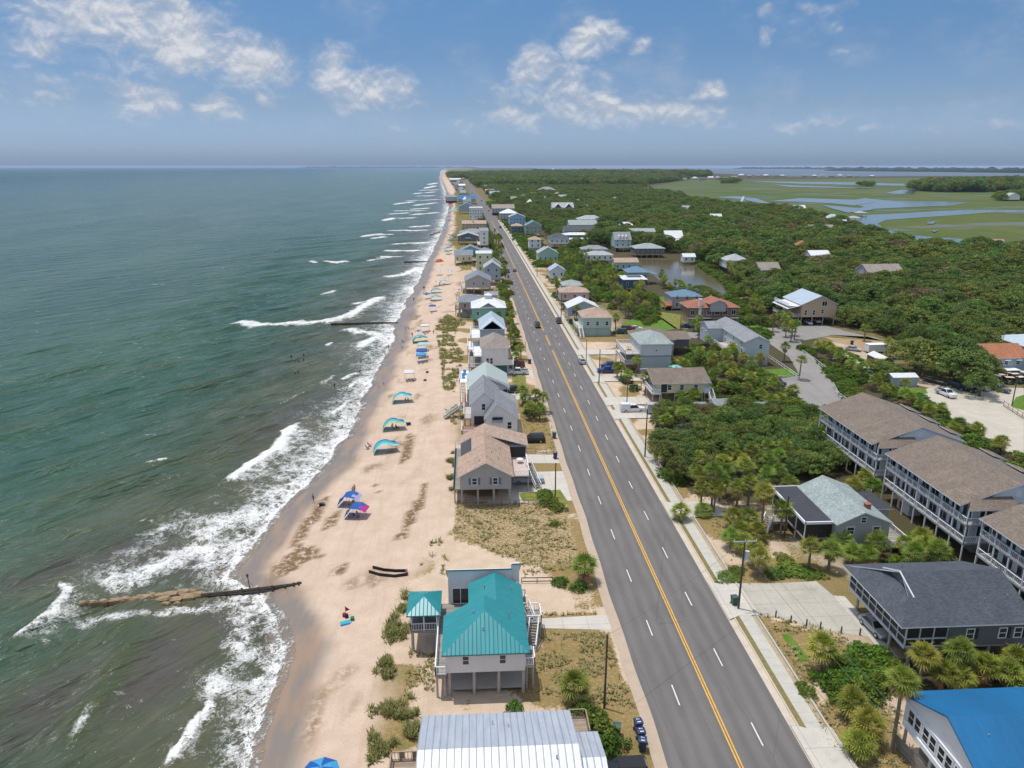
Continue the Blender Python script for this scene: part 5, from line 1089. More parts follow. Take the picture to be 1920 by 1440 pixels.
simple('house', 'long green grey house behind the dormered porch house', 'the long green grey house', 118., 142., 566., 580., 2., 6.6, 2.4, 'gx', R_SAGE, S_SAGE, 's', far=True)
# ---- houses in the woods
simple('house', 'pale hip roofed house on the wooded bank right of the pond', 'the pale wooded bank house', 136., 148., 386., 398., 3., 7., 3., 'hip', R_LGREY, S_WHITE, 's', far=True)
simple('house', 'taupe roofed house under oak crowns right of the pond', 'the taupe house under the oaks', 141., 151., 352., 362., 2.8, 6.6, 3., 'gx', R_TAUPE, S_TAN, 's', far=True)
simple('house', 'small white boathouse platform at the pond edge', 'the white boathouse', 124., 131., 426., 431., 1.4, 4.4, 1.6, 'gx', R_WHITEM, S_WHITE, 's', far=True, cat='boathouse')
h = simple('house', 'taupe roofed house with a screened porch standing alone in the oak wood', 'the lone house in the oaks', 186., 203., 334., 348., 3., 6.8, 3.6, 'gx', R_TAUPE, S_GREY, 'sw', porch=('w', 3., 'ws'))
simple('house', 'orange roof showing through the oak canopy', 'the orange roof in the oaks', 205., 212., 455., 462., 3., 7.4, 3., 'hip', R_ORANGE, S_TAN, '', far=True)
simple('house', 'sliver of white roof in the middle of the oak canopy', 'the white roof in the oaks', 188., 199., 400., 409., 3., 7.8, 2.2, 'gx', R_WHITEM, S_WHITE, '', far=True)
h = simple('house', 'blue grey house with an orange shingle roof and white awnings by the car park', 'the orange shingled house', 140.2, 151., 185.6, 196., .3, 5.2, 2.6, 'gx', R_ORANGE, S_BLUE, '', piles=False)
for k in range(3):
    mb = MB(); x = 141. + k * 3.3; mb.box(x, x + 1.5, 184.8, 185.6, 4.5, 4.65); h.add(mb, 'awning', TRIM); h.win('s', 185.6, x + .75, 3.8, 1., .9)
mb = MB(); mb.box(142., 147.4, 182.6, 185.5, 2.3, 2.45); h.add(mb, 'porch_roof', TRIM); mb = MB(); mb.box(142.2, 147.2, 183., 185.5, 0., 2.2); h.add(mb, 'porch_wall', S_BRNW)
simple('house', 'pale metal roofed building behind the orange shingled house', 'the pale metal roofed building', 158., 170., 196., 210., .2, 5.6, 1.8, 'hip', R_LBLUE, S_CREAM, 's', piles=False)
h = House('shed', 'long brown container shed with a white metal roof in the dirt yard', 'the brown container shed', 116.4, 197.2, 'shed'); h.wall(114.6, 118.2, 193.6, 201., 0., 2.7, S_BRNW, ('y', .8)); h.gable(114.6, 118.2, 193.6, 201., 2.7, .8, 'y', R_WHITEM, .15); mb = MB(); mb.box(114.9, 117.9, 193.5, 193.6, .1, 2.6); h.add(mb, 'door', S_LBLUE)
h = House('shed', 'pale blue storage shed with a white metal roof beside the car park lawn', 'the pale blue storage shed', 112., 179., 'shed'); h.wall(108.8, 115.4, 177., 181., 0., 2.5, S_BLUE, ('x', .6)); h.gable(108.8, 115.4, 177., 181., 2.5, .6, 'x', R_WHITEM, .15)
ORDH = 'first second third fourth fifth sixth seventh eighth ninth tenth eleventh twelfth thirteenth fourteenth fifteenth sixteenth'.split()
def px_house(label, nick, pl, pr, pb, ht, rm, wm, depth=.7, cat='house', form='gx', rise=.35):
    x0, y = G(pl, pb); x1, _ = G(pr, pb); w = x1 - x0
    return simple('house', label, nick, x0, x1, y, y + max(8, w * depth), 2., ht * (1 - rise), ht * rise, form, rm, wm, '', far=True, cat=cat, o=.6)
for lb, pl, pr, pb, ht, rm, wm, fm in (
    ('white roofed beach house on the far shore nearest the sea', 843, 860, 341, 13, R_WHITEM, S_GREY, 'gx'), ('wide pale building below the white roof on the far shore', 848, 860, 347, 9, R_WHITEM, S_GREY, 'flat'), ('bright white roof beside the road where it bends', 860, 872, 353, 11, R_WHITEM, S_BLUE, 'gx'), ('cluster end house with lavender walls just before the road bend', 853, 863, 357, 14, R_GREY, S_PINK, 'gy'),
    ('grey beach house with white windows between the road and the far dunes', 858, 871, 361, 12, R_GREY, S_GREY, 'hip'), ('tiny white gable on the far headland', 867, 872, 327, 26, R_WHITEM, S_WHITE, 'gy'), ('white block at the left end of the far headland', 859, 865, 327, 18, R_WHITEM, S_WHITE, 'flat'), ('long white building on the far headland beside the road end', 880, 889, 328, 22, R_WHITEM, S_WHITE, 'flat'), ('white building on the headland over the beach', 866, 876, 332, 14, R_WHITEM, S_WHITE, 'gx'),
    ('tall white house above the far forest', 908, 912, 327, 24, R_WHITEM, S_WHITE, 'gx'), ('small bright roof alone in the far forest', 929, 934, 328, 18, R_WHITEM, S_WHITE, 'gx'), ('white roof beside the distant road bend in the forest', 908, 916, 336, 11, R_WHITEM, S_WHITE, 'gx'), ('grey white house at the forest edge by the road bend', 896, 902, 335, 15, R_LGREY, S_WHITE, 'hip'), ('pale roof sunk in the forest past the road bend', 916, 923, 343, 9, R_LGREY, S_GREY, 'gx'), ('white house deep in the forest above the russet roof row', 983, 987, 341, 13, R_WHITEM, S_WHITE, 'gx'),
    ('pinkish roofed house in the trees right of the road bend', 910, 927, 364, 10, R_TAN, S_GREY, 'gx'), ('blue roofed house in the trees below the pinkish roof', 918, 936, 371, 12, R_BLUE2, S_GREY, 'gx'), ('white gable by the blue roofed house in the trees', 938, 947, 369, 10, R_WHITEM, S_WHITE, 'gy'), ('low white roof past the blue roofed house in the trees', 943, 957, 376, 8, R_WHITEM, S_GREY, 'gx'), ('large grey house complex with a white gable left of the central forest', 1010, 1042, 366, 16, R_GREY, S_GREY, 'hip'), ('tan roofed house beside the large grey complex', 1038, 1052, 374, 12, R_TAN, S_TAN, 'hip'), ('pale roofed house at the right end of the grey complex', 1048, 1064, 377, 10, R_LGREY, S_GREY, 'gx'),
    ('white cottage deep in the middle of the forest', 1119, 1126, 336, 15, R_WHITEM, S_WHITE, 'gx'), ('two white roofs touching in the forest below the water tower line', 1152, 1163, 343, 9, R_WHITEM, S_WHITE, 'gx'), ('bright white hall at the forest edge by the marsh', 1170, 1183, 343, 12, R_WHITEM, S_WHITE, 'gx'), ('white flecked roof in the forest left of the marsh', 1208, 1216, 360, 9, R_WHITEM, S_WHITE, 'gx'), ('pale roof in the forest mid way to the marsh', 1147, 1160, 381, 9, R_LGREY, S_GREY, 'gx'), ('brown white house on the oak ridge right of centre', 1280, 1299, 402, 10, R_LGREY, S_WHITE, 'gx'), ('white house with two roofs in the oaks right of centre', 1333, 1353, 421, 10, R_WHITEM, S_WHITE, 'gx'), ('grey white roof peeking from the oaks below the two roofed house', 1368, 1380, 440, 9, R_LGREY, S_WHITE, 'gx'),
    ('white house with a tall chimney at the creek edge of the wood', 1392, 1397, 388, 14, R_WHITEM, S_WHITE, 'gy'), ('white house at the creek edge of the wood', 1490, 1510, 401, 10, R_WHITEM, S_WHITE, 'gx'), ('pale blue roofed house near the creek docks', 1550, 1576, 424, 11, R_LBLUE, S_WHITE, 'hip'), ('white house below the creek docks', 1571, 1588, 432, 9, R_WHITEM, S_WHITE, 'gx'), ('long taupe roof in front of the creek dock houses', 1520, 1566, 444, 9, R_TAUPE, S_GREY, 'gx'), ('pink roofed house at the right bank of the creek', 1859, 1884, 476, 9, R_TAN, S_TAN, 'gx'), ('white farmhouse in front of the far right island wood', 1890, 1912, 377, 13, R_LGREY, S_WHITE, 'gy'), ('white roof at the right edge above the oaks', 1912, 1925, 501, 9, R_WHITEM, S_WHITE, 'gx')):
    px_house(lb, None, pl, pr, pb, ht, rm, wm, form=fm)
for i, (pl, pr, pb, ht) in enumerate(((874, 883, 389, 13), (868, 877, 384, 12), (871, 881, 374, 12), (864, 873, 369, 12), (860, 869, 365, 12), (862, 870, 347, 12), (852, 859, 351, 10), (856, 863, 344, 10), (846, 853, 346, 9), (858, 864, 339, 10), (866, 871, 337, 10), (851, 857, 338, 9))):
    px_house('%s in the beachfront row past the three storey white house' % ('closest house' if i == 0 else ORDH[i] + ' closest house'), None, pl, pr, pb, ht, [R_GREY, R_WHITEM, R_SLATE, R_LGREY][i % 4], [S_GREY, S_WHITE, S_BLUE][i % 3], form=['gx', 'hip', 'gy'][i % 3])
for i, (pl, pr, pb, ht) in enumerate(((906, 916, 356, 11), (922, 932, 352, 10), (948, 958, 358, 10), (966, 976, 364, 11), (958, 968, 386, 13), (976, 988, 378, 12), (988, 999, 392, 13), (996, 1006, 372, 10), (1018, 1028, 384, 12), (1060, 1072, 398, 12), (1075, 1086, 388, 10), (1096, 1106, 402, 11), (930, 937, 344, 9), (952, 959, 347, 9), (976, 983, 352, 9), (1022, 1030, 356, 9))):
    px_house('%s among the roofs scattered in the wood beside the far road' % ('closest house' if i == 15 else ORDH[15 - i] + ' closest house'), None, pl, pr, pb, ht, [R_LGREY, R_TAUPE, R_WHITEM, R_GREY][i % 4], [S_WHITE, S_GREY, S_CREAM][i % 3], form=['hip', 'gx', 'gy'][i % 3])
# row of houses across the marsh and along the sound
lab = ['leftmost', 'second from the left', 'third from the left', 'fourth from the left', 'fifth from the left', 'sixth from the left', 'seventh from the left', 'eighth from the left', 'ninth from the left', 'tenth from the left', 'eleventh from the left', 'twelfth from the left', 'thirteenth from the left', 'fourteenth from the left', 'fifteenth from the left', 'sixteenth from the left']
for i, (px, w, ht) in enumerate(((1147, 7, 14), (1168, 6, 12), (1188, 6, 15), (1203, 8, 14), (1219, 7, 11), (1234, 8, 13), (1250, 6, 12), (1262, 14, 15), (1276, 12, 14), (1284, 9, 12), (1299, 9, 12), (1311, 14, 15), (1328, 10, 12), (1342, 8, 15), (1358, 14, 15), (1372, 10, 14))):
    px_house('%s of the pale houses strung along the far marsh edge' % lab[i], None, px, px + w, 336 + (i % 3), ht, [R_WHITEM, R_LGREY, R_WHITEM, R_GREY][i % 4], [S_WHITE, S_GREY][i % 2], form=['gx', 'hip', 'flat'][i % 3])
for i, (px, w, ht) in enumerate(((1386, 10, 14), (1401, 8, 11), (1417, 8, 10), (1432, 10, 14), (1438, 6, 18), (1452, 9, 14), (1464, 8, 10), (1505, 8, 13), (1512, 10, 16), (1524, 8, 12), (1538, 9, 12), (1556, 10, 11), (1572, 8, 11), (1589, 9, 11), (1604, 8, 10), (1632, 9, 9))):
    px_house('%s of the white houses on the thin spit beyond the marsh' % lab[i], None, px, px + w, 331 + (i % 2), ht, [R_WHITEM, R_GREY, R_WHITEM][i % 3], [S_WHITE, S_GREY][i % 2], form=['hip', 'gx', 'flat'][i % 3])
# creek docks
for lb, px, py in (('roofed boat dock at the bend of the creek, farthest out', 1613, 407), ('grey roofed boat dock on the creek below the farthest one', 1600, 417), ('tan roofed boat dock nearest the wood', 1596, 425)):
    x, y = G(px, py); h = House('boat_dock', lb, None, x, y, 'dock'); h.hip(x - 5, x + 5, y - 5, y + 6, 5., 1.6, R_TAN if 'tan' in lb else R_LGREY, .5)
    for a in (-4.5, 4.5):
        for b in (-4.5, 5.5): mb = MB(); mb.box(x + a - .2, x + a + .2, y + b - .2, y + b + .2, 0, 5); h.add(mb, 'post', PILE)
    mb = MB(); mb.box(x - 5, x + 5, y - 5, y + 6, .9, 1.1); h.add(mb, 'deck', WOODG)
# water tower on the skyline
x, y = G(1037, 327); k = y / 1378. * 1.0
h = House('water_tower', 'white water tower standing above the far tree line', None, x, y, 'water tower')
mb = MB(); W_ = 7.5; prof = [(0, 14), (W_ * .5, 15), (W_ * .95, 19), (W_, 21.5), (W_ * .8, 25), (W_ * .4, 27), (0, 27.6)]
for i in range(6):
    for j in range(14):
        a, b = 2 * math.pi * j / 14, 2 * math.pi * (j + 1) / 14; (r0, z0), (r1, z1) = prof[i], prof[i + 1]; z0 += 14; z1 += 14
        P = [(x + r0 * math.cos(a), y + r0 * math.sin(a), z0), (x + r0 * math.cos(b), y + r0 * math.sin(b), z0), (x + r1 * math.cos(b), y + r1 * math.sin(b), z1), (x + r1 * math.cos(a), y + r1 * math.sin(a), z1)]
        P = [p for q, p in enumerate(P) if not ((r0 == 0 and q == 1) or (r1 == 0 and q == 2))]; mb.poly(P)
h.add(mb, 'tank', WHITE, smooth=True); mb = MB(); mb.tube((x, y, 0), (x, y, 28.6), 3., 2.2, 10); h.add(mb, 'stem', WHITE)
# ================================================================ vegetation
def leaf_mat(name, c0, c1, trans=.25):
    m = bpy.data.materials.new(name); t = NT(m); b = t.n['Principled BSDF']; out = t.n['Material Output']
    tint = t.attr('tint'); r = t.rnd()
    c = t.mix(tint, c0, c1); k = t.ramp(r, 0., 1., .76, 1.26, 'LINEAR'); kr = t.math('MULTIPLY', k, t.ramp(t.math('FRACT', t.math('MULTIPLY', r, 7.3)), 0., 1., .80, 1.28, 'LINEAR'))
    c = t.vmath('MULTIPLY', c, t.comb(kr, k, k))
    t.put(b.inputs['Base Color'], c); b.inputs['Roughness'].default_value = .55; b.inputs['Specular IOR Level'].default_value = .22
    tl = t.new('ShaderNodeBsdfTranslucent'); t.put(tl.inputs[0], t.vmath('MULTIPLY', c, (1.3, 1.5, .6)))
    mx = t.new('ShaderNodeMixShader'); mx.inputs[0].default_value = trans; t.put(mx.inputs[1], b.outputs[0]); t.put(mx.inputs[2], tl.outputs[0]); t.put(out.inputs[0], mx.outputs[0])
    return m
OAKL = leaf_mat('oak leaves', (.050, .088, .018), (.205, .270, .062)); OAKD = leaf_mat('dry oak leaves', (.11, .10, .055), (.25, .225, .14))
PALML = leaf_mat('palm fronds', (.08, .135, .016), (.28, .32, .06)); PALMD = leaf_mat('dead palm fronds', (.16, .10, .045), (.34, .235, .13), .1)
SHRUBL = leaf_mat('shrub leaves', (.055, .11, .012), (.165, .24, .03)); VINEL = leaf_mat('ground creeper leaves', (.07, .135, .014), (.19, .235, .04)); DUNEL = leaf_mat('dune grass blades', (.20, .185, .06), (.44, .37, .16)); HEDGEL = leaf_mat('dark round shrub leaves', (.03, .085, .014), (.075, .155, .025))
def quads_mesh(name, V, tint, mat, k=4):
    """V: (n,k,3) separate little faces"""
    n = len(V); me = bpy.data.meshes.new(name); me.vertices.add(n * k); me.vertices.foreach_set('co', V.reshape(-1).astype(np.float32))
    me.loops.add(n * k); me.polygons.add(n); me.loops.foreach_set('vertex_index', np.arange(n * k, dtype=np.int32)); me.polygons.foreach_set('loop_start', (np.arange(n) * k).astype(np.int32))
    try: me.polygons.foreach_set('loop_total', np.full(n, k, np.int32))
    except Exception: pass
    at = me.attributes.new('tint', 'FLOAT', 'POINT'); at.data.foreach_set('value', np.repeat(tint, k).astype(np.float32))
    me.materials.append(mat); me.update(calc_edges=True); me.validate(); return me
def leaf_cards(C, N, size, rs, flat=.5):
    """quads at points C with normals near N"""
    n = len(C); a = N + rs.normal(0, flat, (n, 3)); a /= np.linalg.norm(a, axis=1)[:, None] + 1e-9
    t = np.cross(a, rs.normal(0, 1, (n, 3))); t /= np.linalg.norm(t, axis=1)[:, None] + 1e-9; b = np.cross(a, t)
    s = size * rs.uniform(.6, 1.3, (n, 1)); w = s * rs.uniform(.5, .9, (n, 1))
    return np.stack([C - t * s - b * w * .3, C - t * .1 * s - b * w, C + t * s + b * w * .2, C + t * .1 * s + b * w], 1)
def crown_mesh(name, seed, rx, ry, rz, clumps, per, size, mat, cr=1.15, low=-.15):
    rs = np.random.RandomState(seed); out = []; tn = []
    nb = 5 + seed % 3
    bump = [(rs.uniform(0, 6.28), rs.uniform(.12, .28), rs.randint(2, 5)) for _ in range(nb)]
    for i in range(clumps):
        z = low + (1 - low) * ((i + .5) / clumps) ** .85; a = i * 2.39996 + rs.uniform(-.4, .4); r = math.sqrt(max(0, 1 - max(z, 0) ** 2)) * (1 + .35 * min(0, z))
        k = 1 + sum(m * math.sin(f * a + p) for p, m, f in bump) * .55 + rs.uniform(-.14, .08)
        if rs.rand() < .16: k *= .72
        c = np.array([rx * r * math.cos(a) * k, ry * r * math.sin(a) * k, rz * z * (.85 + .25 * rs.rand())])
        s = cr * rs.uniform(.7, 1.3); n = int(per * rs.uniform(.7, 1.2))
        d = rs.normal(0, 1, (n, 3)); d /= np.linalg.norm(d, axis=1)[:, None]; d[:, 2] = np.abs(d[:, 2]) * rs.choice([1, 1, 1, -1], n) 
        p = c + d * np.array([s, s, s * .5]) * rs.uniform(.65, 1.05, (n, 1))
        out.append(leaf_cards(p, d * .8 + np.array([0, 0, .5]), size, rs, .45)); tn.append(np.clip(rs.uniform(.05, .7) + rs.uniform(-.2, .35, n), 0, 1))
    return quads_mesh(name, np.concatenate(out), np.concatenate(tn), mat)
OAKC = [crown_mesh('crown', 100 + i, 1., 1., .74, 84, 66, .042, OAKL, .22) for i in range(5)] + [crown_mesh('crown', 120, 1., 1., .6, 80, 40, .042, OAKD, .2)]
SHRC = [crown_mesh('foliage', 140 + i, 1., 1., .8, 46, 34, .085, SHRUBL, .27) for i in range(3)]; HEDC = [crown_mesh('foliage', 150, 1., 1., .85, 46, 34, .08, HEDGEL, .24)]; VINC = [crown_mesh('foliage', 160 + i, 1., 1., .42, 60, 30, .07, VINEL, .24) for i in range(2)]
def trunk_oak(seed):
    rs = random.Random(seed); mb = MB(); mb.tube((0, 0, -.05), (.03, .02, .55), .11, .075, 7)
    for i in range(5):
        a = i * 1.26 + rs.random(); mb.tube((.03, .02, .45), (.45 * math.cos(a), .45 * math.sin(a), .95 + .2 * rs.random()), .055, .02, 5)
    return mb.mesh('trunk', BARK)
OAKT = [trunk_oak(i) for i in range(3)]
def frond_fan(rs, V, T, base, az, el, L, R_, dead=False):
    """palmate fan on a stalk: leaflets as two-segment blades"""
    d = np.array([math.cos(az) * math.cos(el), math.sin(az) * math.cos(el), math.sin(el)]); s = np.array([-math.sin(az), math.cos(az), 0.]); u = np.cross(d, s) * -1
    tip = base + d * L; w = .022
    V.append([base - s * w, base + s * w, tip + s * w, tip - s * w]); T.append(.4)
    n = 9; tt = rs.uniform(.0, 1.)
    for i in range(n):
        g = (i / (n - 1) - .5) * (2.5 if not dead else 1.5); dr = -abs(g) * .18
        dl = d * math.cos(g) + s * math.sin(g) + u * dr; dl = dl / np.linalg.norm(dl)
        m = tip + dl * R_ * .55; e = tip + dl * R_ * (1. + .12 * rs.randn()) + np.array([0, 0, -R_ * (.22 if not dead else .4)])
        pw = np.cross(dl, u); pw /= np.linalg.norm(pw) + 1e-9; w0 = .025 * R_ + .012; w1 = .05 * R_ + .012
        V.append([tip - pw * w0, tip + pw * w0, m + pw * w1, m - pw * w1]); T.append(np.clip(.2 + .6 * tt + .2 * rs.rand(), 0, 1))
        V.append([m - pw * w1, m + pw * w1, e + pw * .012, e - pw * .012]); T.append(np.clip(.3 + .6 * tt + .2 * rs.rand(), 0, 1))
def palm_crown(seed, n=32):
    rs = np.random.RandomState(seed); V = []; T = []
    for i in range(n):
        k = (i + .5) / n; el = math.asin(1 - 1.45 * k) if 1 - 1.45 * k > -1 else -1.2; el += rs.uniform(-.15, .15); frond_fan(rs, V, T, np.array([0, 0, rs.uniform(-.15, .1)]), i * 2.39996 + rs.uniform(-.3, .3), el, rs.uniform(.65, 1.), rs.uniform(.85, 1.2))
    return quads_mesh('crown', np.array(V), np.array(T), PALML)
def palm_dead(seed, n=12):
    rs = np.random.RandomState(seed); V = []; T = []
    for i in range(n): frond_fan(rs, V, T, np.array([0, 0, -.25]), i * 2.39996 + rs.uniform(-.5, .5), rs.uniform(-1.25, -.55), rs.uniform(.5, .85), rs.uniform(.5, .8), True)
    return quads_mesh('dead_fronds', np.array(V), np.array(T), PALMD)
PALC = [palm_crown(200 + i) for i in range(5)]; PALDD = [palm_dead(220 + i) for i in range(3)]
mb = MB(); n_ = 7
for i in range(n_): mb.tube((0, 0, i / n_ - .03), (0, 0, (i + 1) / n_ + .0), .20 - .05 * i / n_, .165 - .035 * i / n_, 8)
PALT = mb.mesh('trunk', PBARK)
ORD = ['nearest', 'second nearest', 'third nearest', 'fourth nearest', 'fifth nearest', 'sixth nearest', 'seventh nearest', 'eighth nearest', 'ninth nearest', 'tenth nearest', 'eleventh nearest', 'twelfth nearest', 'thirteenth nearest', 'fourteenth nearest', 'fifteenth nearest', 'sixteenth nearest', 'seventeenth nearest', 'eighteenth nearest', 'nineteenth nearest', 'twentieth nearest']
def relation(x, y):
    q = min(LM, key=lambda l: math.hypot(l[0] - x, l[1] - y)); dx, dy = x - q[0], y - q[1]; d = math.hypot(dx, dy)
    if abs(dx) > abs(dy): w = 'left of' if dx < 0 else 'right of'
    else: w = 'in front of' if dy < 0 else 'behind'
    return q, w, d
USED = {}
def label_all(objs, desc):
    """objs: list of (obj, x, y, words): one label each, told apart by look, neighbour and closeness to it"""
    g = {}
    for o, x, y, w in objs:
        q, r, d = relation(x, y); g.setdefault((w, r, q[2]), []).append((d, o))
    for (w, r, n), L in g.items():
        L.sort(key=lambda t: t[0])
        for i, (d, o) in enumerate(L):
            if len(L) == 1: o['label'] = '%s %s %s %s' % (w, desc, r, n)
            elif i < len(ORD): o['label'] = '%s %s %s %s, %s' % (w, desc, r, n, ORD[i])
            else: o['label'] = 'one of the outer %s %ss %s %s' % (w, desc, r, n)
PALMS = []
def palm(x, y, h, sc=1., z=0., dead=None):
    r = R.random(); e = empty('palm_tree', 'cabbage palm', 'palm tree', (x, y, z), R.uniform(0, 6.28), 'cabbage palms'); lean = Vector((R.uniform(-.04, .04), R.uniform(-.04, .04)))
    th = max(.5, h - .5); put('trunk', PALT, e, (0, 0, -.1), 0, (1.05, 1.05, th + .1)); e.rotation_euler = (lean.y, lean.x, e.rotation_euler.z)
    put('crown', R.choice(PALC), e, (0, 0, th), R.uniform(0, 6.28), (sc, sc, sc * R.uniform(.9, 1.1)))
    if dead if dead is not None else (r < .72): put('dead_fronds', R.choice(PALDD), e, (0, 0, th), R.uniform(0, 6.28), (sc, sc, sc))
    w = 'tall' if h > 6.6 else ('low' if h < 3.2 else 'middling'); PALMS.append((e, x, y, w)); FOOT.append((x - .8, x + .8, y - .8, y + .8)); return e
def palm_px(cx, cy, bx, by, sc=1.):
    x, y = G(bx, by); h = zat(cx, cy, y); palm(x, y, max(1.2, h), sc)
def palm_c(cx, cy, h, sc=1.): x, y = G(cx, cy, h); palm(x, y, h, sc)
for a in ((1277, 953, 1276, 975), (1333, 878, 1334, 955), (1381, 910, 1381, 952), (1405, 900, 1402, 949), (1433, 918, 1427, 1000, 1.1), (1469, 948, 1463, 1005), (1544, 1208, 1539, 1262, 1.1), (1697, 1270, 1672, 1410, .95), (1095, 1055, 1096, 1092, 1.15), (1071, 1278, 1074, 1318, 1.05),
          (1256, 697, 1253, 738), (1212, 703, 1210, 740), (1190, 674, 1192, 706), (1243, 783, 1245, 815), (1261, 768, 1263, 800), (1280, 770, 1277, 820), (1128, 600, 1128, 624), (1101, 590, 1101, 615), (1083, 577, 1080, 610), (1153, 592, 1154, 620), (1241, 507, 1241, 520), (1310, 595, 1310, 615), (1405, 592, 1404, 615), (1425, 668, 1424, 696), (1471, 647, 1470, 678), (1500, 672, 1498, 712), (1530, 645, 1530, 672), (1658, 638, 1660, 672), (1740, 765, 1738, 790), (1878, 825, 1876, 850), (1300, 735, 1302, 760), (1620, 612, 1620, 640)):
    palm_px(*a)
for cx, cy, h, *s in ((1364, 880, 5.), (1399, 868, 5.5), (1352, 894, 4.5), (1317, 911, 4), (1342, 911, 5), (1439, 885, 5), (1460, 880, 5), (1375, 963, 2.4), (1403, 963, 2.4), (1388, 988, 2.2), (1372, 1002, 2.4), (1414, 1024, 3.), (1319, 952, 1.3), (1425, 1040, 3.4), (1395, 1012, 2.2), (1420, 990, 2.2),
                      (1522, 1021, 3.8), (1559, 1024, 3.8), (1600, 1030, 2.4), (1629, 1033, 2.6), (1645, 1010, 3), (1715, 1030, 3.6), (1761, 1024, 3.6), (1738, 1015, 3.), (1580, 1005, 2.6), (1730, 1000, 2.6), (1700, 1015, 2.4), (1733, 1222, 4.4), (1803, 1213, 4.6), (1629, 1350, 2.8, 1.05), (1602, 1308, 2.4), (1610, 1385, 2.), (1770, 1250, 3.), (1800, 1260, 2.6), (1910, 1229, 3.), (1892, 1250, 2.4), (1850, 1240, 2.6),
                      (985, 742, 4.2), (1003, 738, 4.6), (1018, 742, 4.2), (995, 760, 3.4), (1012, 762, 3.2), (980, 730, 4), (1600, 905, 4.4), (1625, 890, 4), (1640, 905, 3.6), (1480, 900, 4), (968, 665, 4), (977, 650, 4), (1165, 690, 3.2), (1178, 700, 3), (1158, 685, 3.4), (1250, 735, 2.8), (1280, 740, 2.8), (1300, 742, 2.4), (1230, 668, 3.2), (1246, 672, 3.2), (1262, 674, 3.2), (1276, 677, 3.4), (1286, 682, 3.),
                      (935, 590, 5.), (945, 600, 5), (955, 598, 5), (962, 612, 4.4), (925, 592, 4.6), (905, 590, 4.4), (890, 592, 4), (940, 560, 5), (955, 570, 5), (930, 548, 4.6), (948, 545, 4.6), (962, 585, 4.4), (958, 630, 4)):
    palm_c(cx, cy, h, *s)
def scatter(P, n, sep, fn, tries=40, avoid=True, px=True, pts=None):
    Q = GP(P) if px else P; x0, x1 = min(p[0] for p in Q), max(p[0] for p in Q); y0, y1 = min(p[1] for p in Q), max(p[1] for p in Q); pts = pts if pts is not None else []; c = 0
    for _ in range(n * tries):
        if c >= n: break
        x, y = R.uniform(x0, x1), R.uniform(y0, y1)
        if not bool(inpoly(np.array([x]), np.array([y]), Q)[0]): continue
        if any((x - a) ** 2 + (y - b) ** 2 < sep * sep for a, b in pts): continue
        if avoid and any(f[0] - 1.2 < x < f[1] + 1.2 and f[2] - 1.2 < y < f[3] + 1.2 for f in FOOT): continue
        pts.append((x, y)); fn(x, y); c += 1
    return pts
pp = []
for P, n, lo, hi, sep in (([(1050, 500), (1100, 470), (1160, 530), (1180, 600), (1120, 580), (1060, 540)], 36, 4.5, 8, 3.6), ([(1120, 520), (1200, 540), (1215, 600), (1165, 600)], 26, 4, 7, 3.6), ([(1025, 500), (1060, 500), (1068, 560), (1050, 560)], 12, 3, 5, 3.2), ([(1240, 545), (1300, 560), (1290, 545), (1235, 530)], 10, 3, 5, 4),
                       ([(1290, 665), (1330, 640), (1420, 700), (1500, 760), (1470, 790), (1380, 760), (1330, 720)], 26, 2.5, 4.5, 3.2), ([(1370, 500), (1400, 540), (1440, 600), (1420, 620), (1385, 560), (1350, 520)], 22, 4, 7, 3.6), ([(1300, 620), (1360, 660), (1420, 690), (1330, 690)], 14, 3, 5, 3.2), ([(1440, 620), (1500, 650), (1480, 610)], 8, 4, 6, 3.6),
                       ([(1570, 690), (1640, 740), (1780, 820), (1900, 900), (1920, 880), (1800, 800), (1700, 740), (1600, 680)], 14, 1.8, 3.6, 3.), ([(1540, 660), (1600, 690), (1620, 720), (1560, 680)], 8, 3, 5, 3), ([(940, 470), (960, 530), (1000, 600), (965, 540), (935, 490)], 0, 4, 6, 3.2), ([(922, 440), (932, 440), (952, 540), (940, 540)], 16, 3, 5.5, 3.), ([(1700, 1240), (1900, 1250), (1915, 1290), (1720, 1290)], 10, 2.2, 3.4, 2.4), ([(1290, 880), (1470, 870), (1480, 905), (1300, 925)], 12, 3, 5, 2.6)):
    scatter(P, n, sep, lambda x, y: palm(x, y, R.uniform(lo, hi), R.uniform(.85, 1.15)), pts=pp)
label_all(PALMS, 'cabbage palm')
# ---- oaks: thicket beside the road and the wood behind; nearest ones are trees of their own, the far wood is one mass
OAKS = []; opts = []
def oak(x, y, r=None, hh=None, kind=None, z=0.):
    r = r or R.uniform(2.6, 4.4); hh = hh or R.uniform(4.6, 7.2); e = empty('oak_tree', 'live oak', 'oak tree', (x, y, z), R.uniform(0, 6.28), 'live oaks of the coastal wood')
    m = OAKC[5] if (kind == 'dry' or (kind is None and R.random() < .05)) else R.choice(OAKC[:5])
    put('trunk', R.choice(OAKT), e, (0, 0, 0), 0, (hh * .55, hh * .55, hh * .72)); c = put('crown', m, e, (0, 0, hh * .52), R.uniform(0, 6.28), (r * R.uniform(.9, 1.15), r * R.uniform(.9, 1.15), hh * .72))
    OAKS.append((e, x, y, 'dry brown' if m is OAKC[5] else ('broad' if r > 3.6 else ('small' if r < 2.9 else 'rounded')))); return e
opts += [(a, b) for a, b in pp]
THICK = [(1228, 800), (1268, 778), (1330, 772), (1440, 786), (1560, 800), (1625, 845), (1625, 880), (1520, 905), (1440, 895), (1330, 905), (1260, 905), (1238, 880)]
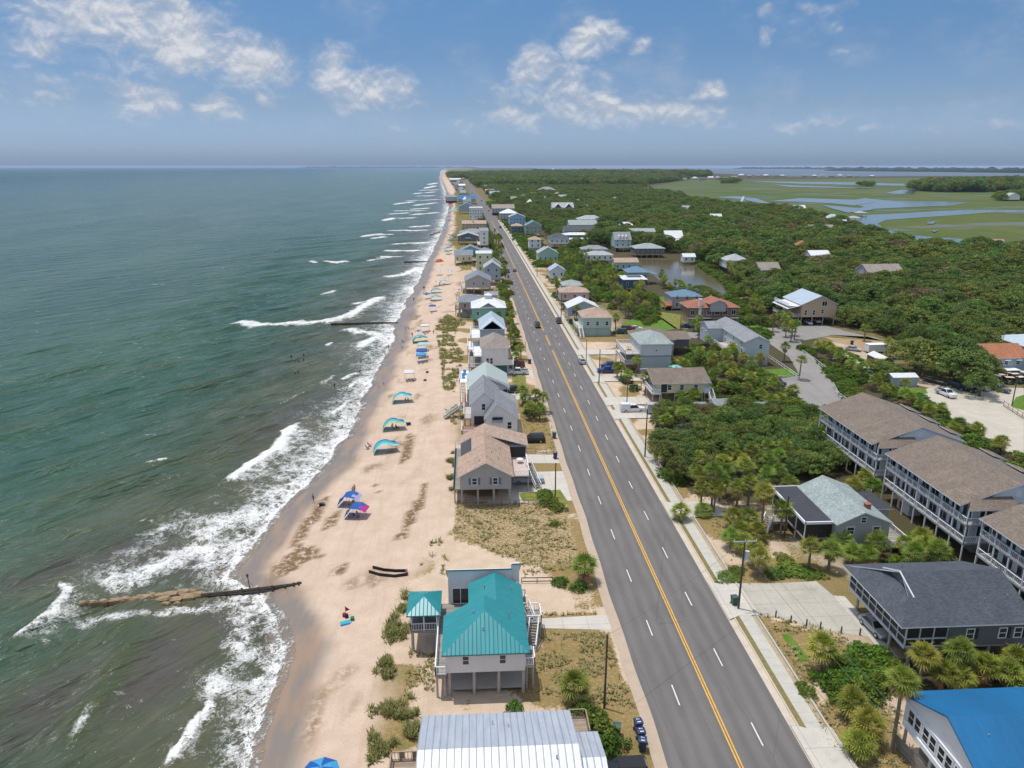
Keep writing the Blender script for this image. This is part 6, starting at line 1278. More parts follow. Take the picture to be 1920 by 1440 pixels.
for a in ((127., 177., 6.4, 9.), (122., 187., 6., 9.), (131., 187., 6.4, 9.6), (133.5, 180., 4.6, 7.6), (126., 168., 3.6, 6.)): oak(*a); opts.append(a[:2])
scatter(THICK, 95, 2.3, lambda x, y: oak(x, y, R.uniform(1.9, 3.1), R.uniform(3.2, 4.6)), pts=list(pp), tries=60)
for P, n, lo, hi in (([(1700, 650), (1780, 640), (1850, 660), (1850, 700), (1760, 712), (1690, 690)], 14, 6, 8.5), ([(1650, 690), (1700, 712), (1690, 722), (1640, 700)], 2, 3, 4), ([(1580, 590), (1640, 600), (1640, 622), (1585, 620)], 5, 5, 7), ([(1310, 545), (1345, 560), (1335, 575), (1310, 565)], 3, 5, 6)):
    scatter(P, n, 4.6, lambda x, y: oak(x, y, R.uniform(3.4, 5.), R.uniform(lo, hi)), pts=opts)
scatter([(1640, 560), (1720, 600), (1900, 650), (1920, 640), (1920, 560), (1700, 540), (1560, 545), (1600, 580)], 60, 5.2, lambda x, y: oak(x, y, R.uniform(3.4, 6.), R.uniform(5.5, 9.5)), pts=opts)
scatter([(1380, 520), (1480, 500), (1650, 500), (1780, 520), (1920, 560), (1650, 560), (1600, 555), (1580, 600), (1460, 600), (1420, 570)], 110, 5.6, lambda x, y: oak(x, y, R.uniform(3.4, 6.4), R.uniform(5.5, 9.5)), pts=opts)
label_all(OAKS, 'live oak')
# ---- shrubs
SHR = []
def shrub(x, y, r, hh, meshes=None, words='bushy', z=0.):
    e = put('shrub', (meshes or SHRC)[R.randrange(len(meshes or SHRC))], None, (x, y, z + hh * .12), R.uniform(0, 6.28), (r, r, hh)); tag(e, 'shrub', 'shrub', 'green shrubs'); SHR.append((e, x, y, words)); return e
def shrub_px(px, py, r, hh, m=None, w='bushy'): x, y = G(px, py); shrub(x, y, r, hh, m, w)
for a in ((1000, 778, 1.7, 1.8, HEDC, 'dark round'), (1172, 716, 1.8, 1.7, HEDC, 'dark round'), (1190, 732, 1.6, 1.4, HEDC, 'dark round'), (1120, 1385, 1.9, 2.2), (1105, 1350, 1.4, 1.6), (1140, 1410, 1.5, 1.8), (1090, 1340, 1.2, 1.3), (965, 1332, .9, 1.), (1085, 1105, 1.1, 1.1), (1050, 1095, 1., 1.), (1030, 945, 1.6, 1.6), (1020, 930, 1.3, 1.2), (1046, 955, 1.3, 1.), (1040, 985, .8, .7), (1660, 675, 1.2, 1.2), (1690, 700, 1.5, 1.5),
          (1365, 1085, 1.6, 1.0, VINC, 'creeping'), (1380, 1072, 1.2, .9, VINC, 'creeping'), (1480, 1070, 2.2, 1.3, VINC, 'creeping'), (1455, 1078, 1.6, 1., VINC, 'creeping'), (1510, 1075, 1.8, 1., VINC, 'creeping'), (1530, 1080, 1.2, .8, VINC, 'creeping'), (1470, 1050, 1.3, 1.2, VINC, 'creeping'), (1515, 1302, .9, .8), (1502, 1290, .7, .7), (1533, 1275, .9, 1.), (1250, 885, 1.5, 1., VINC, 'creeping'), (1262, 900, 1.4, .9, VINC, 'creeping'), (1272, 908, 1.3, .9, VINC, 'creeping')):
    shrub_px(*a)
scatter([(1545, 1275), (1570, 1245), (1640, 1228), (1700, 1240), (1690, 1290), (1640, 1310), (1570, 1315)], 26, 1.25, lambda x, y: shrub(x, y, R.uniform(1.3, 2.1), R.uniform(1.2, 2.)), pts=[])
scatter([(1700, 1245), (1920, 1235), (1925, 1310), (1800, 1290), (1700, 1290)], 26, 1.4, lambda x, y: shrub(x, y, R.uniform(1.2, 2.), R.uniform(1.3, 2.3)), pts=[])
scatter([(1580, 1040), (1660, 1020), (1780, 1000), (1790, 1050), (1680, 1060), (1600, 1060)], 14, 1.6, lambda x, y: shrub(x, y, R.uniform(1., 1.6), R.uniform(1.1, 1.8)), pts=[])
scatter([(1560, 690), (1640, 735), (1780, 815), (1915, 900), (1925, 870), (1800, 795), (1700, 735), (1600, 675)], 60, 2.2, lambda x, y: shrub(x, y, R.uniform(1.2, 2.2), R.uniform(1.1, 2.), [OAKC[5]] if R.random() < .35 else None, 'bushy'), pts=[])
scatter([(1290, 660), (1330, 640), (1430, 705), (1510, 770), (1470, 795), (1360, 755), (1300, 740)], 44, 2.3, lambda x, y: shrub(x, y, R.uniform(1.4, 2.4), R.uniform(1.4, 2.6)), pts=[])
scatter([(1040, 470), (1100, 462), (1165, 525), (1225, 610), (1150, 585), (1065, 560), (1030, 500)], 60, 3.4, lambda x, y: shrub(x, y, R.uniform(1.6, 3.), R.uniform(1.8, 3.4)), pts=[])
scatter([(925, 440), (938, 440), (965, 590), (975, 690), (962, 690), (945, 560)], 40, 2., lambda x, y: shrub(x, y, R.uniform(1., 2.), R.uniform(1.4, 2.6)), pts=[])
label_all(SHR, 'shrub')
# ---- far wood: one mass
def inst_mass(name, label, pts, protos, cat):
    """pts rows: x, y, z, scale; instances share the crowns of the real trees"""
    me = bpy.data.meshes.new(name); P = np.array(pts, dtype=np.float32); me.vertices.add(len(P)); me.vertices.foreach_set('co', P[:, :3].reshape(-1))
    a = me.attributes.new('sc', 'FLOAT', 'POINT'); a.data.foreach_set('value', P[:, 3]); i_ = me.attributes.new('kind_id', 'INT', 'POINT'); i_.data.foreach_set('value', RS.randint(0, len(protos), len(P)).astype(np.int32)); r_ = me.attributes.new('rz', 'FLOAT', 'POINT'); r_.data.foreach_set('value', RS.uniform(0, 6.28, len(P)).astype(np.float32)); me.update()
    o = put(name, me); ng = bpy.data.node_groups.new(name, 'GeometryNodeTree'); ng.interface.new_socket('Geometry', in_out='INPUT', socket_type='NodeSocketGeometry'); ng.interface.new_socket('Geometry', in_out='OUTPUT', socket_type='NodeSocketGeometry')
    N, L = ng.nodes, ng.links; gi = N.new('NodeGroupInput'); go = N.new('NodeGroupOutput'); jn = N.new('GeometryNodeJoinGeometry')
    def named(n, ty):
        q = N.new('GeometryNodeInputNamedAttribute'); q.data_type = ty; q.inputs[0].default_value = n; return [s for s in q.outputs if s.enabled and s.name == 'Attribute'][0]
    for k, pr in enumerate(protos):
        oi = N.new('GeometryNodeObjectInfo'); oi.inputs['Object'].default_value = pr; oi.transform_space = 'ORIGINAL'
        ip = N.new('GeometryNodeInstanceOnPoints'); cmp = N.new('FunctionNodeCompare'); cmp.data_type = 'INT'; cmp.operation = 'EQUAL'; L.new(named('kind_id', 'INT'), cmp.inputs[2]); cmp.inputs[3].default_value = k
        cx = N.new('ShaderNodeCombineXYZ'); L.new(named('rz', 'FLOAT'), cx.inputs[2]); c3 = N.new('ShaderNodeCombineXYZ'); s_ = named('sc', 'FLOAT'); mu = N.new('ShaderNodeMath'); mu.operation = 'MULTIPLY'; L.new(s_, mu.inputs[0]); mu.inputs[1].default_value = 1.15
        L.new(s_, c3.inputs[0]); L.new(s_, c3.inputs[1]); L.new(mu.outputs[0], c3.inputs[2])
        L.new(gi.outputs[0], ip.inputs['Points']); L.new(cmp.outputs[0], ip.inputs['Selection']); L.new(oi.outputs['Geometry'], ip.inputs['Instance']); L.new(cx.outputs[0], ip.inputs['Rotation']); L.new(c3.outputs[0], ip.inputs['Scale']); L.new(ip.outputs[0], jn.inputs[0])
    L.new(jn.outputs[0], go.inputs[0]); md = o.modifiers.new('scatter', 'NODES'); md.node_group = ng
    return tag(o, label, cat, None, 'stuff')
def far_pts(P, sep, n, r0, r1, grow=0., z0=.4, avoid=True, seen=None):
    Q = GP(P); x0, x1 = min(p[0] for p in Q), max(p[0] for p in Q); y0, y1 = min(p[1] for p in Q), max(p[1] for p in Q); out = []
    gx = np.arange(x0, x1, sep); gy = np.arange(y0, y1, sep); X, Y = np.meshgrid(gx, gy); X = X + RS.uniform(-.42, .42, X.shape) * sep; Y = Y + RS.uniform(-.42, .42, Y.shape) * sep
    ok = inpoly(X, Y, Q)
    for hq in POND_: ok &= ~inpoly(X, Y, hq)
    if avoid:
        for f in FOOT: ok &= ~((X > f[0] - 2.) & (X < f[1] + 2.) & (Y > f[2] - 4.5) & (Y < f[3] + 1.))
    if seen is not None:
        for a, b in seen:
            if y0 - 9 < b < y1 + 9: ok &= ((X - a) ** 2 + (Y - b) ** 2 > (sep * .62) ** 2)
    X, Y = X[ok], Y[ok]; S = RS.uniform(r0, r1, X.shape) * (1 + .35 * (fbm2(X, Y, .02, 77) - .5))
    return [(x, y, z0 + s * .55 * (1 if z0 else 0) + q * (1 if z0 else 0), s) for x, y, s, q in zip(X, Y, S, RS.uniform(-1.6, 1.9, X.shape) * r1 / 6.5)]
POND_ = [GP(POND)] + [GP(q) for q in CR] + [GP([(1066, 418), (1090, 416), (1125, 438), (1105, 445)])]
PRO = {}
for o in bpy.data.objects:
    if o.name.startswith('crown') and o.data in OAKC and o.data.name not in PRO: PRO[o.data.name] = o
PROTO = [PRO[m.name] for m in OAKC if m.name in PRO]; PROTO = PROTO[:5] * 2 + PROTO[5:6]
pts = []
W1 = [(1110, 470), (1150, 462), (1210, 470), (1290, 480), (1370, 530), (1385, 520), (1480, 500), (1650, 500), (1780, 520), (1930, 560), (1980, 560), (1980, 485), (1900, 480), (1780, 478), (1690, 465), (1600, 432), (1500, 402), (1420, 396), (1330, 385), (1290, 378), (1220, 380), (1180, 420), (1130, 420)]
pts += far_pts(W1, 8.8, 0, 4.0, 7.4, seen=opts)
pts += far_pts([(1900, 590), (1960, 590), (1960, 700), (1900, 610)], 6.5, 0, 3.6, 5.4)
pts += far_pts([(960, 395), (1000, 400), (1060, 418), (1130, 420), (1180, 420), (1225, 380), (1290, 378), (1280, 370), (1225, 362), (1200, 352), (1100, 350), (960, 352), (905, 352), (915, 365), (940, 380)], 9., 0, 4.6, 7.)
pts += far_pts([(905, 372), (930, 378), (975, 410), (1030, 440), (1060, 470), (1100, 470), (1110, 430), (1060, 410), (1000, 398), (950, 380)], 7.5, 0, 3., 4.8)
W2 = [(1385, 520), (1480, 497), (1650, 497), (1780, 515), (1930, 555), (1980, 600), (1930, 640), (1880, 590), (1800, 625), (1760, 625), (1640, 610), (1590, 620), (1580, 560), (1470, 590), (1440, 610), (1400, 560)]
pts += far_pts(W2, 6.2, 0, 3., 6.2, seen=opts, avoid=True)
pts += far_pts([(1590, 560), (1650, 560), (1760, 620), (1900, 590), (1960, 640), (1930, 690), (1850, 700), (1840, 650), (1740, 640), (1690, 650), (1640, 620), (1590, 600)], 4.2, 0, 2.4, 3.8, seen=opts)
inst_mass('oak_wood', 'unbroken live oak wood stretching from the pond back to the marsh', pts, PROTO, 'wood')
pts2 = []
pts2 += far_pts([(892, 352), (1000, 352), (1205, 352), (1212, 346), (1260, 341), (1290, 336), (1240, 332), (1100, 328), (1000, 327), (900, 329), (884, 338)], 20., 0, 9.5, 14., avoid=True)
pts2 += far_pts([(850, 336), (880, 336), (900, 330), (1000, 328.5), (1000, 325.5), (900, 326.5), (850, 328), (838, 331)], 26., 0, 11., 16., avoid=True)
pts2 += far_pts([(1000, 328.5), (1240, 332), (1330, 332), (1330, 326.5), (1240, 325), (1000, 325.)], 34., 0, 15., 21., avoid=True)
inst_mass('far_wood', 'hazy dark wood filling the middle distance under the skyline', pts2, PROTO, 'wood')
pts3 = far_pts([(1700, 357.5), (1730, 352), (1800, 349), (2100, 347), (2100, 362), (1880, 360), (1780, 361)], 17., 0, 12., 17.)
inst_mass('island_wood', 'dark wooded island standing in the marsh at the right', pts3, PROTO, 'wood')
pts3 = far_pts([(1352, 341), (1380, 340), (1388, 344), (1355, 344.5)], 20., 0, 7., 10.) + far_pts([(1608, 347), (1640, 347), (1640, 350), (1608, 350)], 18., 0, 6., 9.) + far_pts([(1870, 372), (1920, 368), (1960, 368), (1960, 377), (1870, 377)], 12., 0, 7., 9.)
inst_mass('hammock_trees', 'scattered tree hammocks rising out of the salt marsh', pts3, PROTO[:4], 'wood')
SPRO = [next(o for o, *_ in SHR if o.data is m) for m in SHRC]
pts4 = []
pts4 += far_pts([(1045, 470), (1105, 462), (1165, 520), (1230, 560), (1236, 600), (1215, 612), (1150, 560), (1080, 560), (1066, 540), (1040, 500)], 2.3, 0, 1.1, 2.1, z0=0, seen=None)
pts4 += far_pts([(1290, 665), (1335, 642), (1430, 700), (1515, 765), (1560, 795), (1440, 785), (1340, 770), (1300, 745)], 1.9, 0, .9, 1.6, z0=0)
pts4 += far_pts([(1375, 515), (1400, 560), (1440, 605), (1460, 620), (1430, 640), (1392, 610), (1360, 560)], 2.6, 0, 1.2, 2.2, z0=0)
pts4 += far_pts([(1520, 650), (1600, 692), (1660, 740), (1790, 815), (1925, 905), (1925, 862), (1800, 790), (1700, 732), (1610, 676), (1560, 652)], 1.8, 0, .8, 1.5, z0=0)
pts4 += far_pts([(1690, 1235), (1925, 1228), (1925, 1320), (1700, 1300)], 1.5, 0, .8, 1.4, z0=0)
pts4 += far_pts([(1235, 890), (1330, 905), (1470, 900), (1480, 925), (1400, 935), (1300, 930)], 1.6, 0, .8, 1.3, z0=0)
pts4 += far_pts([(1300, 485), (1380, 520), (1390, 560), (1360, 535), (1310, 500)], 2.6, 0, 1.2, 2.2, z0=0)
pts4 += far_pts([(1006, 500), (1040, 505), (1036, 480), (1000, 440), (960, 400), (930, 380), (914, 380), (950, 425), (985, 470)], 3., 0, 1.3, 2.8, z0=0)
pts4 += far_pts([(1068, 596), (1062, 560), (1040, 520), (1026, 520), (1040, 556)], 2.4, 0, .8, 1.5, z0=0)
pts4 += far_pts([(958, 640), (976, 700), (966, 640), (948, 540), (930, 470), (912, 420), (899, 392), (892, 392), (905, 430), (922, 490), (940, 560)], 2.2, 0, .9, 2., z0=0)
pts4 += far_pts([(1496, 652), (1530, 676), (1562, 716), (1580, 748), (1612, 776), (1640, 760), (1590, 712), (1540, 660)], 1.9, 0, .7, 1.4, z0=0)
pts4 += far_pts([(1236, 540), (1300, 558), (1340, 575), (1352, 562), (1320, 562), (1270, 542), (1242, 530)], 2.2, 0, .8, 1.6, z0=0)
inst_mass('undergrowth', 'tangled low scrub filling the ground between palms and houses', pts4, SPRO, 'undergrowth')
# shores beyond the water: low wooded land, hills on the horizon
def far_land(name, P, hgt, label):
    Q = GP(P); pts = []; n = len(Q); o = []
    mb = MB(); z = hgt
    rs = np.random.RandomState(len(P)); F_ = []
    for i in range(len(P) - 1):
        (ax, ay), (bx, by) = P[i], P[i + 1]; m = max(2, int(abs(bx - ax) / 3))
        for k in range(m): F_.append((ax + (bx - ax) * k / m, ay + (by - ay) * k / m))
    F_.append(P[-1]); top = []
    for i, (a, b) in enumerate(F_): x, y = G(a, b); top.append((x, y, hgt * (.75 + .5 * mnoise.noise((i * .21, hgt, 0)) + .18 * rs.rand()) * min(1., i / 6 + .1, (len(F_) - 1 - i) / 6 + .1)))
    for i in range(len(top) - 1):
        a, b = top[i], top[i + 1]; kx = 1.12
        mb.poly([(a[0], a[1], -1), (b[0], b[1], -1), b, a]); mb.poly([a, b, (b[0] * kx, b[1] * kx, b[2] * .9), (a[0] * kx, a[1] * kx, a[2] * .9)]); mb.poly([(b[0] * kx, b[1] * kx, b[2] * .9), (a[0] * kx, a[1] * kx, a[2] * .9), (a[0] * kx, a[1] * kx, -1), (b[0] * kx, b[1] * kx, -1)])
    tag(mb.build(name, pbr('distant woodland', (.045, .065, .035), .95, .3, .01)), None, None, None, 'structure')
far_land('far_shore', [(1375, 316.5), (1450, 316.8), (1530, 317.5), (1600, 318.5), (1700, 319.5), (1800, 320.5), (1900, 322), (2300, 325)], 46., '')
far_land('far_shore', [(1545, 320.2), (1640, 321.5), (1760, 322.5), (1900, 324.5), (2300, 328)], 30., '')
far_land('far_headland', [(560, 314.6), (640, 314.6), (760, 314.5), (900, 314.5)], 55., '')
# ---- dune grass and dry tufts
def tuft_mass(name, label, areas, mat, h0, h1, blades=9, dens=.38):
    V = []; T = []; rs = np.random.RandomState(len(areas) + 3)
    for P, n in areas:
        Q = GP(P); x0, x1 = min(p[0] for p in Q), max(p[0] for p in Q); y0, y1 = min(p[1] for p in Q), max(p[1] for p in Q)
        X = rs.uniform(x0, x1, n * 3); Y = rs.uniform(y0, y1, n * 3); k = inpoly(X, Y, Q) & (fbm2(X, Y, .5, 88, 2) > dens)
        for f in FOOT: k &= ~((X > f[0]) & (X < f[1]) & (Y > f[2]) & (Y < f[3]))
        X, Y = X[k][:n], Y[k][:n]; Z = ground_z(X, Y)
        for x, y, z in zip(X, Y, Z):
            t = rs.uniform(0, 1); hh = rs.uniform(h0, h1); sp = hh * .75
            for b in range(blades):
                a = rs.uniform(0, 6.28); r = rs.uniform(0, sp * .5); w = rs.uniform(.03, .075); d = np.array([math.cos(a), math.sin(a)]); p = np.array([x, y]) + d * r; q = p + d * rs.uniform(.4, 1.3) * sp; hb = hh * rs.uniform(.5, 1.); s = np.array([-d[1], d[0]]) * w
                V.append([(p[0] - s[0], p[1] - s[1], z), (p[0] + s[0], p[1] + s[1], z), (q[0] + s[0] * .6, q[1] + s[1] * .6, z + hb), (q[0] - s[0] * .6, q[1] - s[1] * .6, z + hb)]); T.append(np.clip(t + rs.uniform(-.2, .2), 0, 1))
    return tag(put(name, quads_mesh(name, np.array(V), np.array(T), mat)), label, 'grass', None, 'stuff')
DGR = [([(815, 610), (840, 590), (862, 605), (850, 640), (870, 660), (862, 700), (850, 740), (832, 730), (828, 690), (822, 650)], 1500), ([(836, 770), (860, 760), (862, 800), (840, 810)], 60), ([(838, 855), (852, 850), (852, 890), (836, 890)], 90), ([(834, 895), (852, 895), (852, 922), (836, 920)], 110), ([(718, 1195), (760, 1110), (780, 1150), (760, 1200), (730, 1215)], 170), ([(690, 1440), (695, 1330), (720, 1260), (760, 1300), (800, 1330), (780, 1400), (730, 1420)], 330), ([(780, 1060), (820, 1000), (840, 1030), (835, 1090)], 26), ([(700, 1260), (730, 1230), (740, 1260), (720, 1290)], 90), ([(858, 600), (895, 585), (895, 605), (862, 612)], 160), ([(850, 560), (862, 540), (864, 575)], 60)]
tuft_mass('dune_grass', 'olive sea oats and dune grass along the top of the beach', DGR, DUNEL, .3, .7, 10, .47)
tuft_mass('dry_grass', 'dry brown weeds on the sandy house lots', [([(860, 945), (1050, 940), (1090, 1060), (985, 1085), (975, 1060), (850, 1000)], 1300), ([(1010, 1150), (1120, 1150), (1190, 1330), (1010, 1300)], 700), ([(1300, 930), (1400, 930), (1500, 1060), (1400, 1100)], 260), ([(1420, 1150), (1560, 1180), (1660, 1240), (1500, 1290)], 420), ([(960, 700), (1030, 760), (1040, 850), (980, 800)], 300), ([(1500, 1300), (1690, 1320), (1690, 1440), (1580, 1440)], 260), ([(770, 1210), (830, 1210), (830, 1300), (760, 1290)], 160)], leaf_mat('dry weed blades', (.30, .24, .09), (.55, .43, .22), .1), .12, .38, 6)
far_dg = [([(855, 380), (872, 385), (888, 420), (880, 445), (860, 425), (850, 400)], 1400), ([(848, 460), (870, 440), (885, 455), (866, 480)], 500), ([(862, 500), (884, 498), (884, 506), (864, 508)], 120)]
tuft_mass('far_dune_grass', 'belt of olive dune grass between the far beach and its houses', far_dg, DUNEL, .9, 1.8, 6)
# ================================================================ beach, street and yard things
def gz(x, y): return float(ground_z(np.array([[x]]), np.array([[y]]))[0, 0])
def fab(n, c, tr=.3):
    if n in MC: return MC[n]
    m = bpy.data.materials.new(n); t = NT(m); MC[n] = m; b = t.n['Principled BSDF']; c_ = hsv_var(t, c, t.noise(t.pos(), 2., 3.), .08); t.put(b.inputs['Base Color'], c_); b.inputs['Roughness'].default_value = .7
    tl = t.new('ShaderNodeBsdfTranslucent'); t.put(tl.inputs[0], c_); mx = t.new('ShaderNodeMixShader'); mx.inputs[0].default_value = tr; t.put(mx.inputs[1], b.outputs[0]); t.put(mx.inputs[2], tl.outputs[0]); t.put(t.n['Material Output'].inputs[0], mx.outputs[0]); return m
F_ = dict(blue=fab('royal blue canvas', (.012, .11, .42)), sky=fab('sky blue canvas', (.06, .36, .66)), teal=fab('turquoise canvas', (.05, .48, .52)), mint=fab('mint canvas', (.42, .66, .62)), white=fab('white canvas', (.74, .75, .76)), navy=fab('navy canvas', (.015, .03, .11)), pink=fab('pink canvas', (.62, .24, .38)), red=fab('red canvas', (.50, .04, .04)), coral=fab('coral canvas', (.66, .17, .10)),
          yellow=fab('yellow canvas', (.62, .40, .05)), lav=fab('lavender canvas', (.36, .38, .60)), grey=fab('dark grey canvas', (.08, .085, .095)), green=fab('green canvas', (.05, .30, .16)), lime=fab('pale lime canvas', (.5, .62, .3)), magenta=fab('magenta canvas', (.5, .03, .24)))
def sail(x, y, z, cols, label, sc=1.12, rz=0., W=3.5):
    """arched beach shade: one hoop, cloth rising from the windward sand and streaming over it"""
    e = empty('sun_shelter', label, 'sun shelter', (x, y, z), rz, 'arched beach shades'); e.scale = (sc,) * 3
    prof = [(-2.15, .12), (-2.1, .6), (-1.85, 1.15), (-1.45, 1.6), (-.9, 1.95), (-.2, 2.15), (.5, 2.1), (1.15, 1.85), (1.75, 1.6), (2.2, 1.5)]
    n = len(prof); mb = MB()
    for j in range(6):
        for i in range(n - 1):
            f = lambda q, k: (prof[q][0] + .10 * abs(k) - (.35 * k if q > 6 else 0), k * W / 2 * (1 - .03 * q), prof[q][1] - .35 * abs(k) ** 2.2 * (1 if 0 < q < 8 else .2))
            a, b = -1 + j / 3, -1 + (j + 1) / 3
            mb.poly([f(i, a), f(i + 1, a), f(i + 1, b), f(i, b)], 0 if j >= 3 else (1 if j >= 1 else 2))
    put('canopy', mb.mesh('canopy', [F_[c] for c in cols], (0, 0, 0), True), e)
    m2 = MB()
    for k in (-1.,):
        for i in range(n - 1): m2.tube((prof[i][0] * .98, k * W / 2 * .7, max(0, prof[i][1] - .12)), (prof[i + 1][0] * .98, k * W / 2 * .7, prof[i + 1][1] - .12), .025, .025, 5)
    put('hoop', m2.mesh('hoop', METAL), e); return e
def popup(x, y, z, col, label, sc=1., rz=0., W=3., H=2.3, peak=.55, trim=None, cat='canopy'):
    e = empty('canopy_tent', label, cat, (x, y, z), rz, 'beach canopies'); e.scale = (sc,) * 3; mb = MB(); w = W / 2; N = 4
    def hz(a, b): r = max(abs(a), abs(b)); return H + peak * (1 - r) ** .8 - .10 * (1 - abs(a)) * (1 - abs(b)) * 0
    for i in range(8):
        for j in range(8):
            q = [(-1 + (i + di) / 4, -1 + (j + dj) / 4) for di, dj in ((0, 0), (1, 0), (1, 1), (0, 1))]; mb.poly([(a * w, b * w, hz(a, b)) for a, b in q])
    for s_ in (((-w, -w), (w, -w)), ((w, -w), (w, w)), ((w, w), (-w, w)), ((-w, w), (-w, -w))): (a, b) = s_; mb.poly([(*a, H), (*b, H), (*b, H - .22), (*a, H - .22)], 1)
    put('canopy', mb.mesh('canopy', [F_[col], F_[trim or col]]), e)
    for a in (-1, 1):
        for b in (-1, 1): m2 = MB(); m2.box(a * w * .97 - .03, a * w * .97 + .03, b * w * .97 - .03, b * w * .97 + .03, 0, H); put('leg', m2.mesh('leg', TRIM), e)
    return e
def drape(x, y, z, c1, c2, label, rz):
    """wind canopy on short poles, one edge pegged to the sand"""
    e = empty('canopy_tent', label, 'canopy', (x, y, z), rz, 'beach canopies'); mb = MB(); n = 6; pr = [(-1.7, .15), (-1.35, .9), (-1.05, 1.6), (-.3, 1.95), (.6, 1.95), (1.35, 1.75), (2., 1.35)]
    for i in range(n):
        for j in range(6):
            f = lambda q, k: (pr[q][0], k * 1.35 * (1 - .10 * (q > 4)), pr[q][1] - .18 * (1 - k * k) * (1 if 1 < q < 6 else 0)); a, b = -1 + j / 3, -1 + (j + 1) / 3
            mb.poly([f(i, a), f(i + 1, a), f(i + 1, b), f(i, b)], 0 if i < 4 else (1 if (j in (2, 3) or i == 5) else 0))
    put('canopy', mb.mesh('canopy', [F_[c1], F_[c2]], (0, 0, 0), True), e)
    for a, b in ((-1., -1.2), (-1., 1.2), (1.3, -1.2), (1.3, 1.2)): m2 = MB(); m2.tube((a, b, 0), (a, b, 1.75), .03, .03, 6); put('pole', m2.mesh('pole', METAL), e)
    return e
def umbrella(x, y, z, cols, label, rr=1.25, H=2.1, tilt=.15, cat='beach umbrella'):
    e = empty('beach_umbrella', label, cat, (x, y, z), R.uniform(0, 6), 'beach umbrellas'); mb = MB(); n = 8
    for i in range(n):
        a, b = 2 * math.pi * i / n, 2 * math.pi * (i + 1) / n
        mb.poly([(0, 0, H + .42), (.55 * rr * math.cos(a), .55 * rr * math.sin(a), H + .28), (.55 * rr * math.cos(b), .55 * rr * math.sin(b), H + .28)], i % 2); mb.poly([(.55 * rr * math.cos(a), .55 * rr * math.sin(a), H + .28), (rr * math.cos(a), rr * math.sin(a), H - .05), (rr * math.cos(b), rr * math.sin(b), H - .05), (.55 * rr * math.cos(b), .55 * rr * math.sin(b), H + .28)], i % 2)
    put('canopy', mb.mesh('canopy', [F_[c] for c in cols]), e); m2 = MB(); m2.tube((0, 0, -.2), (0, 0, H + .45), .03, .025, 6); put('pole', m2.mesh('pole', TRIM), e); e.rotation_euler = (tilt, tilt * .5, e.rotation_euler.z); return e
_ch = {}
def chair(x, y, col, label, rz=0., z=None):
    z = gz(x, y) if z is None else z; e = empty('beach_chair', label, 'beach chair', (x, y, z), rz, 'folding beach chairs')
    if col not in _ch:
        a = MB(); a.box(-.27, .27, -.25, .25, .27, .31); b = MB(); b.beam((0, .24, .3), (0, .52, .92), .54, .04); c = MB()
        for s_ in (-.28, .28): c.beam((s_, -.28, 0), (s_, .3, .5), .03, .03); c.beam((s_, .36, 0), (s_, -.2, .5), .03, .03); c.beam((s_, -.25, .5), (s_, .35, .52), .05, .03)
        _ch[col] = (a.mesh('seat', F_[col]), b.mesh('backrest', F_[col]), c.mesh('frame', METAL))
    for n, m in zip(('seat', 'backrest', 'frame'), _ch[col]): put(n, m, e)
    return e
# ---- people
SKIN = [pbr('fair skin', (.55, .33, .24), .6, .06), pbr('tanned skin', (.36, .20, .13), .6, .06), pbr('brown skin', (.16, .085, .055), .6, .06)]
HAIR = [pbr('dark hair', (.03, .022, .018), .7), pbr('brown hair', (.10, .06, .035), .7), pbr('fair hair', (.36, .26, .14), .7), pbr('white cap', (.7, .7, .7), .7)]
def skin_figure(J, E, root=0, smooth=2):
    """J: list of (pos, radius); grown into one continuous surface"""
    me = bpy.data.meshes.new('fig'); me.from_pydata([p for p, r in J], E, []); o = bpy.data.objects.new('fig', me); COL.objects.link(o)
    md = o.modifiers.new('s', 'SKIN'); sv = me.skin_vertices[0].data
    for i, (p, r) in enumerate(J): r = r if isinstance(r, tuple) else (r, r); sv[i].radius = r; sv[i].use_root = (i == root)
    md.use_smooth_shade = True; sd = o.modifiers.new('d', 'SUBSURF'); sd.levels = 1; sd.render_levels = 1
    dg = bpy.context.evaluated_depsgraph_get(); dg.update(); m = bpy.data.meshes.new_from_object(o.evaluated_get(dg)); bpy.data.objects.remove(o); bpy.data.meshes.remove(me); return m
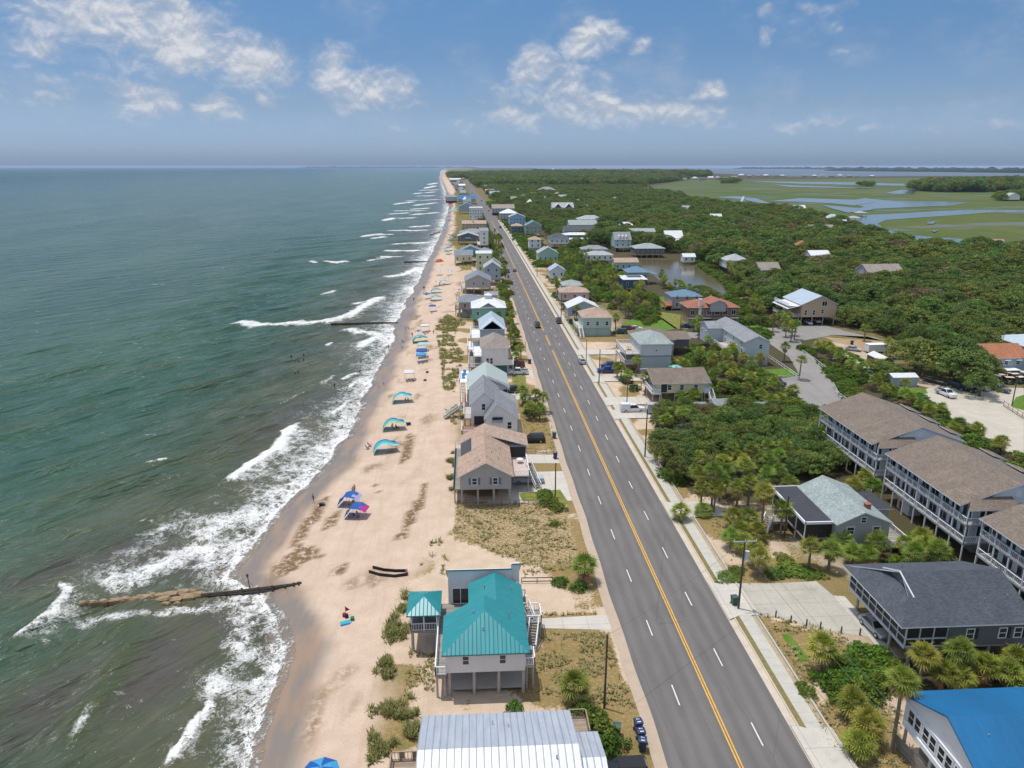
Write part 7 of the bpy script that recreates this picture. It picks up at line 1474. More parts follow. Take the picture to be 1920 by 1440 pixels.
def body(pose):
    J = []; E = []
    def v(p, r, par=None):
        J.append((p, r)); i = len(J) - 1
        if par is not None: E.append((par, i))
        return i
    sit = pose == 'sit'; hz = .42 if sit else .95
    pel = v((0, 0, hz), (.155, .11)); wst = v((0, .0, hz + .17), (.13, .095), pel); chs = v((0, .01, hz + .38), (.165, .11), wst); nk = v((0, .02, hz + .54), (.055, .055), chs); hd0 = v((0, .0, hz + .63), (.075, .085), nk); v((0, .0, hz + .75), (.075, .09), hd0)
    v((0, -.115, hz + .665), (.016, .018), hd0)                        # nose
    for s_ in (-1, 1):
        if sit: k = v((s_ * .13, -.40, .46), .065, v((s_ * .11, -.06, hz - .02), .085, pel)); a = v((s_ * .13, -.46, .07), .045, k)
        else:
            st = {'stand': 0., 'walk': s_ * .20, 'wade': s_ * .06}[pose]; k = v((s_ * .10, -.03 - st * .6, .50), .062, v((s_ * .10, 0, hz - .08), .09, pel)); a = v((s_ * .10, .02 - st * (1. if st > 0 else 1.4), .09 + (.05 if st < -.1 else 0)), .042, k)
        px_, py_, pz_ = J[a][0]; v((px_, py_ - .15, pz_ - .045), (.036, .028), a)
        sh = v((s_ * .19, .01, hz + .44), .062, chs); sw = {'stand': .05, 'walk': -s_ * .22, 'wade': .2, 'sit': .2}[pose]
        el = v((s_ * .27, .02 - sw * .4, hz + .18), .042, sh); wr = v((s_ * .27, -.06 - sw, hz - .03), .03, el); pm = v((s_ * .27, -.08 - sw * 1.1, hz - .10), (.038, .018), wr)
        bx, by, bz = J[pm][0]
        for q, ln in ((-.026, .075), (-.009, .09), (.009, .085), (.026, .065)): m_ = v((bx, by + q - .006, bz - ln * .5), .009, pm); v((bx - s_ * .012, by + q - .012, bz - ln), .008, m_)
        v((bx - s_ * .01, by - .055, bz - .03), .010, pm)              # thumb from the side of the palm
    return skin_figure(J, E), hz
BODY = {p: body(p) for p in ('stand', 'walk', 'wade', 'sit')}; _pc = {}
def person(x, y, z, pose, shirt, shorts, label, sk=0, hr=0, rz=0., sc=1.):
    key = (pose, shirt, shorts, sk); hz = BODY[pose][1]
    if key not in _pc:
        m = BODY[pose][0].copy(); m.materials.clear()
        for q in (SKIN[sk], F_[shirt] if shirt else SKIN[sk], F_[shorts]): m.materials.append(q)
        for f in m.polygons:
            c = f.center; torso = abs(c.x) < .215
            if pose == 'sit': f.material_index = 2 if (c.z < hz + .1 and c.y > -.28 and torso) else (1 if (c.z < hz + .5 and torso and c.z > hz + .08) else 0)
            else: f.material_index = 2 if (.58 < c.z < 1.06 and torso) else (1 if (1.04 < c.z < hz + .5 and torso) else 0)
            f.use_smooth = True
        _pc[key] = m
    e = put('person', _pc[key], None, (x, y, z), rz, (sc,) * 3); tag(e, label, 'person', 'people on the beach')
    hk = ('hair', hr)
    if hk not in _pc:
        mb = MB()
        for i in range(4):
            for j in range(10):
                f = lambda a, b: (.088 * math.cos(b) * math.cos(a), .012 + .105 * math.sin(b) * math.cos(a), .10 * math.sin(a)); a0, a1 = -.15 + i * .42, -.15 + (i + 1) * .42; b0, b1 = j * .628, (j + 1) * .628
                if i < 1 and math.sin((b0 + b1) / 2) < -.3: continue
                mb.poly([f(a0, b0), f(a0, b1), f(a1, b1), f(a1, b0)])
        _pc[hk] = mb.mesh('hair', HAIR[hr], (0, 0, 0), True)
    put('hair', _pc[hk], e, (0, .0, hz + .73)); return e
def person_px(px, py, *a, zz=None, **k):
    z0 = -1.2 if zz is None else zz; x, y = G(px, py, z0); z = gz(x, y) if zz is None else zz
    if zz is None: x, y = G(px, py, z); z = gz(x, y)
    return person(x, y, z, *a, **k)
def at(px, py, zz=-.7):
    x, y = G(px, py, zz); z = gz(x, y); x, y = G(px, py, z); return x, y, gz(x, y)

# ---- beach shades, near to far
x, y, z = at(604, 1484); umbrella(x, y, z, ('blue', 'sky'), 'big blue umbrella cut by the bottom edge of the photo', 1.75, 2.3, .05)
for px, py, cols, lb, rz in ((722, 846, ('blue', 'teal', 'mint'), 'arched blue and turquoise shade with bags beside its seaward end', .12), (738, 804, ('blue', 'teal', 'lime'), 'arched blue and turquoise shade with people sitting under it and a cart beside it', .05), (754, 753, ('blue', 'teal', 'mint'), 'arched blue and turquoise shade, farthest of the three lone ones before the white canopy', .0),
                         (787, 641, ('blue', 'teal', 'green'), 'arched blue shade with a green stripe below the white and teal canopy', .1), (817, 563, ('blue', 'teal', 'sky'), 'large arched blue shade just behind the small blue square canopy', .0), (817, 549, ('teal', 'sky', 'green'), 'arched teal shade close behind the large arched blue one', .0), (832, 534, ('blue', 'sky', 'mint'), 'arched sky blue shade standing alone before the white and blue umbrella', .1)):
    x, y, z = at(px, py); sail(x, y, z, cols, lb, 1.1, rz)
x, y, z = at(655, 946); drape(x, y, z, 'blue', 'lav', 'blue canopy with a lavender top, the one nearer the sea of the touching pair', -.25)
x, y, z = at(668, 968); drape(x, y, z, 'blue', 'magenta', 'blue canopy with a magenta patch on top, nearer the camera of the touching pair', -.2)
for px, py, c, lb, tr, W in ((768, 712, 'white', 'plain white canopy standing alone on the open sand', None, 2.8), (790, 678, 'sky', 'sky blue canopy with dark gear below it and a darker blue one behind', 'blue', 3.), (791, 670, 'blue', 'royal blue canopy right behind the sky blue one', None, 3.2), (793, 658, 'mint', 'pale mint canopy behind the royal blue one', None, 3.), (797, 622, 'white', 'white canopy with a teal valance by the dune grass corner', 'teal', 3.), (811, 584, 'blue', 'small square blue canopy with a white valance and a flag pole', 'white', 2.8)):
    x, y, z = at(px, py); popup(x, y, z, c, lb, 1., .05, W, trim=tr)
x, y, z = at(786, 632); umbrella(x, y, z, ('lav', 'navy'), 'lavender umbrella tucked behind the shade with the green stripe', 1.4)
x, y, z = at(841, 516); umbrella(x, y, z, ('white', 'sky'), 'big white and blue umbrella standing alone near the tan walled house', 1.9, 2.3)
for px, py, cols, lb, rr in ((841, 477, ('teal', 'blue'), 'teal and blue umbrella in the cluster below the green gabled house', 2.), (837, 472, ('teal', 'sky'), 'teal umbrella at the seaward side of the cluster below the green gabled house', 1.8), (843, 470, ('blue', 'navy'), 'royal blue umbrella in the middle of the cluster below the green gabled house', 2.), (838, 464, ('sky', 'blue'), 'sky blue umbrella behind the teal ones in the cluster', 1.9), (844, 460, ('mint', 'green'), 'mint green umbrella at the far end of the cluster', 2.), (853, 450, ('grey', 'navy'), 'dark grey umbrella alone on the sand past the cluster', 2.), (840, 445, ('grey', 'green'), 'dark green umbrella near the water past the cluster', 1.8), (837, 435, ('pink', 'lav'), 'pink umbrella near the water', 2.6), (854, 428, ('red', 'pink'), 'red umbrella beside the dune grass', 2.1),
                          (848, 419, ('grey', 'lav'), 'dark grey umbrella just past the red one', 2.6), (843, 413, ('lav', 'sky'), 'pale lavender umbrella past the dark grey one', 3.), (842, 406, ('yellow', 'coral'), 'yellow and orange umbrella', 2.8), (850, 396, ('mint', 'teal'), 'teal and white umbrella past the yellow one', 3.4), (856, 393, ('blue', 'teal'), 'blue umbrella by the dune grass past the yellow one', 3.), (839, 386, ('teal', 'sky'), 'far teal umbrella at the narrow part of the beach', 3.6), (829, 377, ('red', 'pink'), 'far red and pink umbrella by the water', 3.2), (829, 373, ('teal', 'green'), 'far green umbrella directly behind the red and pink one', 3.4), (833, 365, ('lav', 'white'), 'far pale umbrella near the end of the beach', 4.), (829, 358, ('mint', 'white'), 'last pale green umbrella toward the far headland', 5.), (836, 370, ('navy', 'grey'), 'far dark umbrella past the green one', 3.4), (846, 441, ('coral', 'white'), 'coral and white umbrella beside the dark green one', 1.9), (845, 451, ('blue', 'white'), 'blue and white umbrella between the cluster and the dark grey one', 2.), (832, 431, ('teal', 'sky'), 'teal umbrella seaward of the pink one', 2.2), (846, 424, ('yellow', 'white'), 'yellow and white umbrella between the red one and the water', 2.2), (840, 399, ('sky', 'white'), 'sky blue umbrella close to the water past the yellow and orange one', 2.8), (846, 388, ('coral', 'red'), 'coral umbrella between the far teal one and the dune grass', 3.), (841, 379, ('blue', 'sky'), 'far blue umbrella on the dune side of the red and pink one', 3.2), (838, 364, ('coral', 'pink'), 'far coral umbrella on the dune side near the end of the beach', 4.), (824, 516, ('sky', 'white'), 'sky blue and white umbrella seaward of the big white and blue one', 1.6), (820, 536, ('coral', 'white'), 'coral and white umbrella near the lone sky blue shade', 1.5), (800, 560, ('navy', 'sky'), 'navy and sky blue umbrella seaward of the large arched blue shade', 1.4), (834, 381, ('pink', 'red'), 'far pink umbrella between the teal one and the red one', 3.)):
    x, y, z = at(px, py); umbrella(x, y, z, cols, lb, rr * 1.25, 2.3)
x, y, z = at(824, 491); e = empty('beach_tent', 'coral red low beach tent by the far groyne', 'beach tent', (x, y, z), .2); mb = MB()
for i in range(8):
    a, b = math.pi * i / 8, math.pi * (i + 1) / 8
    for s_ in (-1, 1): mb.poly([(2.6 * math.cos(a), 0, 1.7 * math.sin(a) + .1), (2.6 * math.cos(b), 0, 1.7 * math.sin(b) + .1), (2.2 * math.cos(b), s_ * 1.6, .05 + .3 * math.sin(b)), (2.2 * math.cos(a), s_ * 1.6, .05 + .3 * math.sin(a))], i % 2)
put('canopy', mb.mesh('canopy', [F_['coral'], F_['red']]), e)
# chairs, bags, carts
CH = [(690, 842, 'navy', 'dark folding chair beside the nearest arched shade, seaward one of two'), (694, 837, 'magenta', 'magenta folding chair beside the nearest arched shade'), (668, 972, 'navy', 'navy folding chair in the shade of the magenta patched canopy'), (674, 968, 'lav', 'lavender folding chair in the shade of the magenta patched canopy'), (738, 805, 'navy', 'navy folding chair under the arched shade with people'), (746, 804, 'navy', 'dark chair beside the navy one under the arched shade with people'), (764, 716, 'grey', 'grey chair at the left under the plain white canopy'), (770, 716, 'grey', 'grey chair in the middle under the plain white canopy'), (776, 715, 'navy', 'navy chair at the right under the plain white canopy'),
      (786, 682, 'navy', 'navy chair under the left half of the sky blue canopy'), (793, 682, 'navy', 'navy chair under the right half of the sky blue canopy'), (797, 627, 'grey', 'grey chair under the white and teal canopy'), (802, 625, 'green', 'green chair under the white and teal canopy'), (810, 588, 'grey', 'grey chair under the small square blue canopy'), (841, 520, 'grey', 'grey chair below the big white and blue umbrella'), (832, 537, 'pink', 'pink chair under the lone sky blue shade'), (818, 566, 'pink', 'pink chair under the large arched blue shade'), (761, 616, 'teal', 'teal lounge chair standing in the sun nearest the wet sand'), (767, 617, 'grey', 'dark grey chair beside the teal lounge chair'), (756, 642, 'navy', 'dark blue chair at the tide line below the groyne'), (754, 651, 'teal', 'teal chair at the tide line, nearer the camera')]
for px, py, c, lb in CH: x, y, z = at(px, py); chair(x, y, c, lb, R.uniform(1.2, 2.2), z)
def blob(name, label, cat, px, py, parts, zz=-.7):
    x, y, z = at(px, py, zz); e = empty(name, label, cat, (x, y, z), R.uniform(-.4, .4))
    for n, b, c in parts: mb = MB(); mb.box(*b); o = put(n, mb.mesh(n, F_[c]), e); bv = o.modifiers.new('b', 'BEVEL'); bv.width = .05; bv.segments = 2
    return e
blob('beach_cart', 'small dark beach cart with a white cooler on it by the middle arched shade', 'cart', 766, 797, (('body', (-.5, .5, -.35, .35, .2, .6), 'navy'), ('cooler', (-.3, .3, -.25, .25, .6, .95), 'white')))
blob('beach_bag', 'dark bags heaped on the wet sand edge behind the standing man', 'bag', 604, 948, (('bag', (-.5, .1, -.25, .25, 0, .5), 'navy'), ('strap', (.1, .5, -.2, .25, 0, .35), 'grey')))
blob('beach_bag', 'grey box standing alone on open sand past the white canopy', 'bag', 801, 699, (('bag', (-.35, .35, -.3, .3, 0, .5), 'grey'), ('lid', (-.36, .36, -.31, .31, .5, .56), 'lav')))
blob('beach_bag', 'dark bag alone on the sand right of the plain white canopy', 'bag', 797, 714, (('bag', (-.4, .4, -.25, .25, 0, .4), 'grey'), ('handle', (-.2, .2, -.03, .03, .4, .5), 'navy')))
blob('beach_bag', 'pale cloth bundle on the sand edge near the sitting child', 'bag', 586, 981, (('bag', (-.35, .35, -.25, .25, 0, .22), 'white'), ('fold', (-.1, .3, -.2, .1, .22, .3), 'pink')))
x, y, z = at(649, 1168); e = empty('beach_towel', 'turquoise and blue towel spread by the red flag', 'towel', (x, y, z), .3); mb = MB()
for i in range(6):
    for j in range(4): f = lambda a, b: (-.75 + a * .25, -.5 + b * .25, .05 + .05 * mnoise.noise((a * .9, b * .9, 3))); mb.poly([f(i, j), f(i + 1, j), f(i + 1, j + 1), f(i, j + 1)], 0 if j > 1 else (1 if j else 2))
put('cloth', mb.mesh('cloth', [F_['teal'], F_['sky'], F_['blue']]), e)
x, y, z = at(648, 1153); e = empty('flag', 'red triangular flag on a short pole stuck in the sand', 'flag', (x, y, z)); mb = MB(); mb.tube((0, 0, 0), (0, 0, 1.3), .03, .03, 6); put('pole', mb.mesh('pole', METAL), e); mb = MB(); mb.extr([(.03, 1.25), (.03, .55), (.62, .75)], 'y', -.01, .01); put('cloth', mb.mesh('cloth', F_['red']), e)
for px, py, c, lb in ((646, 1156, 'red', 'red beach bag below the triangular flag'), (650, 1158, 'navy', 'navy beach bag below the triangular flag'), (661, 1163, 'green', 'dark green chair bag on the right edge of the turquoise towel')): blob('beach_bag', lb, 'bag', px, py, (('bag', (-.22, .22, -.2, .2, 0, .5), c), ('handle', (-.1, .1, -.02, .02, .5, .6), c)))
# people
for a in ((588, 943, 'walk', 'red', 'navy', 'man in a red shirt walking on the wet sand, one arm out', 0, 0, 2.4), (595, 958, 'sit', 'white', 'red', 'child in a white top sitting at the edge of the wet sand', 0, 2, 1., .7), (655, 950, 'sit', None, 'navy', 'person sitting between the two touching blue canopies, at the left', 1, 0, .3), (663, 947, 'sit', 'grey', 'navy', 'person in grey sitting between the two touching blue canopies, at the right', 1, 0, .3), (662, 929, 'stand', 'lav', 'grey', 'person in lavender standing behind the lavender topped canopy', 0, 1, 0.), (665, 925, 'stand', None, 'navy', 'person in navy trunks behind the lavender topped canopy', 1, 0, 1.),
          (736, 806, 'stand', None, 'coral', 'person in coral trunks standing under the middle arched shade', 0, 0, 1.), (743, 806, 'sit', 'navy', 'navy', 'person in navy seated under the middle arched shade', 1, 0, 1.), (760, 754, 'sit', 'grey', 'navy', 'person seated under the far lone arched shade', 0, 1, 1.2), (765, 754, 'sit', 'pink', 'navy', 'person in pink seated under the far lone arched shade', 0, 2, 1.), (708, 726, 'sit', 'pink', 'white', 'person in pink seated on the wet sand', 0, 2, 1.6), (719, 722, 'sit', None, 'teal', 'child in teal playing on the wet sand', 0, 0, .5, .8),
          (729, 655, 'walk', 'coral', 'navy', 'person in coral walking at the wash line', 1, 0, 0.2), (722, 669, 'stand', None, 'navy', 'person in navy at the wash line, nearer the camera than the coral walker', 1, 0, 1.3), (794, 543, 'walk', 'navy', 'navy', 'left one of two people walking side by side at the wash line', 1, 0, 0.), (796, 543, 'walk', 'grey', 'navy', 'right one of two people walking side by side at the wash line', 1, 0, 0.), (776, 565, 'walk', 'grey', 'navy', 'person in dark clothes walking on the wet sand past the groyne', 2, 0, .2), (758, 573, 'stand', None, 'red', 'child in red trunks in the wash past the groyne', 1, 0, 0., .8), (773, 632, 'stand', 'grey', 'navy', 'person standing left of the shade with the green stripe', 1, 0, 0.), (775, 643, 'sit', 'coral', 'navy', 'person in coral sitting left of the shade with the green stripe', 0, 1, 0.), (813, 627, 'walk', 'coral', 'coral', 'person in coral walking up the beach beside the dune grass', 1, 0, 3.), (810, 469, 'walk', 'navy', 'navy', 'person in navy at the wash past the far groyne', 2, 0, 0.),
          (806, 476, 'stand', None, 'navy', 'bather at the wash nearest the far groyne', 1, 0, .4), (852, 458, 'walk', 'coral', 'white', 'person walking beside the dark grey umbrella', 1, 0, 0.)):
    person_px(a[0], a[1], a[2], a[3], a[4], a[5], sk=a[6], hr=a[7], rz=a[8], sc=(a[9] if len(a) > 9 else 1.))
for px, py, c, lb, sk in ((546, 669, 'navy', 'bather at the left of the group beyond the breakers', 2), (559, 671, 'coral', 'bather in coral in the middle of the group beyond the breakers', 0), (569, 667, 'navy', 'bather at the right rear of the group beyond the breakers', 2), (560, 679, 'navy', 'bather nearest the camera in the group beyond the breakers', 1), (569, 676, 'grey', 'bather at the right front of the group beyond the breakers', 2), (553, 676, 'lime', 'bather with a pale float in the group beyond the breakers', 0), (559, 697, 'navy', 'right one of two bathers just in front of the group', 1), (553, 698, 'white', 'left one of two bathers just in front of the group', 0), (581, 685, 'grey', 'bather alone right of the group', 1), (677, 678, 'navy', 'bather wading between the small breakers, farther one', 2), (675, 697, 'navy', 'bather wading between the small breakers with a raised arm, nearer one', 2), (627, 723, 'navy', 'bather at the edge of the foam patch', 2), (409, 791, 'grey', 'left one of two bathers far out on the left', 2), (420, 790, 'grey', 'right one of two bathers far out on the left', 2), (405, 837, 'navy', 'bather alone nearest the camera far out on the left', 2), (736, 470, 'navy', 'bather alone beyond the far groyne', 2)):
    x, y = G(px, py, -2.); person(x, y, -2.95, 'wade', c, 'navy', lb, sk, 0, R.uniform(0, 6))
# ---- groynes
def groyne(label, P, zz, rocks, big=1.):
    """P: px points shore to sea along the timber wall"""
    Q = [G(a, b, -1.6) for a, b in P]; e = empty('groyne', label, 'groyne', (*Q[0], -2.)); mb = MB(); L = 0
    def A(m, n, mat): o = put(n, m.mesh(n, mat, (*Q[0], -2.)), e); return o
    for i in range(len(Q) - 1):
        a, b = Q[i], Q[i + 1]; mb.beam((*a, -2.3 + zz[i]), (*b, -2.3 + zz[i + 1]), .12 * big, .75); mb.beam((a[0], a[1] + .12, -2. + zz[i] + .1), (b[0], b[1] + .12, -2. + zz[i + 1] + .1), .16 * big, .16)
        mb.beam((a[0], a[1] - .12, -2. + zz[i] * .6), (b[0], b[1] - .12, -2. + zz[i + 1] * .6), .12, .12)
    A(mb, 'timber_wall', pbr('wet dark timber', (.075, .058, .045), .6, .35, 3))
    for i in range(len(Q) - 1):
        a, b = Vector(Q[i]), Vector(Q[i + 1]); n = max(2, int((b - a).length / (1.7 * big)))
        for k in range(n):
            c = a.lerp(b, (k + .5) / n); m = MB(); hh = zz[i] + R.uniform(.1, .45); m.tube((c.x + .05, c.y - .25, -3.), (c.x, c.y - .25, -2. + hh), .15, .13, 7); A(m, 'post', pbr('wet dark timber', (.075, .058, .045)))
    for px, py, r in rocks:
        x, y = G(px, py, -2.); m = MB(); rs = random.Random(int(px * 7 + py)); n = 7; ring = []
        for lvl, (k, z) in enumerate(((1., -2.5), (.95, -1.9 + .2 * r), (.6, -1.75 + .32 * r))): ring.append([(x + r * k * math.cos(6.283 * i / n) * (1 + .28 * rs.uniform(-1, 1)) * 1.3, y + r * k * .62 * math.sin(6.283 * i / n) * (1 + .25 * rs.uniform(-1, 1)), z + .1 * rs.uniform(-1, 1) * r) for i in range(n)])
        for l in range(2):
            for i in range(n): j = (i + 1) % n; m.poly([ring[l][i], ring[l][j], ring[l + 1][j], ring[l + 1][i]])
        m.poly(ring[2]); A(m, 'rock', pbr('tan wet rock', (.26, .18, .095), .6, .4, 2., bump=.6, bs=4))
    return e
groyne('near groyne of dark timber running into a spine of tan rock and surf', [(566, 1103), (548, 1106), (500, 1108), (440, 1111), (376, 1115)], (1.2, 1.15, .85, .5, .3), [(372, 1117, .9), (352, 1122, 1.1), (330, 1126, 1.), (308, 1126, .9), (345, 1113, 1.), (322, 1116, 1.), (298, 1120, .9), (276, 1122, .9), (255, 1125, .8), (236, 1127, .75), (215, 1128, .7), (195, 1130, .65), (175, 1131, .55), (155, 1132, .5), (312, 1134, .6), (334, 1134, .5), (286, 1117, .6), (264, 1121, .6), (362, 1111, .6), (225, 1126, .55)])
groyne('second dark timber groyne where the spray streams out', [(746, 604), (700, 606), (660, 607), (620, 607)], (.2, .6, .6, .4), [], 1.6)
groyne('third dark timber groyne beside the coral tent', [(808, 490), (784, 491), (758, 491)], (.3, .6, .5), [], 2.2)
groyne('far low timber groyne past the pink umbrella', [(828, 436), (815, 438), (806, 440)], (.3, .5, .4), [(822, 436, 1.6), (816, 437, 1.4), (826, 434, 1.5)], 3.)
x, y = G(470, 1107, -1.6); e = empty('marker_post', 'lone thin marker post leaning at the near groyne', 'post', (x, y, -2.)); mb = MB(); mb.tube((0, 0, -.5), (-.25, .1, 2.6), .07, .06, 6); put('shaft', mb.mesh('shaft', POLEW), e); mb = MB(); mb.box(-.4, -.12, .02, .16, 2.5, 2.9); put('sign_plate', mb.mesh('sign_plate', POLEW), e)
# black erosion fence
e = empty('silt_fence', 'long low black fabric fence half buried on the open sand', 'fence', (*G(725, 1075, -.5), 0.)); mb = MB()
for P in ([(692, 1074), (712, 1080), (740, 1083), (763, 1080)], [(699, 1066), (720, 1071), (742, 1073), (762, 1073)]):
    Q = [at(a, b) for a, b in P]
    for a, b in zip(Q, Q[1:]): mb.beam((a[0], a[1], a[2] + .2), (b[0], b[1], b[2] + .2), .10, .5)
o = put('fabric', mb.mesh('fabric', pbr('black fabric', (.03, .022, .02), .9), e.location), e); a, b = at(763, 1080), at(762, 1073); mb = MB(); mb.beam((a[0], a[1], a[2] + .25), (b[0], b[1], b[2] + .25), .3, .45); put('end_board', mb.mesh('end_board', pbr('dull red board', (.18, .05, .05), .8), e.location), e)
# ---- vehicles
def paint(n, c): return pbr(n, c, .25, .05, 1., spec=.6)
PT = dict(black=paint('black car paint', (.012, .012, .014)), white=paint('white car paint', (.68, .69, .70)), silver=paint('silver car paint', (.40, .42, .44)), blue=paint('blue car paint', (.015, .05, .19)), red=paint('red car paint', (.22, .02, .025)), grey=paint('grey car paint', (.12, .13, .14)), sky=paint('bright blue car paint', (.02, .16, .34)), green=paint('green car paint', (.02, .09, .06)))
_car = {}
def car_meshes(style, col):
    k = (style, col)
    if k in _car: return _car[k]
    # (y, half width, z) outlines along the length; y from nose(-) to tail(+)
    S = {'sedan': dict(L=4.6, W=.9, low=[(-2.3, .55), (-2.2, .75), (-1.0, .92), (1.5, .98), (2.2, .92), (2.3, .6)], cab=[(-.95, .9), (-.2, 1.42), (1.05, 1.44), (1.85, .96)]),
         'suv': dict(L=4.9, W=.97, low=[(-2.45, .6), (-2.4, .95), (-1.15, 1.1), (2.3, 1.12), (2.45, .7)], cab=[(-1.15, 1.08), (-.5, 1.74), (2.0, 1.76), (2.38, 1.1)]),
         'pickup': dict(L=5.8, W=1.0, low=[(-2.9, .6), (-2.85, 1.05), (-1.4, 1.18), (2.85, 1.15), (2.9, .65)], cab=[(-1.4, 1.15), (-.75, 1.85), (.65, 1.85), (.85, 1.15)])}[style]
    W = S['W']; mb = MB(); lo = S['low']; zb = .32
    for (y0, z0), (y1, z1) in zip(lo, lo[1:]):
        w0 = W * (.86 if abs(y0) > S['L'] / 2 - .12 else 1); w1 = W * (.86 if abs(y1) > S['L'] / 2 - .12 else 1)
        mb.poly([(-w0 * .93, y0, z0), (w0 * .93, y0, z0), (w1 * .93, y1, z1), (-w1 * .93, y1, z1)])
        for s_ in (-1, 1): mb.poly([(s_ * w0 * .93, y0, z0), (s_ * w1 * .93, y1, z1), (s_ * w1, y1, (z1 + zb) * .52), (s_ * w0, y0, (z0 + zb) * .52)]); mb.poly([(s_ * w0, y0, (z0 + zb) * .52), (s_ * w1, y1, (z1 + zb) * .52), (s_ * w1 * .95, y1, zb), (s_ * w0 * .95, y0, zb)])
        mb.poly([(-w0 * .95, y0, zb), (w0 * .95, y0, zb), (w1 * .95, y1, zb), (-w1 * .95, y1, zb)])
    for y_, z_ in (lo[0], lo[-1]): mb.poly([(-W * .8, y_, zb), (W * .8, y_, zb), (W * .8, y_, z_), (-W * .8, y_, z_)])
    c = S['cab']; tw = W * .72; mb.poly([(-tw, c[1][0], c[1][1]), (tw, c[1][0], c[1][1]), (tw, c[2][0], c[2][1]), (-tw, c[2][0], c[2][1])])
    for i in (0, 2):
        for s_ in (-1, 1):
            a, b = c[i], c[i + 1]; wa, wb = (W * .9, tw) if i == 0 else (tw, W * .9); mb.beam((s_ * wa, a[0], a[1]), (s_ * wb, b[0], b[1]), .09, .07)
    if style == 'pickup':
        for s_ in (-1, 1): mb.box(s_ * W * .93 - .05, s_ * W * .93 + .05, .9, 2.85, 1.1, 1.32)
        mb.box(-W * .9, W * .9, 2.78, 2.86, 1.1, 1.32)
    g = MB(); e = .015
    g.poly([(-W * .86, c[0][0], c[0][1]), (W * .86, c[0][0], c[0][1]), (tw * .96, c[1][0], c[1][1] - e), (-tw * .96, c[1][0], c[1][1] - e)]); g.poly([(-tw * .96, c[2][0], c[2][1] - e), (tw * .96, c[2][0], c[2][1] - e), (W * .86, c[3][0], c[3][1]), (-W * .86, c[3][0], c[3][1])])
    for s_ in (-1, 1): g.poly([(s_ * W * .89, c[0][0], c[0][1]), (s_ * W * .89, c[3][0], c[3][1]), (s_ * tw * .985, c[2][0], c[2][1] - e), (s_ * tw * .985, c[1][0], c[1][1] - e)])
    wh = MB(); wh.tube((-.12, 0, 0), (.12, 0, 0), .34, .34, 14); rim = MB(); rim.tube((-.125, 0, 0), (.125, 0, 0), .2, .2, 10)
    hl = MB(); hl.box(-.2, .2, -.04, .04, -.09, .09); bed = MB()
    if style == 'pickup': bed.box(-W * .86, W * .86, .95, 2.76, 1.16, 1.185)
    _car[k] = (S, mb.mesh('body', PT[col], (0, 0, 0), False), g.mesh('windows', GLASS), wh.mesh('wheel', BLACK), rim.mesh('rim', METAL), hl.mesh('headlight', TRIM), bed.mesh('bed_liner', BLACK) if style == 'pickup' else None, hl.mesh('tail_light', pbr('red lamp', (.3, .01, .01), .3)))
    return _car[k]
def car(x, y, rz, style, col, label, group=None, z=.05, cat=None):
    S, bd, gl, wh, rim, hl, bed, tl = car_meshes(style, col); e = empty({'sedan': 'parked_car', 'suv': 'parked_car', 'pickup': 'pickup_truck'}[style], label, cat or ('pickup' if style == 'pickup' else 'car'), (x, y, z), rz, group)
    put('body', bd, e); put('windows', gl, e); W, L = S['W'], S['L']
    for a in (-1, 1):
        for b in (-.31, .30): w = put('wheel', wh, e, (a * (W - .1), b * L, .34)); put('rim', rim, w)
        put('headlight', hl, e, (a * W * .62, -L / 2 + .03, .72)); put('tail_light', tl, e, (a * W * .68, L / 2 - .02, .82))
    if bed: put('bed_liner', bed, e)
    FOOT.append((x - 2.5, x + 2.5, y - 2.5, y + 2.5)); return e
def car_px(px, py, rz, *a, **k): x, y = G(px, py, .3); return car(x, y, rz, *a, **k)
H_ = math.pi / 2
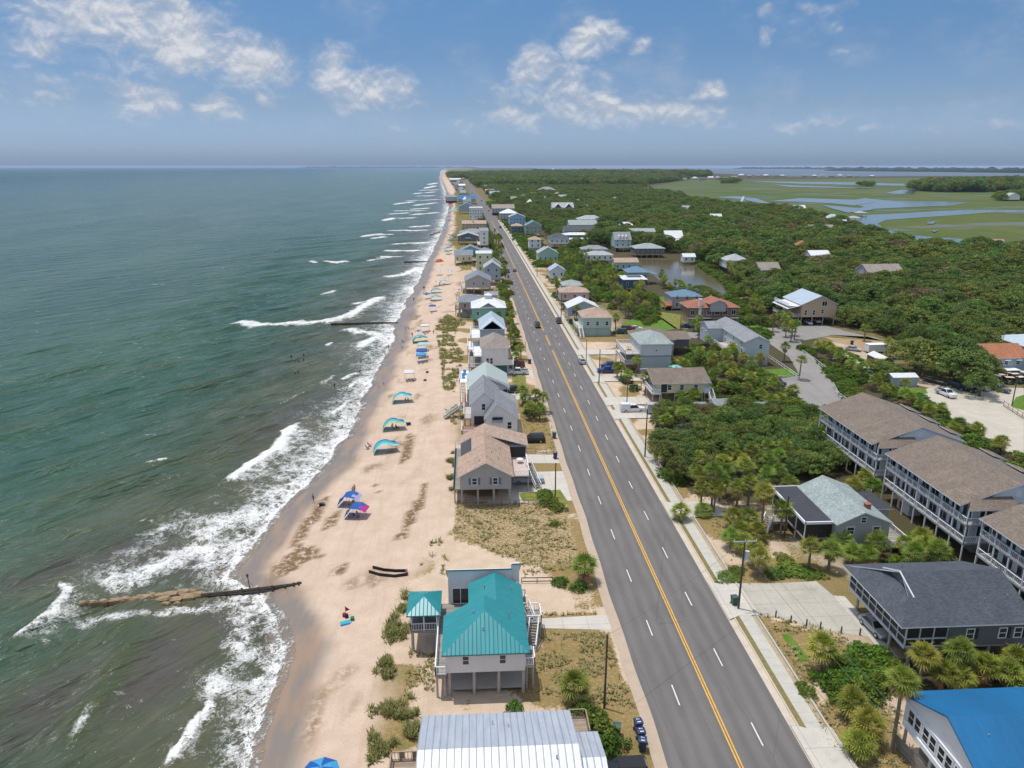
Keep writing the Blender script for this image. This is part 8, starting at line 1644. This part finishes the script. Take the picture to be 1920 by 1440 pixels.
for a in ((1008, 612, 0., 'suv', 'black', 'black car driving toward the camera in the lane left of the yellow line gap'), (1048, 604, 0., 'suv', 'black', 'black car stopped against the kerb by the mint house'), (1091, 679, math.pi, 'sedan', 'silver', 'silver car parked against the kerb opposite the pale blue deck house'), (952, 510, 0., 'pickup', 'sky', 'bright blue truck with a black front driving toward the camera'), (965, 508, math.pi, 'sedan', 'grey', 'grey car beside the bright blue truck'), (962, 450, 0., 'suv', 'green', 'dark green car against the kerb by the narrow tan roofed house'), (938, 427, math.pi, 'suv', 'black', 'black car alone on the road past the dark green one'),
          (916, 396, 0., 'suv', 'red', 'dark red car on the road near the three storey white beach house'), (917, 388, 0., 'suv', 'black', 'black car just behind the dark red one'), (912, 384, 0., 'sedan', 'black', 'black car on the sea side of the far road queue'), (903, 377, math.pi, 'suv', 'black', 'black car at the far road bend'), (885, 363, math.pi, 'suv', 'black', 'tiny dark car beyond the far road bend'),
          (990, 902, H_, 'pickup', 'silver', 'silver pickup beside the deck stairs of the tan shingled beach house'), (1000, 826, -H_, 'suv', 'black', 'black car in the drive behind the tan shingled beach house'), (971, 700, -H_, 'pickup', 'white', 'white pickup in the drive of the tall white house with the taupe roof'), (954, 734, -H_, 'suv', 'black', 'black car half hidden behind the sage metal roofed house'), (968, 686, -H_, 'suv', 'red', 'dark red car behind the white pickup'),
          (1168, 1452, -H_, 'suv', 'black', 'black car at the bottom edge beside the pale grey metal roofed house'), (1139, 697, -H_, 'pickup', 'blue', 'dark blue pickup in the drive of the pale blue deck house, nearer one'), (1145, 688, -H_, 'pickup', 'blue', 'dark blue pickup behind the other one, under the palms'), (1186, 770, H_, 'pickup', 'white', 'white work truck with a topper hitched to a cargo trailer'), (1454, 719, .5, 'pickup', 'black', 'black pickup at the end of the side road by the white fence'), (1773, 740, .12, 'pickup', 'white', 'white pickup in the car park'),
          (1836, 728, .35, 'suv', 'silver', 'silver car parked under the big oak in the car park'), (1815, 731, .35, 'suv', 'black', 'black car between the big oak trunk and the silver car'), (1870, 731, .5, 'pickup', 'grey', 'dark grey pickup right of the silver car in the car park'), (1855, 722, .5, 'pickup', 'black', 'black pickup behind the dark grey one'), (1797, 727, .35, 'suv', 'black', 'black car left under the big oak'), (1288, 613, H_, 'sedan', 'blue', 'dark blue car before the russet roofed house'), (1178, 618, H_, 'suv', 'red', 'red car behind the mint house lawn'), (1192, 617, H_, 'sedan', 'white', 'white car beside the red one behind the mint house'), (1163, 624, -H_, 'suv', 'green', 'green car beside the mint house'), (1218, 575, .3, 'suv', 'red', 'dark red car on the grass lane near the orange deck'),
          (1156, 467, .2, 'suv', 'blue', 'blue car before the dormered porch house, left one'), (1181, 467, -.2, 'suv', 'sky', 'bright blue car before the dormered porch house, right one'), (1515, 606, 0., 'sedan', 'white', 'white car under the tall tan house, left one'), (1530, 603, 0., 'suv', 'white', 'white car under the tall tan house, right one'), (1600, 656, .9, 'sedan', 'silver', 'silver car in the bare brown yard'), (1632, 706, .9, 'suv', 'black', 'black car by the golf cart row'), (1646, 717, .9, 'suv', 'black', 'black car behind the pale blue storage shed'), (1672, 688, -.3, 'sedan', 'sky', 'teal blue car beside the brown container shed'), (1640, 1178, .1, 'sedan', 'silver', 'silver car parked under the charcoal roofed house')):
    car_px(*a)
# topper on the white work truck, trailer behind
x, y = G(1186, 770, .3); mb = MB(); mb.box(x - .8, x + .0, y, y, 1, 1)
e = empty('cargo_trailer', 'pale grey box cargo trailer hitched to the white work truck', 'trailer', (41.8, 159.4, .05)); mb = MB(); mb.box(-1.7, 1.8, -.98, .98, .5, 2.5); put('box', mb.mesh('box', PT['silver']), e); mb = MB(); mb.beam((-1.7, 0, .55), (-2.9, 0, .5), .1, .1); put('drawbar', mb.mesh('drawbar', METAL), e)
for s_ in (-1, 1): w = put('wheel', _car[('pickup', 'white')][3], e, (.4, s_ * 1.0, .34), H_); put('rim', _car[('pickup', 'white')][4], w)
for o in bpy.data.objects:
    if o.get('label', '').startswith('white work truck'):
        mb = MB(); mb.extr([(-.95, 1.32), (.95, 1.32), (.86, 2.1), (-.86, 2.1)], 'y', .85, 2.85); put('topper', mb.mesh('topper', PT['white']), o)
        m2 = MB(); m2.box(-.6, .6, 1., 1.15, 2.1, 2.25); m2.box(-.6, .6, 2.4, 2.55, 2.1, 2.25); put('roof_rack', m2.mesh('roof_rack', TRIM), o)
e = empty('flatbed_trailer', 'long dark flatbed trailer behind the white pickup in the car park', 'trailer', (*G(1752, 718), .05), .45); mb = MB(); mb.box(-1.1, 1.1, -3.4, 3.2, .5, .65); put('bed', mb.mesh('bed', pbr('grey timber bed', (.16, .15, .14), .9)), e); mb = MB(); mb.box(-1.15, -1.05, -3.4, 3.2, .6, .9); mb.box(1.05, 1.15, -3.4, 3.2, .6, .9); put('rail', mb.mesh('rail', BLACK), e)
for s_ in (-1, 1): put('wheel', _car[('pickup', 'white')][3], e, (s_ * 1.0, .5, .34))
e = empty('box_trailer', 'white enclosed trailer behind the brown container shed', 'trailer', (124.4, 213.6, .05), .05); mb = MB(); mb.extr([(-1.2, .4), (1.2, .4), (1.2, 2.6), (-1.2, 2.6)], 'x', -3.2, 3.4); put('box', mb.mesh('box', PT['white']), e); mb = MB(); mb.box(-3.25, 3.45, -1.25, 1.25, 2.6, 2.68); put('roof', mb.mesh('roof', TRIM), e)
# golf carts
_g = []
a = MB(); a.box(-.6, .6, -1.2, 1.15, .35, .62); a.extr([(-1.25, .4), (-1.25, .8), (-.95, 1.0), (-.75, .62), (-.75, .4)], 'x', -.58, .58); b = MB(); b.box(-.62, .62, -.85, 1.2, 1.86, 1.93); c_ = MB(); c_.box(-.55, .55, .1, .6, .62, .85); c_.box(-.55, .55, .55, .68, .85, 1.3); d_ = MB()
for x in (-.56, .56):
    for y in (-.78, 1.1): d_.box(x - .025, x + .025, y - .025, y + .025, .6, 1.87)
w_ = MB(); w_.tube((-.1, 0, 0), (.1, 0, 0), .24, .24, 10)
gm = [a.mesh('body', PT['green']), b.mesh('roof', pbr('cream cart roof', (.62, .56, .46), .5)), c_.mesh('seat', pbr('tan seat', (.30, .24, .17))), d_.mesh('roof_post', BLACK), w_.mesh('wheel', BLACK)]; ga = a.mesh('body', PT['black'])
def cart(px, py, rz, label, dark=False):
    x, y = G(px, py, .2); e = empty('golf_cart', label, 'golf cart', (x, y, .03), rz, 'parked golf carts'); put('body', ga if dark else gm[0], e)
    for n, m in zip(('roof', 'seat', 'roof_post'), gm[1:4]): put(n, m, e)
    for s_ in (-1, 1):
        for q in (-.8, .8): put('wheel', gm[4], e, (s_ * .55, q, .24))
nn = ['first', 'second', 'third', 'fourth', 'fifth', 'sixth', 'seventh', 'eighth', 'ninth']
for i in range(9): cart(1580 + i * 5.2, 674 + i * 3.3, .9, 'cream roofed golf cart, %s from the far end of the slanting row' % nn[i], i > 4)
for i, (px, py) in enumerate(((1858, 713), (1868, 716), (1880, 714), (1892, 719), (1902, 712), (1912, 718), (1888, 709), (1915, 708))): cart(px, py, .4 + .3 * i, 'golf cart in the loose group before the orange shingled house, %s from the left' % nn[i], i % 2 == 0)
# kayaks and bins by the shed
for i, (c, lb) in enumerate((('coral', 'coral'), ('white', 'white'), ('yellow', 'yellow'), ('green', 'green'), ('red', 'red'))):
    x, y = G(1668 + i * 6, 672 - (i % 3) * 3, .3); mb = MB(); n = 8
    for k in range(n):
        f = lambda t: .38 * math.sin(math.pi * min(max(t, .02), .98)) ** .6
        t0, t1 = k / n, (k + 1) / n; y0, y1 = -1.9 + 3.8 * t0, -1.9 + 3.8 * t1; w0, w1 = f(t0), f(t1)
        mb.poly([(-w0, y0, .35), (w0, y0, .35), (w1, y1, .35), (-w1, y1, .35)])
        for s_ in (-1, 1): mb.poly([(s_ * w0, y0, .35), (s_ * w1, y1, .35), (s_ * w1 * .3, y1, .02), (s_ * w0 * .3, y0, .02)])
        mb.poly([(-w0 * .3, y0, .02), (w0 * .3, y0, .02), (w1 * .3, y1, .02), (-w1 * .3, y1, .02)])
    o = mb.build('kayak', F_[c]); o.location = (x, y, .3 * (i % 3)); o.rotation_euler = (0, 0, 1.5); tag(o, '%s kayak in the stack beside the brown container shed' % lb, 'kayak', 'stacked kayaks')
def bin_(px, py, c, label, rz=0.):
    x, y = G(px, py); e = empty('wheelie_bin', label, 'bin', (x, y, .03), rz, 'roadside wheelie bins'); e.scale = (1.25,) * 3; mb = MB(); t = .3; b_ = .24
    P = [(-b_, -b_, .05), (b_, -b_, .05), (b_, b_, .05), (-b_, b_, .05)]; T = [(-t, -t, 1.), (t, -t, 1.), (t, t + .04, 1.), (-t, t + .04, 1.)]
    for i in range(4): j = (i + 1) % 4; mb.poly([P[i], P[j], T[j], T[i]])
    mb.poly(P); put('body', mb.mesh('body', c), e); l = MB(); l.extr([(-.34, 1.), (.36, 1.), (.36, 1.06), (.0, 1.12), (-.34, 1.06)], 'x', -.33, .33); put('lid', l.mesh('lid', c), e)
    hd = MB(); hd.box(-.26, .26, .36, .42, .92, .98); put('handle', hd.mesh('handle', c), e)
    for s_ in (-1, 1): w = MB(); w.tube((s_ * .22, .28, .12), (s_ * .3, .28, .12), .12, .12, 8); put('wheel', w.mesh('wheel', BLACK), e)
    if c is BNAVY:
        lg = MB(); lg.box(-.14, -.05, -.2, .2, 1.085, 1.10); lg.box(-.05, .15, -.2, -.12, 1.085, 1.10); lg.box(-.05, .15, .08, .16, 1.085, 1.10); put('lid_marking', lg.mesh('lid_marking', WHITE), e)
BNAVY = pbr('navy bin plastic', (.012, .03, .10), .45); BGRN = pbr('green bin plastic', (.03, .09, .07), .5)
for px, py, c, lb in ((1196, 1372, BNAVY, 'navy wheelie bin, farthest of the three in a row by the road'), (1201, 1390, BNAVY, 'navy wheelie bin, middle of the three in a row by the road'), (1204, 1407, BNAVY, 'navy wheelie bin, nearest of the three in a row by the road'), (1156, 1380, BGRN, 'green wheelie bin beside the bushes near the three navy ones'), (1039, 822, BGRN, 'dark green wheelie bin beside the black car drive'), (1041, 860, BNAVY, 'navy wheelie bin by the pale drive of the tan shingled beach house'), (993, 682, BNAVY, 'navy wheelie bin by the white pickup drive'), (1376, 1135, BGRN, 'small green bin at the foot of the transformer pole'), (953, 521, BGRN, 'green wheelie bin at the road edge behind the bright blue truck'), (1597, 646, BNAVY, 'big navy bin in the bare brown yard')): bin_(px, py, c, lb, R.uniform(-.3, .3))
for i, (x, y) in enumerate(((38., 79.2), (39.5, 78.1), (41.1, 77.2), (42.6, 76.6), (44.7, 75.5), (46.8, 75.))):
    mb = MB(); mb.tube((x, y, -.1), (x, y, .95), .10, .09, 8); o = mb.build('bollard', POLEW); tag(o, 'short timber bollard edging the stained drive, %s from the road' % nn[i], 'bollard', 'bollards edging the drive')
# ---- fences
def fence(label, P, h, mat, rails=(.35, .75), step=2., w=.09, px=True):
    Q = GP(P) if px else P; mb = MB(); e = empty('fence', label, 'fence', (*Q[0], 0)); pb = None
    for a, b in zip(Q, Q[1:]):
        for r in rails: mb.beam((*a, h * r / .75 * .95 if r > .5 else h * r), (*b, h * r / .75 * .95 if r > .5 else h * r), .05, .12)
    put('rail', mb.mesh('rail', mat, (*Q[0], 0)), e)
    for a, b in zip(Q, Q[1:]):
        a, b = Vector(a), Vector(b); n = max(1, int((b - a).length / step))
        for k in range(n + 1): c = a.lerp(b, k / n); m = MB(); m.box(-w / 2, w / 2, -w / 2, w / 2, -.1, h); put('post', m.mesh('post', mat), e, (c.x - Q[0][0], c.y - Q[0][1], 0))
fence('dark timber rail fence before the tan shingled beach house', [(864, 950), (940, 948), (1016, 946)], 1., WOOD); fence('brown rail fence between the drives behind the tan shingled beach house', [(983, 850), (1025, 852)], 1.1, WOOD, step=1.6); fence('dark low fence beyond the teal roofed house', [(978, 1094), (1036, 1093)], .9, POLEW)
fence('white rail fence along the side road in front of the pale two storey house', [(1441, 672), (1476, 696), (1499, 711)], 1.1, TRIM); fence('white rail fence closing the lawn of the pale two storey house', [(1424, 711), (1499, 713)], 1.1, TRIM); fence('white rail fence slanting by the far balcony block', [(1561, 724), (1572, 744), (1592, 758)], 1.1, TRIM); fence('white rail fence behind the roadside palms on the side road', [(1504, 662), (1530, 680), (1556, 700)], 1., TRIM); fence('brown board fence at the right edge of the car park', [(1881, 762), (1925, 790)], 1.4, WOOD, (.2, .45, .75))
mb = MB(); q = GP([(1340, 548), (1330, 560)])
# ---- utility poles and lines
TOP = {}
def pole(label, bx, by, tx, ty, arm=None, can=False, key=None, r=.15, lamp=False):
    x, y = G(bx, by); h = zat(tx, ty, y); e = empty('utility_pole', label, 'utility pole', (x, y, 0), 0, 'utility poles'); mb = MB(); mb.tube((0, 0, -.2), (0, 0, h), r, r * .7, 9); put('shaft', mb.mesh('shaft', POLEW), e)
    if arm:
        m = MB(); m.beam((-arm, -.12, h - .35), (arm, -.12, h - .35), .12, .16); put('crossarm', m.mesh('crossarm', pbr('pale crossarm', (.42, .42, .42), .8)), e)
        for k in (-.95, 0., .95): m = MB(); m.tube((k * arm, -.12, h - .27), (k * arm, -.12, h - .02), .05, .04, 6); put('insulator', m.mesh('insulator', TRIM), e)
    if can: m = MB(); m.tube((.42, -.05, h - 2.9), (.42, -.05, h - 1.75), .28, .28, 12); put('transformer', m.mesh('transformer', pbr('pale transformer', (.56, .60, .62), .4)), e)
    if lamp: m = MB(); m.beam((0, 0, h - .6), (-1.8, 0, h - .1), .06, .06); m.box(-2.3, -1.7, -.14, .14, h - .2, h - .06); put('lamp_arm', m.mesh('lamp_arm', METAL), e)
    TOP[key or label] = Vector((x, y, h - .1)); return x, y, h
pole('tall pole with a crossarm and a pale transformer by the stained drive', 1384, 1143, 1400, 1010, 1.5, True, 'A'); pole('short bare pole on the dry lot beside the nearest house', 1133, 1328, 1140, 1190, None, False, 'B', .13); pole('leaning grey pole at the road edge by the tan shingled beach house', 1041, 932, 1046, 868, None, False, 'C', .13); pole('bare pole on the sidewalk beside the oak thicket', 1209, 858, 1213, 768, None, False, 'D'); pole('short bare pole before the cargo trailer', 1175, 762, 1176, 721, None, False, 'E', .12); pole('thin pole on the verge by the dark blue pickups', 1123, 719, 1124, 655, None, False, 'F'); pole('thin pole by the silver kerbside car', 1099, 679, 1100, 636, None, False, 'G', .12)
pole('tall pole with a street lamp by the white roofed cottage', 1052, 600, 1052, 552, None, False, 'H', lamp=True); pole('pole standing among palms behind the sprawling brown roofed house', 1275, 626, 1275, 590, None, False, 'I'); pole('short pole beside the one behind the sprawling brown roofed house', 1278, 628, 1278, 605, None, False, 'J'); pole('pole by the lavender roofed cottage', 1007, 520, 1007, 488, None, False, 'K', .14); pole('pole by the pale mint gabled house', 1000, 500, 1000, 470, None, False, 'L', .14); pole('grey lamp pole at the right edge of the car park', 1897, 762, 1912, 702, None, False, 'M'); pole('leaning pole beside the sage shingled house porch', 1470, 1008, 1487, 930, None, False, 'N', .16); pole('pole with a pale lamp in the palms before the tall tan house', 1464, 612, 1464, 587, None, False, 'O', lamp=True); pole('pole in the dirt yard beside the kayaks', 1666, 672, 1666, 648, None, False, 'P', .13); pole('slim pole on the road edge beside the white pickup drive', 985, 660, 985, 640, None, False, 'Q', .1)
def wire(label, a, b, sag=.5, off=(0, 0)):
    a = Vector(a) if not isinstance(a, str) else TOP[a].copy(); b = Vector(b) if not isinstance(b, str) else TOP[b].copy(); a.x += off[0]; b.x += off[0]; a.z += off[1]; b.z += off[1]; mb = MB(); n = 12
    for i in range(n):
        p = a.lerp(b, i / n); q = a.lerp(b, (i + 1) / n); f = lambda t: -4 * sag * t * (1 - t); p.z += f(i / n); q.z += f((i + 1) / n); mb.tube(p, q, .02, .02, 4, caps=False)
    tag(mb.build('power_line', pbr('cable', (.12, .12, .12), .6)), label, 'power line', 'overhead wires')
wire('overhead wire crossing the road from the transformer pole to the short bare pole', 'A', 'B', .5); wire('overhead wire from the transformer pole along the sidewalk to the thicket pole', 'A', 'D', .9, (.6, -.3)); wire('overhead wire from the transformer pole toward the bright blue roof', 'A', (37.5, 40., 10.), .6); wire('lower overhead wire from the transformer pole toward the bright blue roof', 'A', (38.5, 40., 8.4), .6, (0, -1.5)); wire('overhead wire from the thicket pole to the trailer pole', 'D', 'E', .4); wire('overhead wire from the trailer pole to the verge pole', 'E', 'F', .4); wire('overhead wire from the verge pole to the lamp pole far up the road', 'F', 'H', .9)
# patio umbrella, mailbox
x, y = G(1266, 690, 2.); umbrella(x, y, .0, ('teal', 'mint'), 'teal patio umbrella in the yard behind the cream cottage', 1.9, 2.4, .0, 'patio umbrella'); x, y = G(966, 420, 2.); umbrella(x, y, 0., ('teal', 'mint'), 'teal patio umbrella by the sky blue house', 4., 5., .0, 'patio umbrella')
# ================================================================ humid air over the coast
def haze():
    mb = MB(); mb.box(-70000, 70000, -3000, 70000, -9., 72.)
    m = bpy.data.materials.new('haze'); m.use_nodes = True; nt = m.node_tree; nt.nodes.clear()
    o = nt.nodes.new('ShaderNodeOutputMaterial'); v = nt.nodes.new('ShaderNodeVolumePrincipled')
    v.inputs['Color'].default_value = HAZE_C; v.inputs['Density'].default_value = HAZE_D; v.inputs['Anisotropy'].default_value = .0
    nt.links.new(v.outputs[0], o.inputs['Volume'])
    tag(mb.build('haze', m), kind='stuff')
HAZE_C = (.60, .74, .98, 1.); HAZE_D = 2.6e-5
haze()
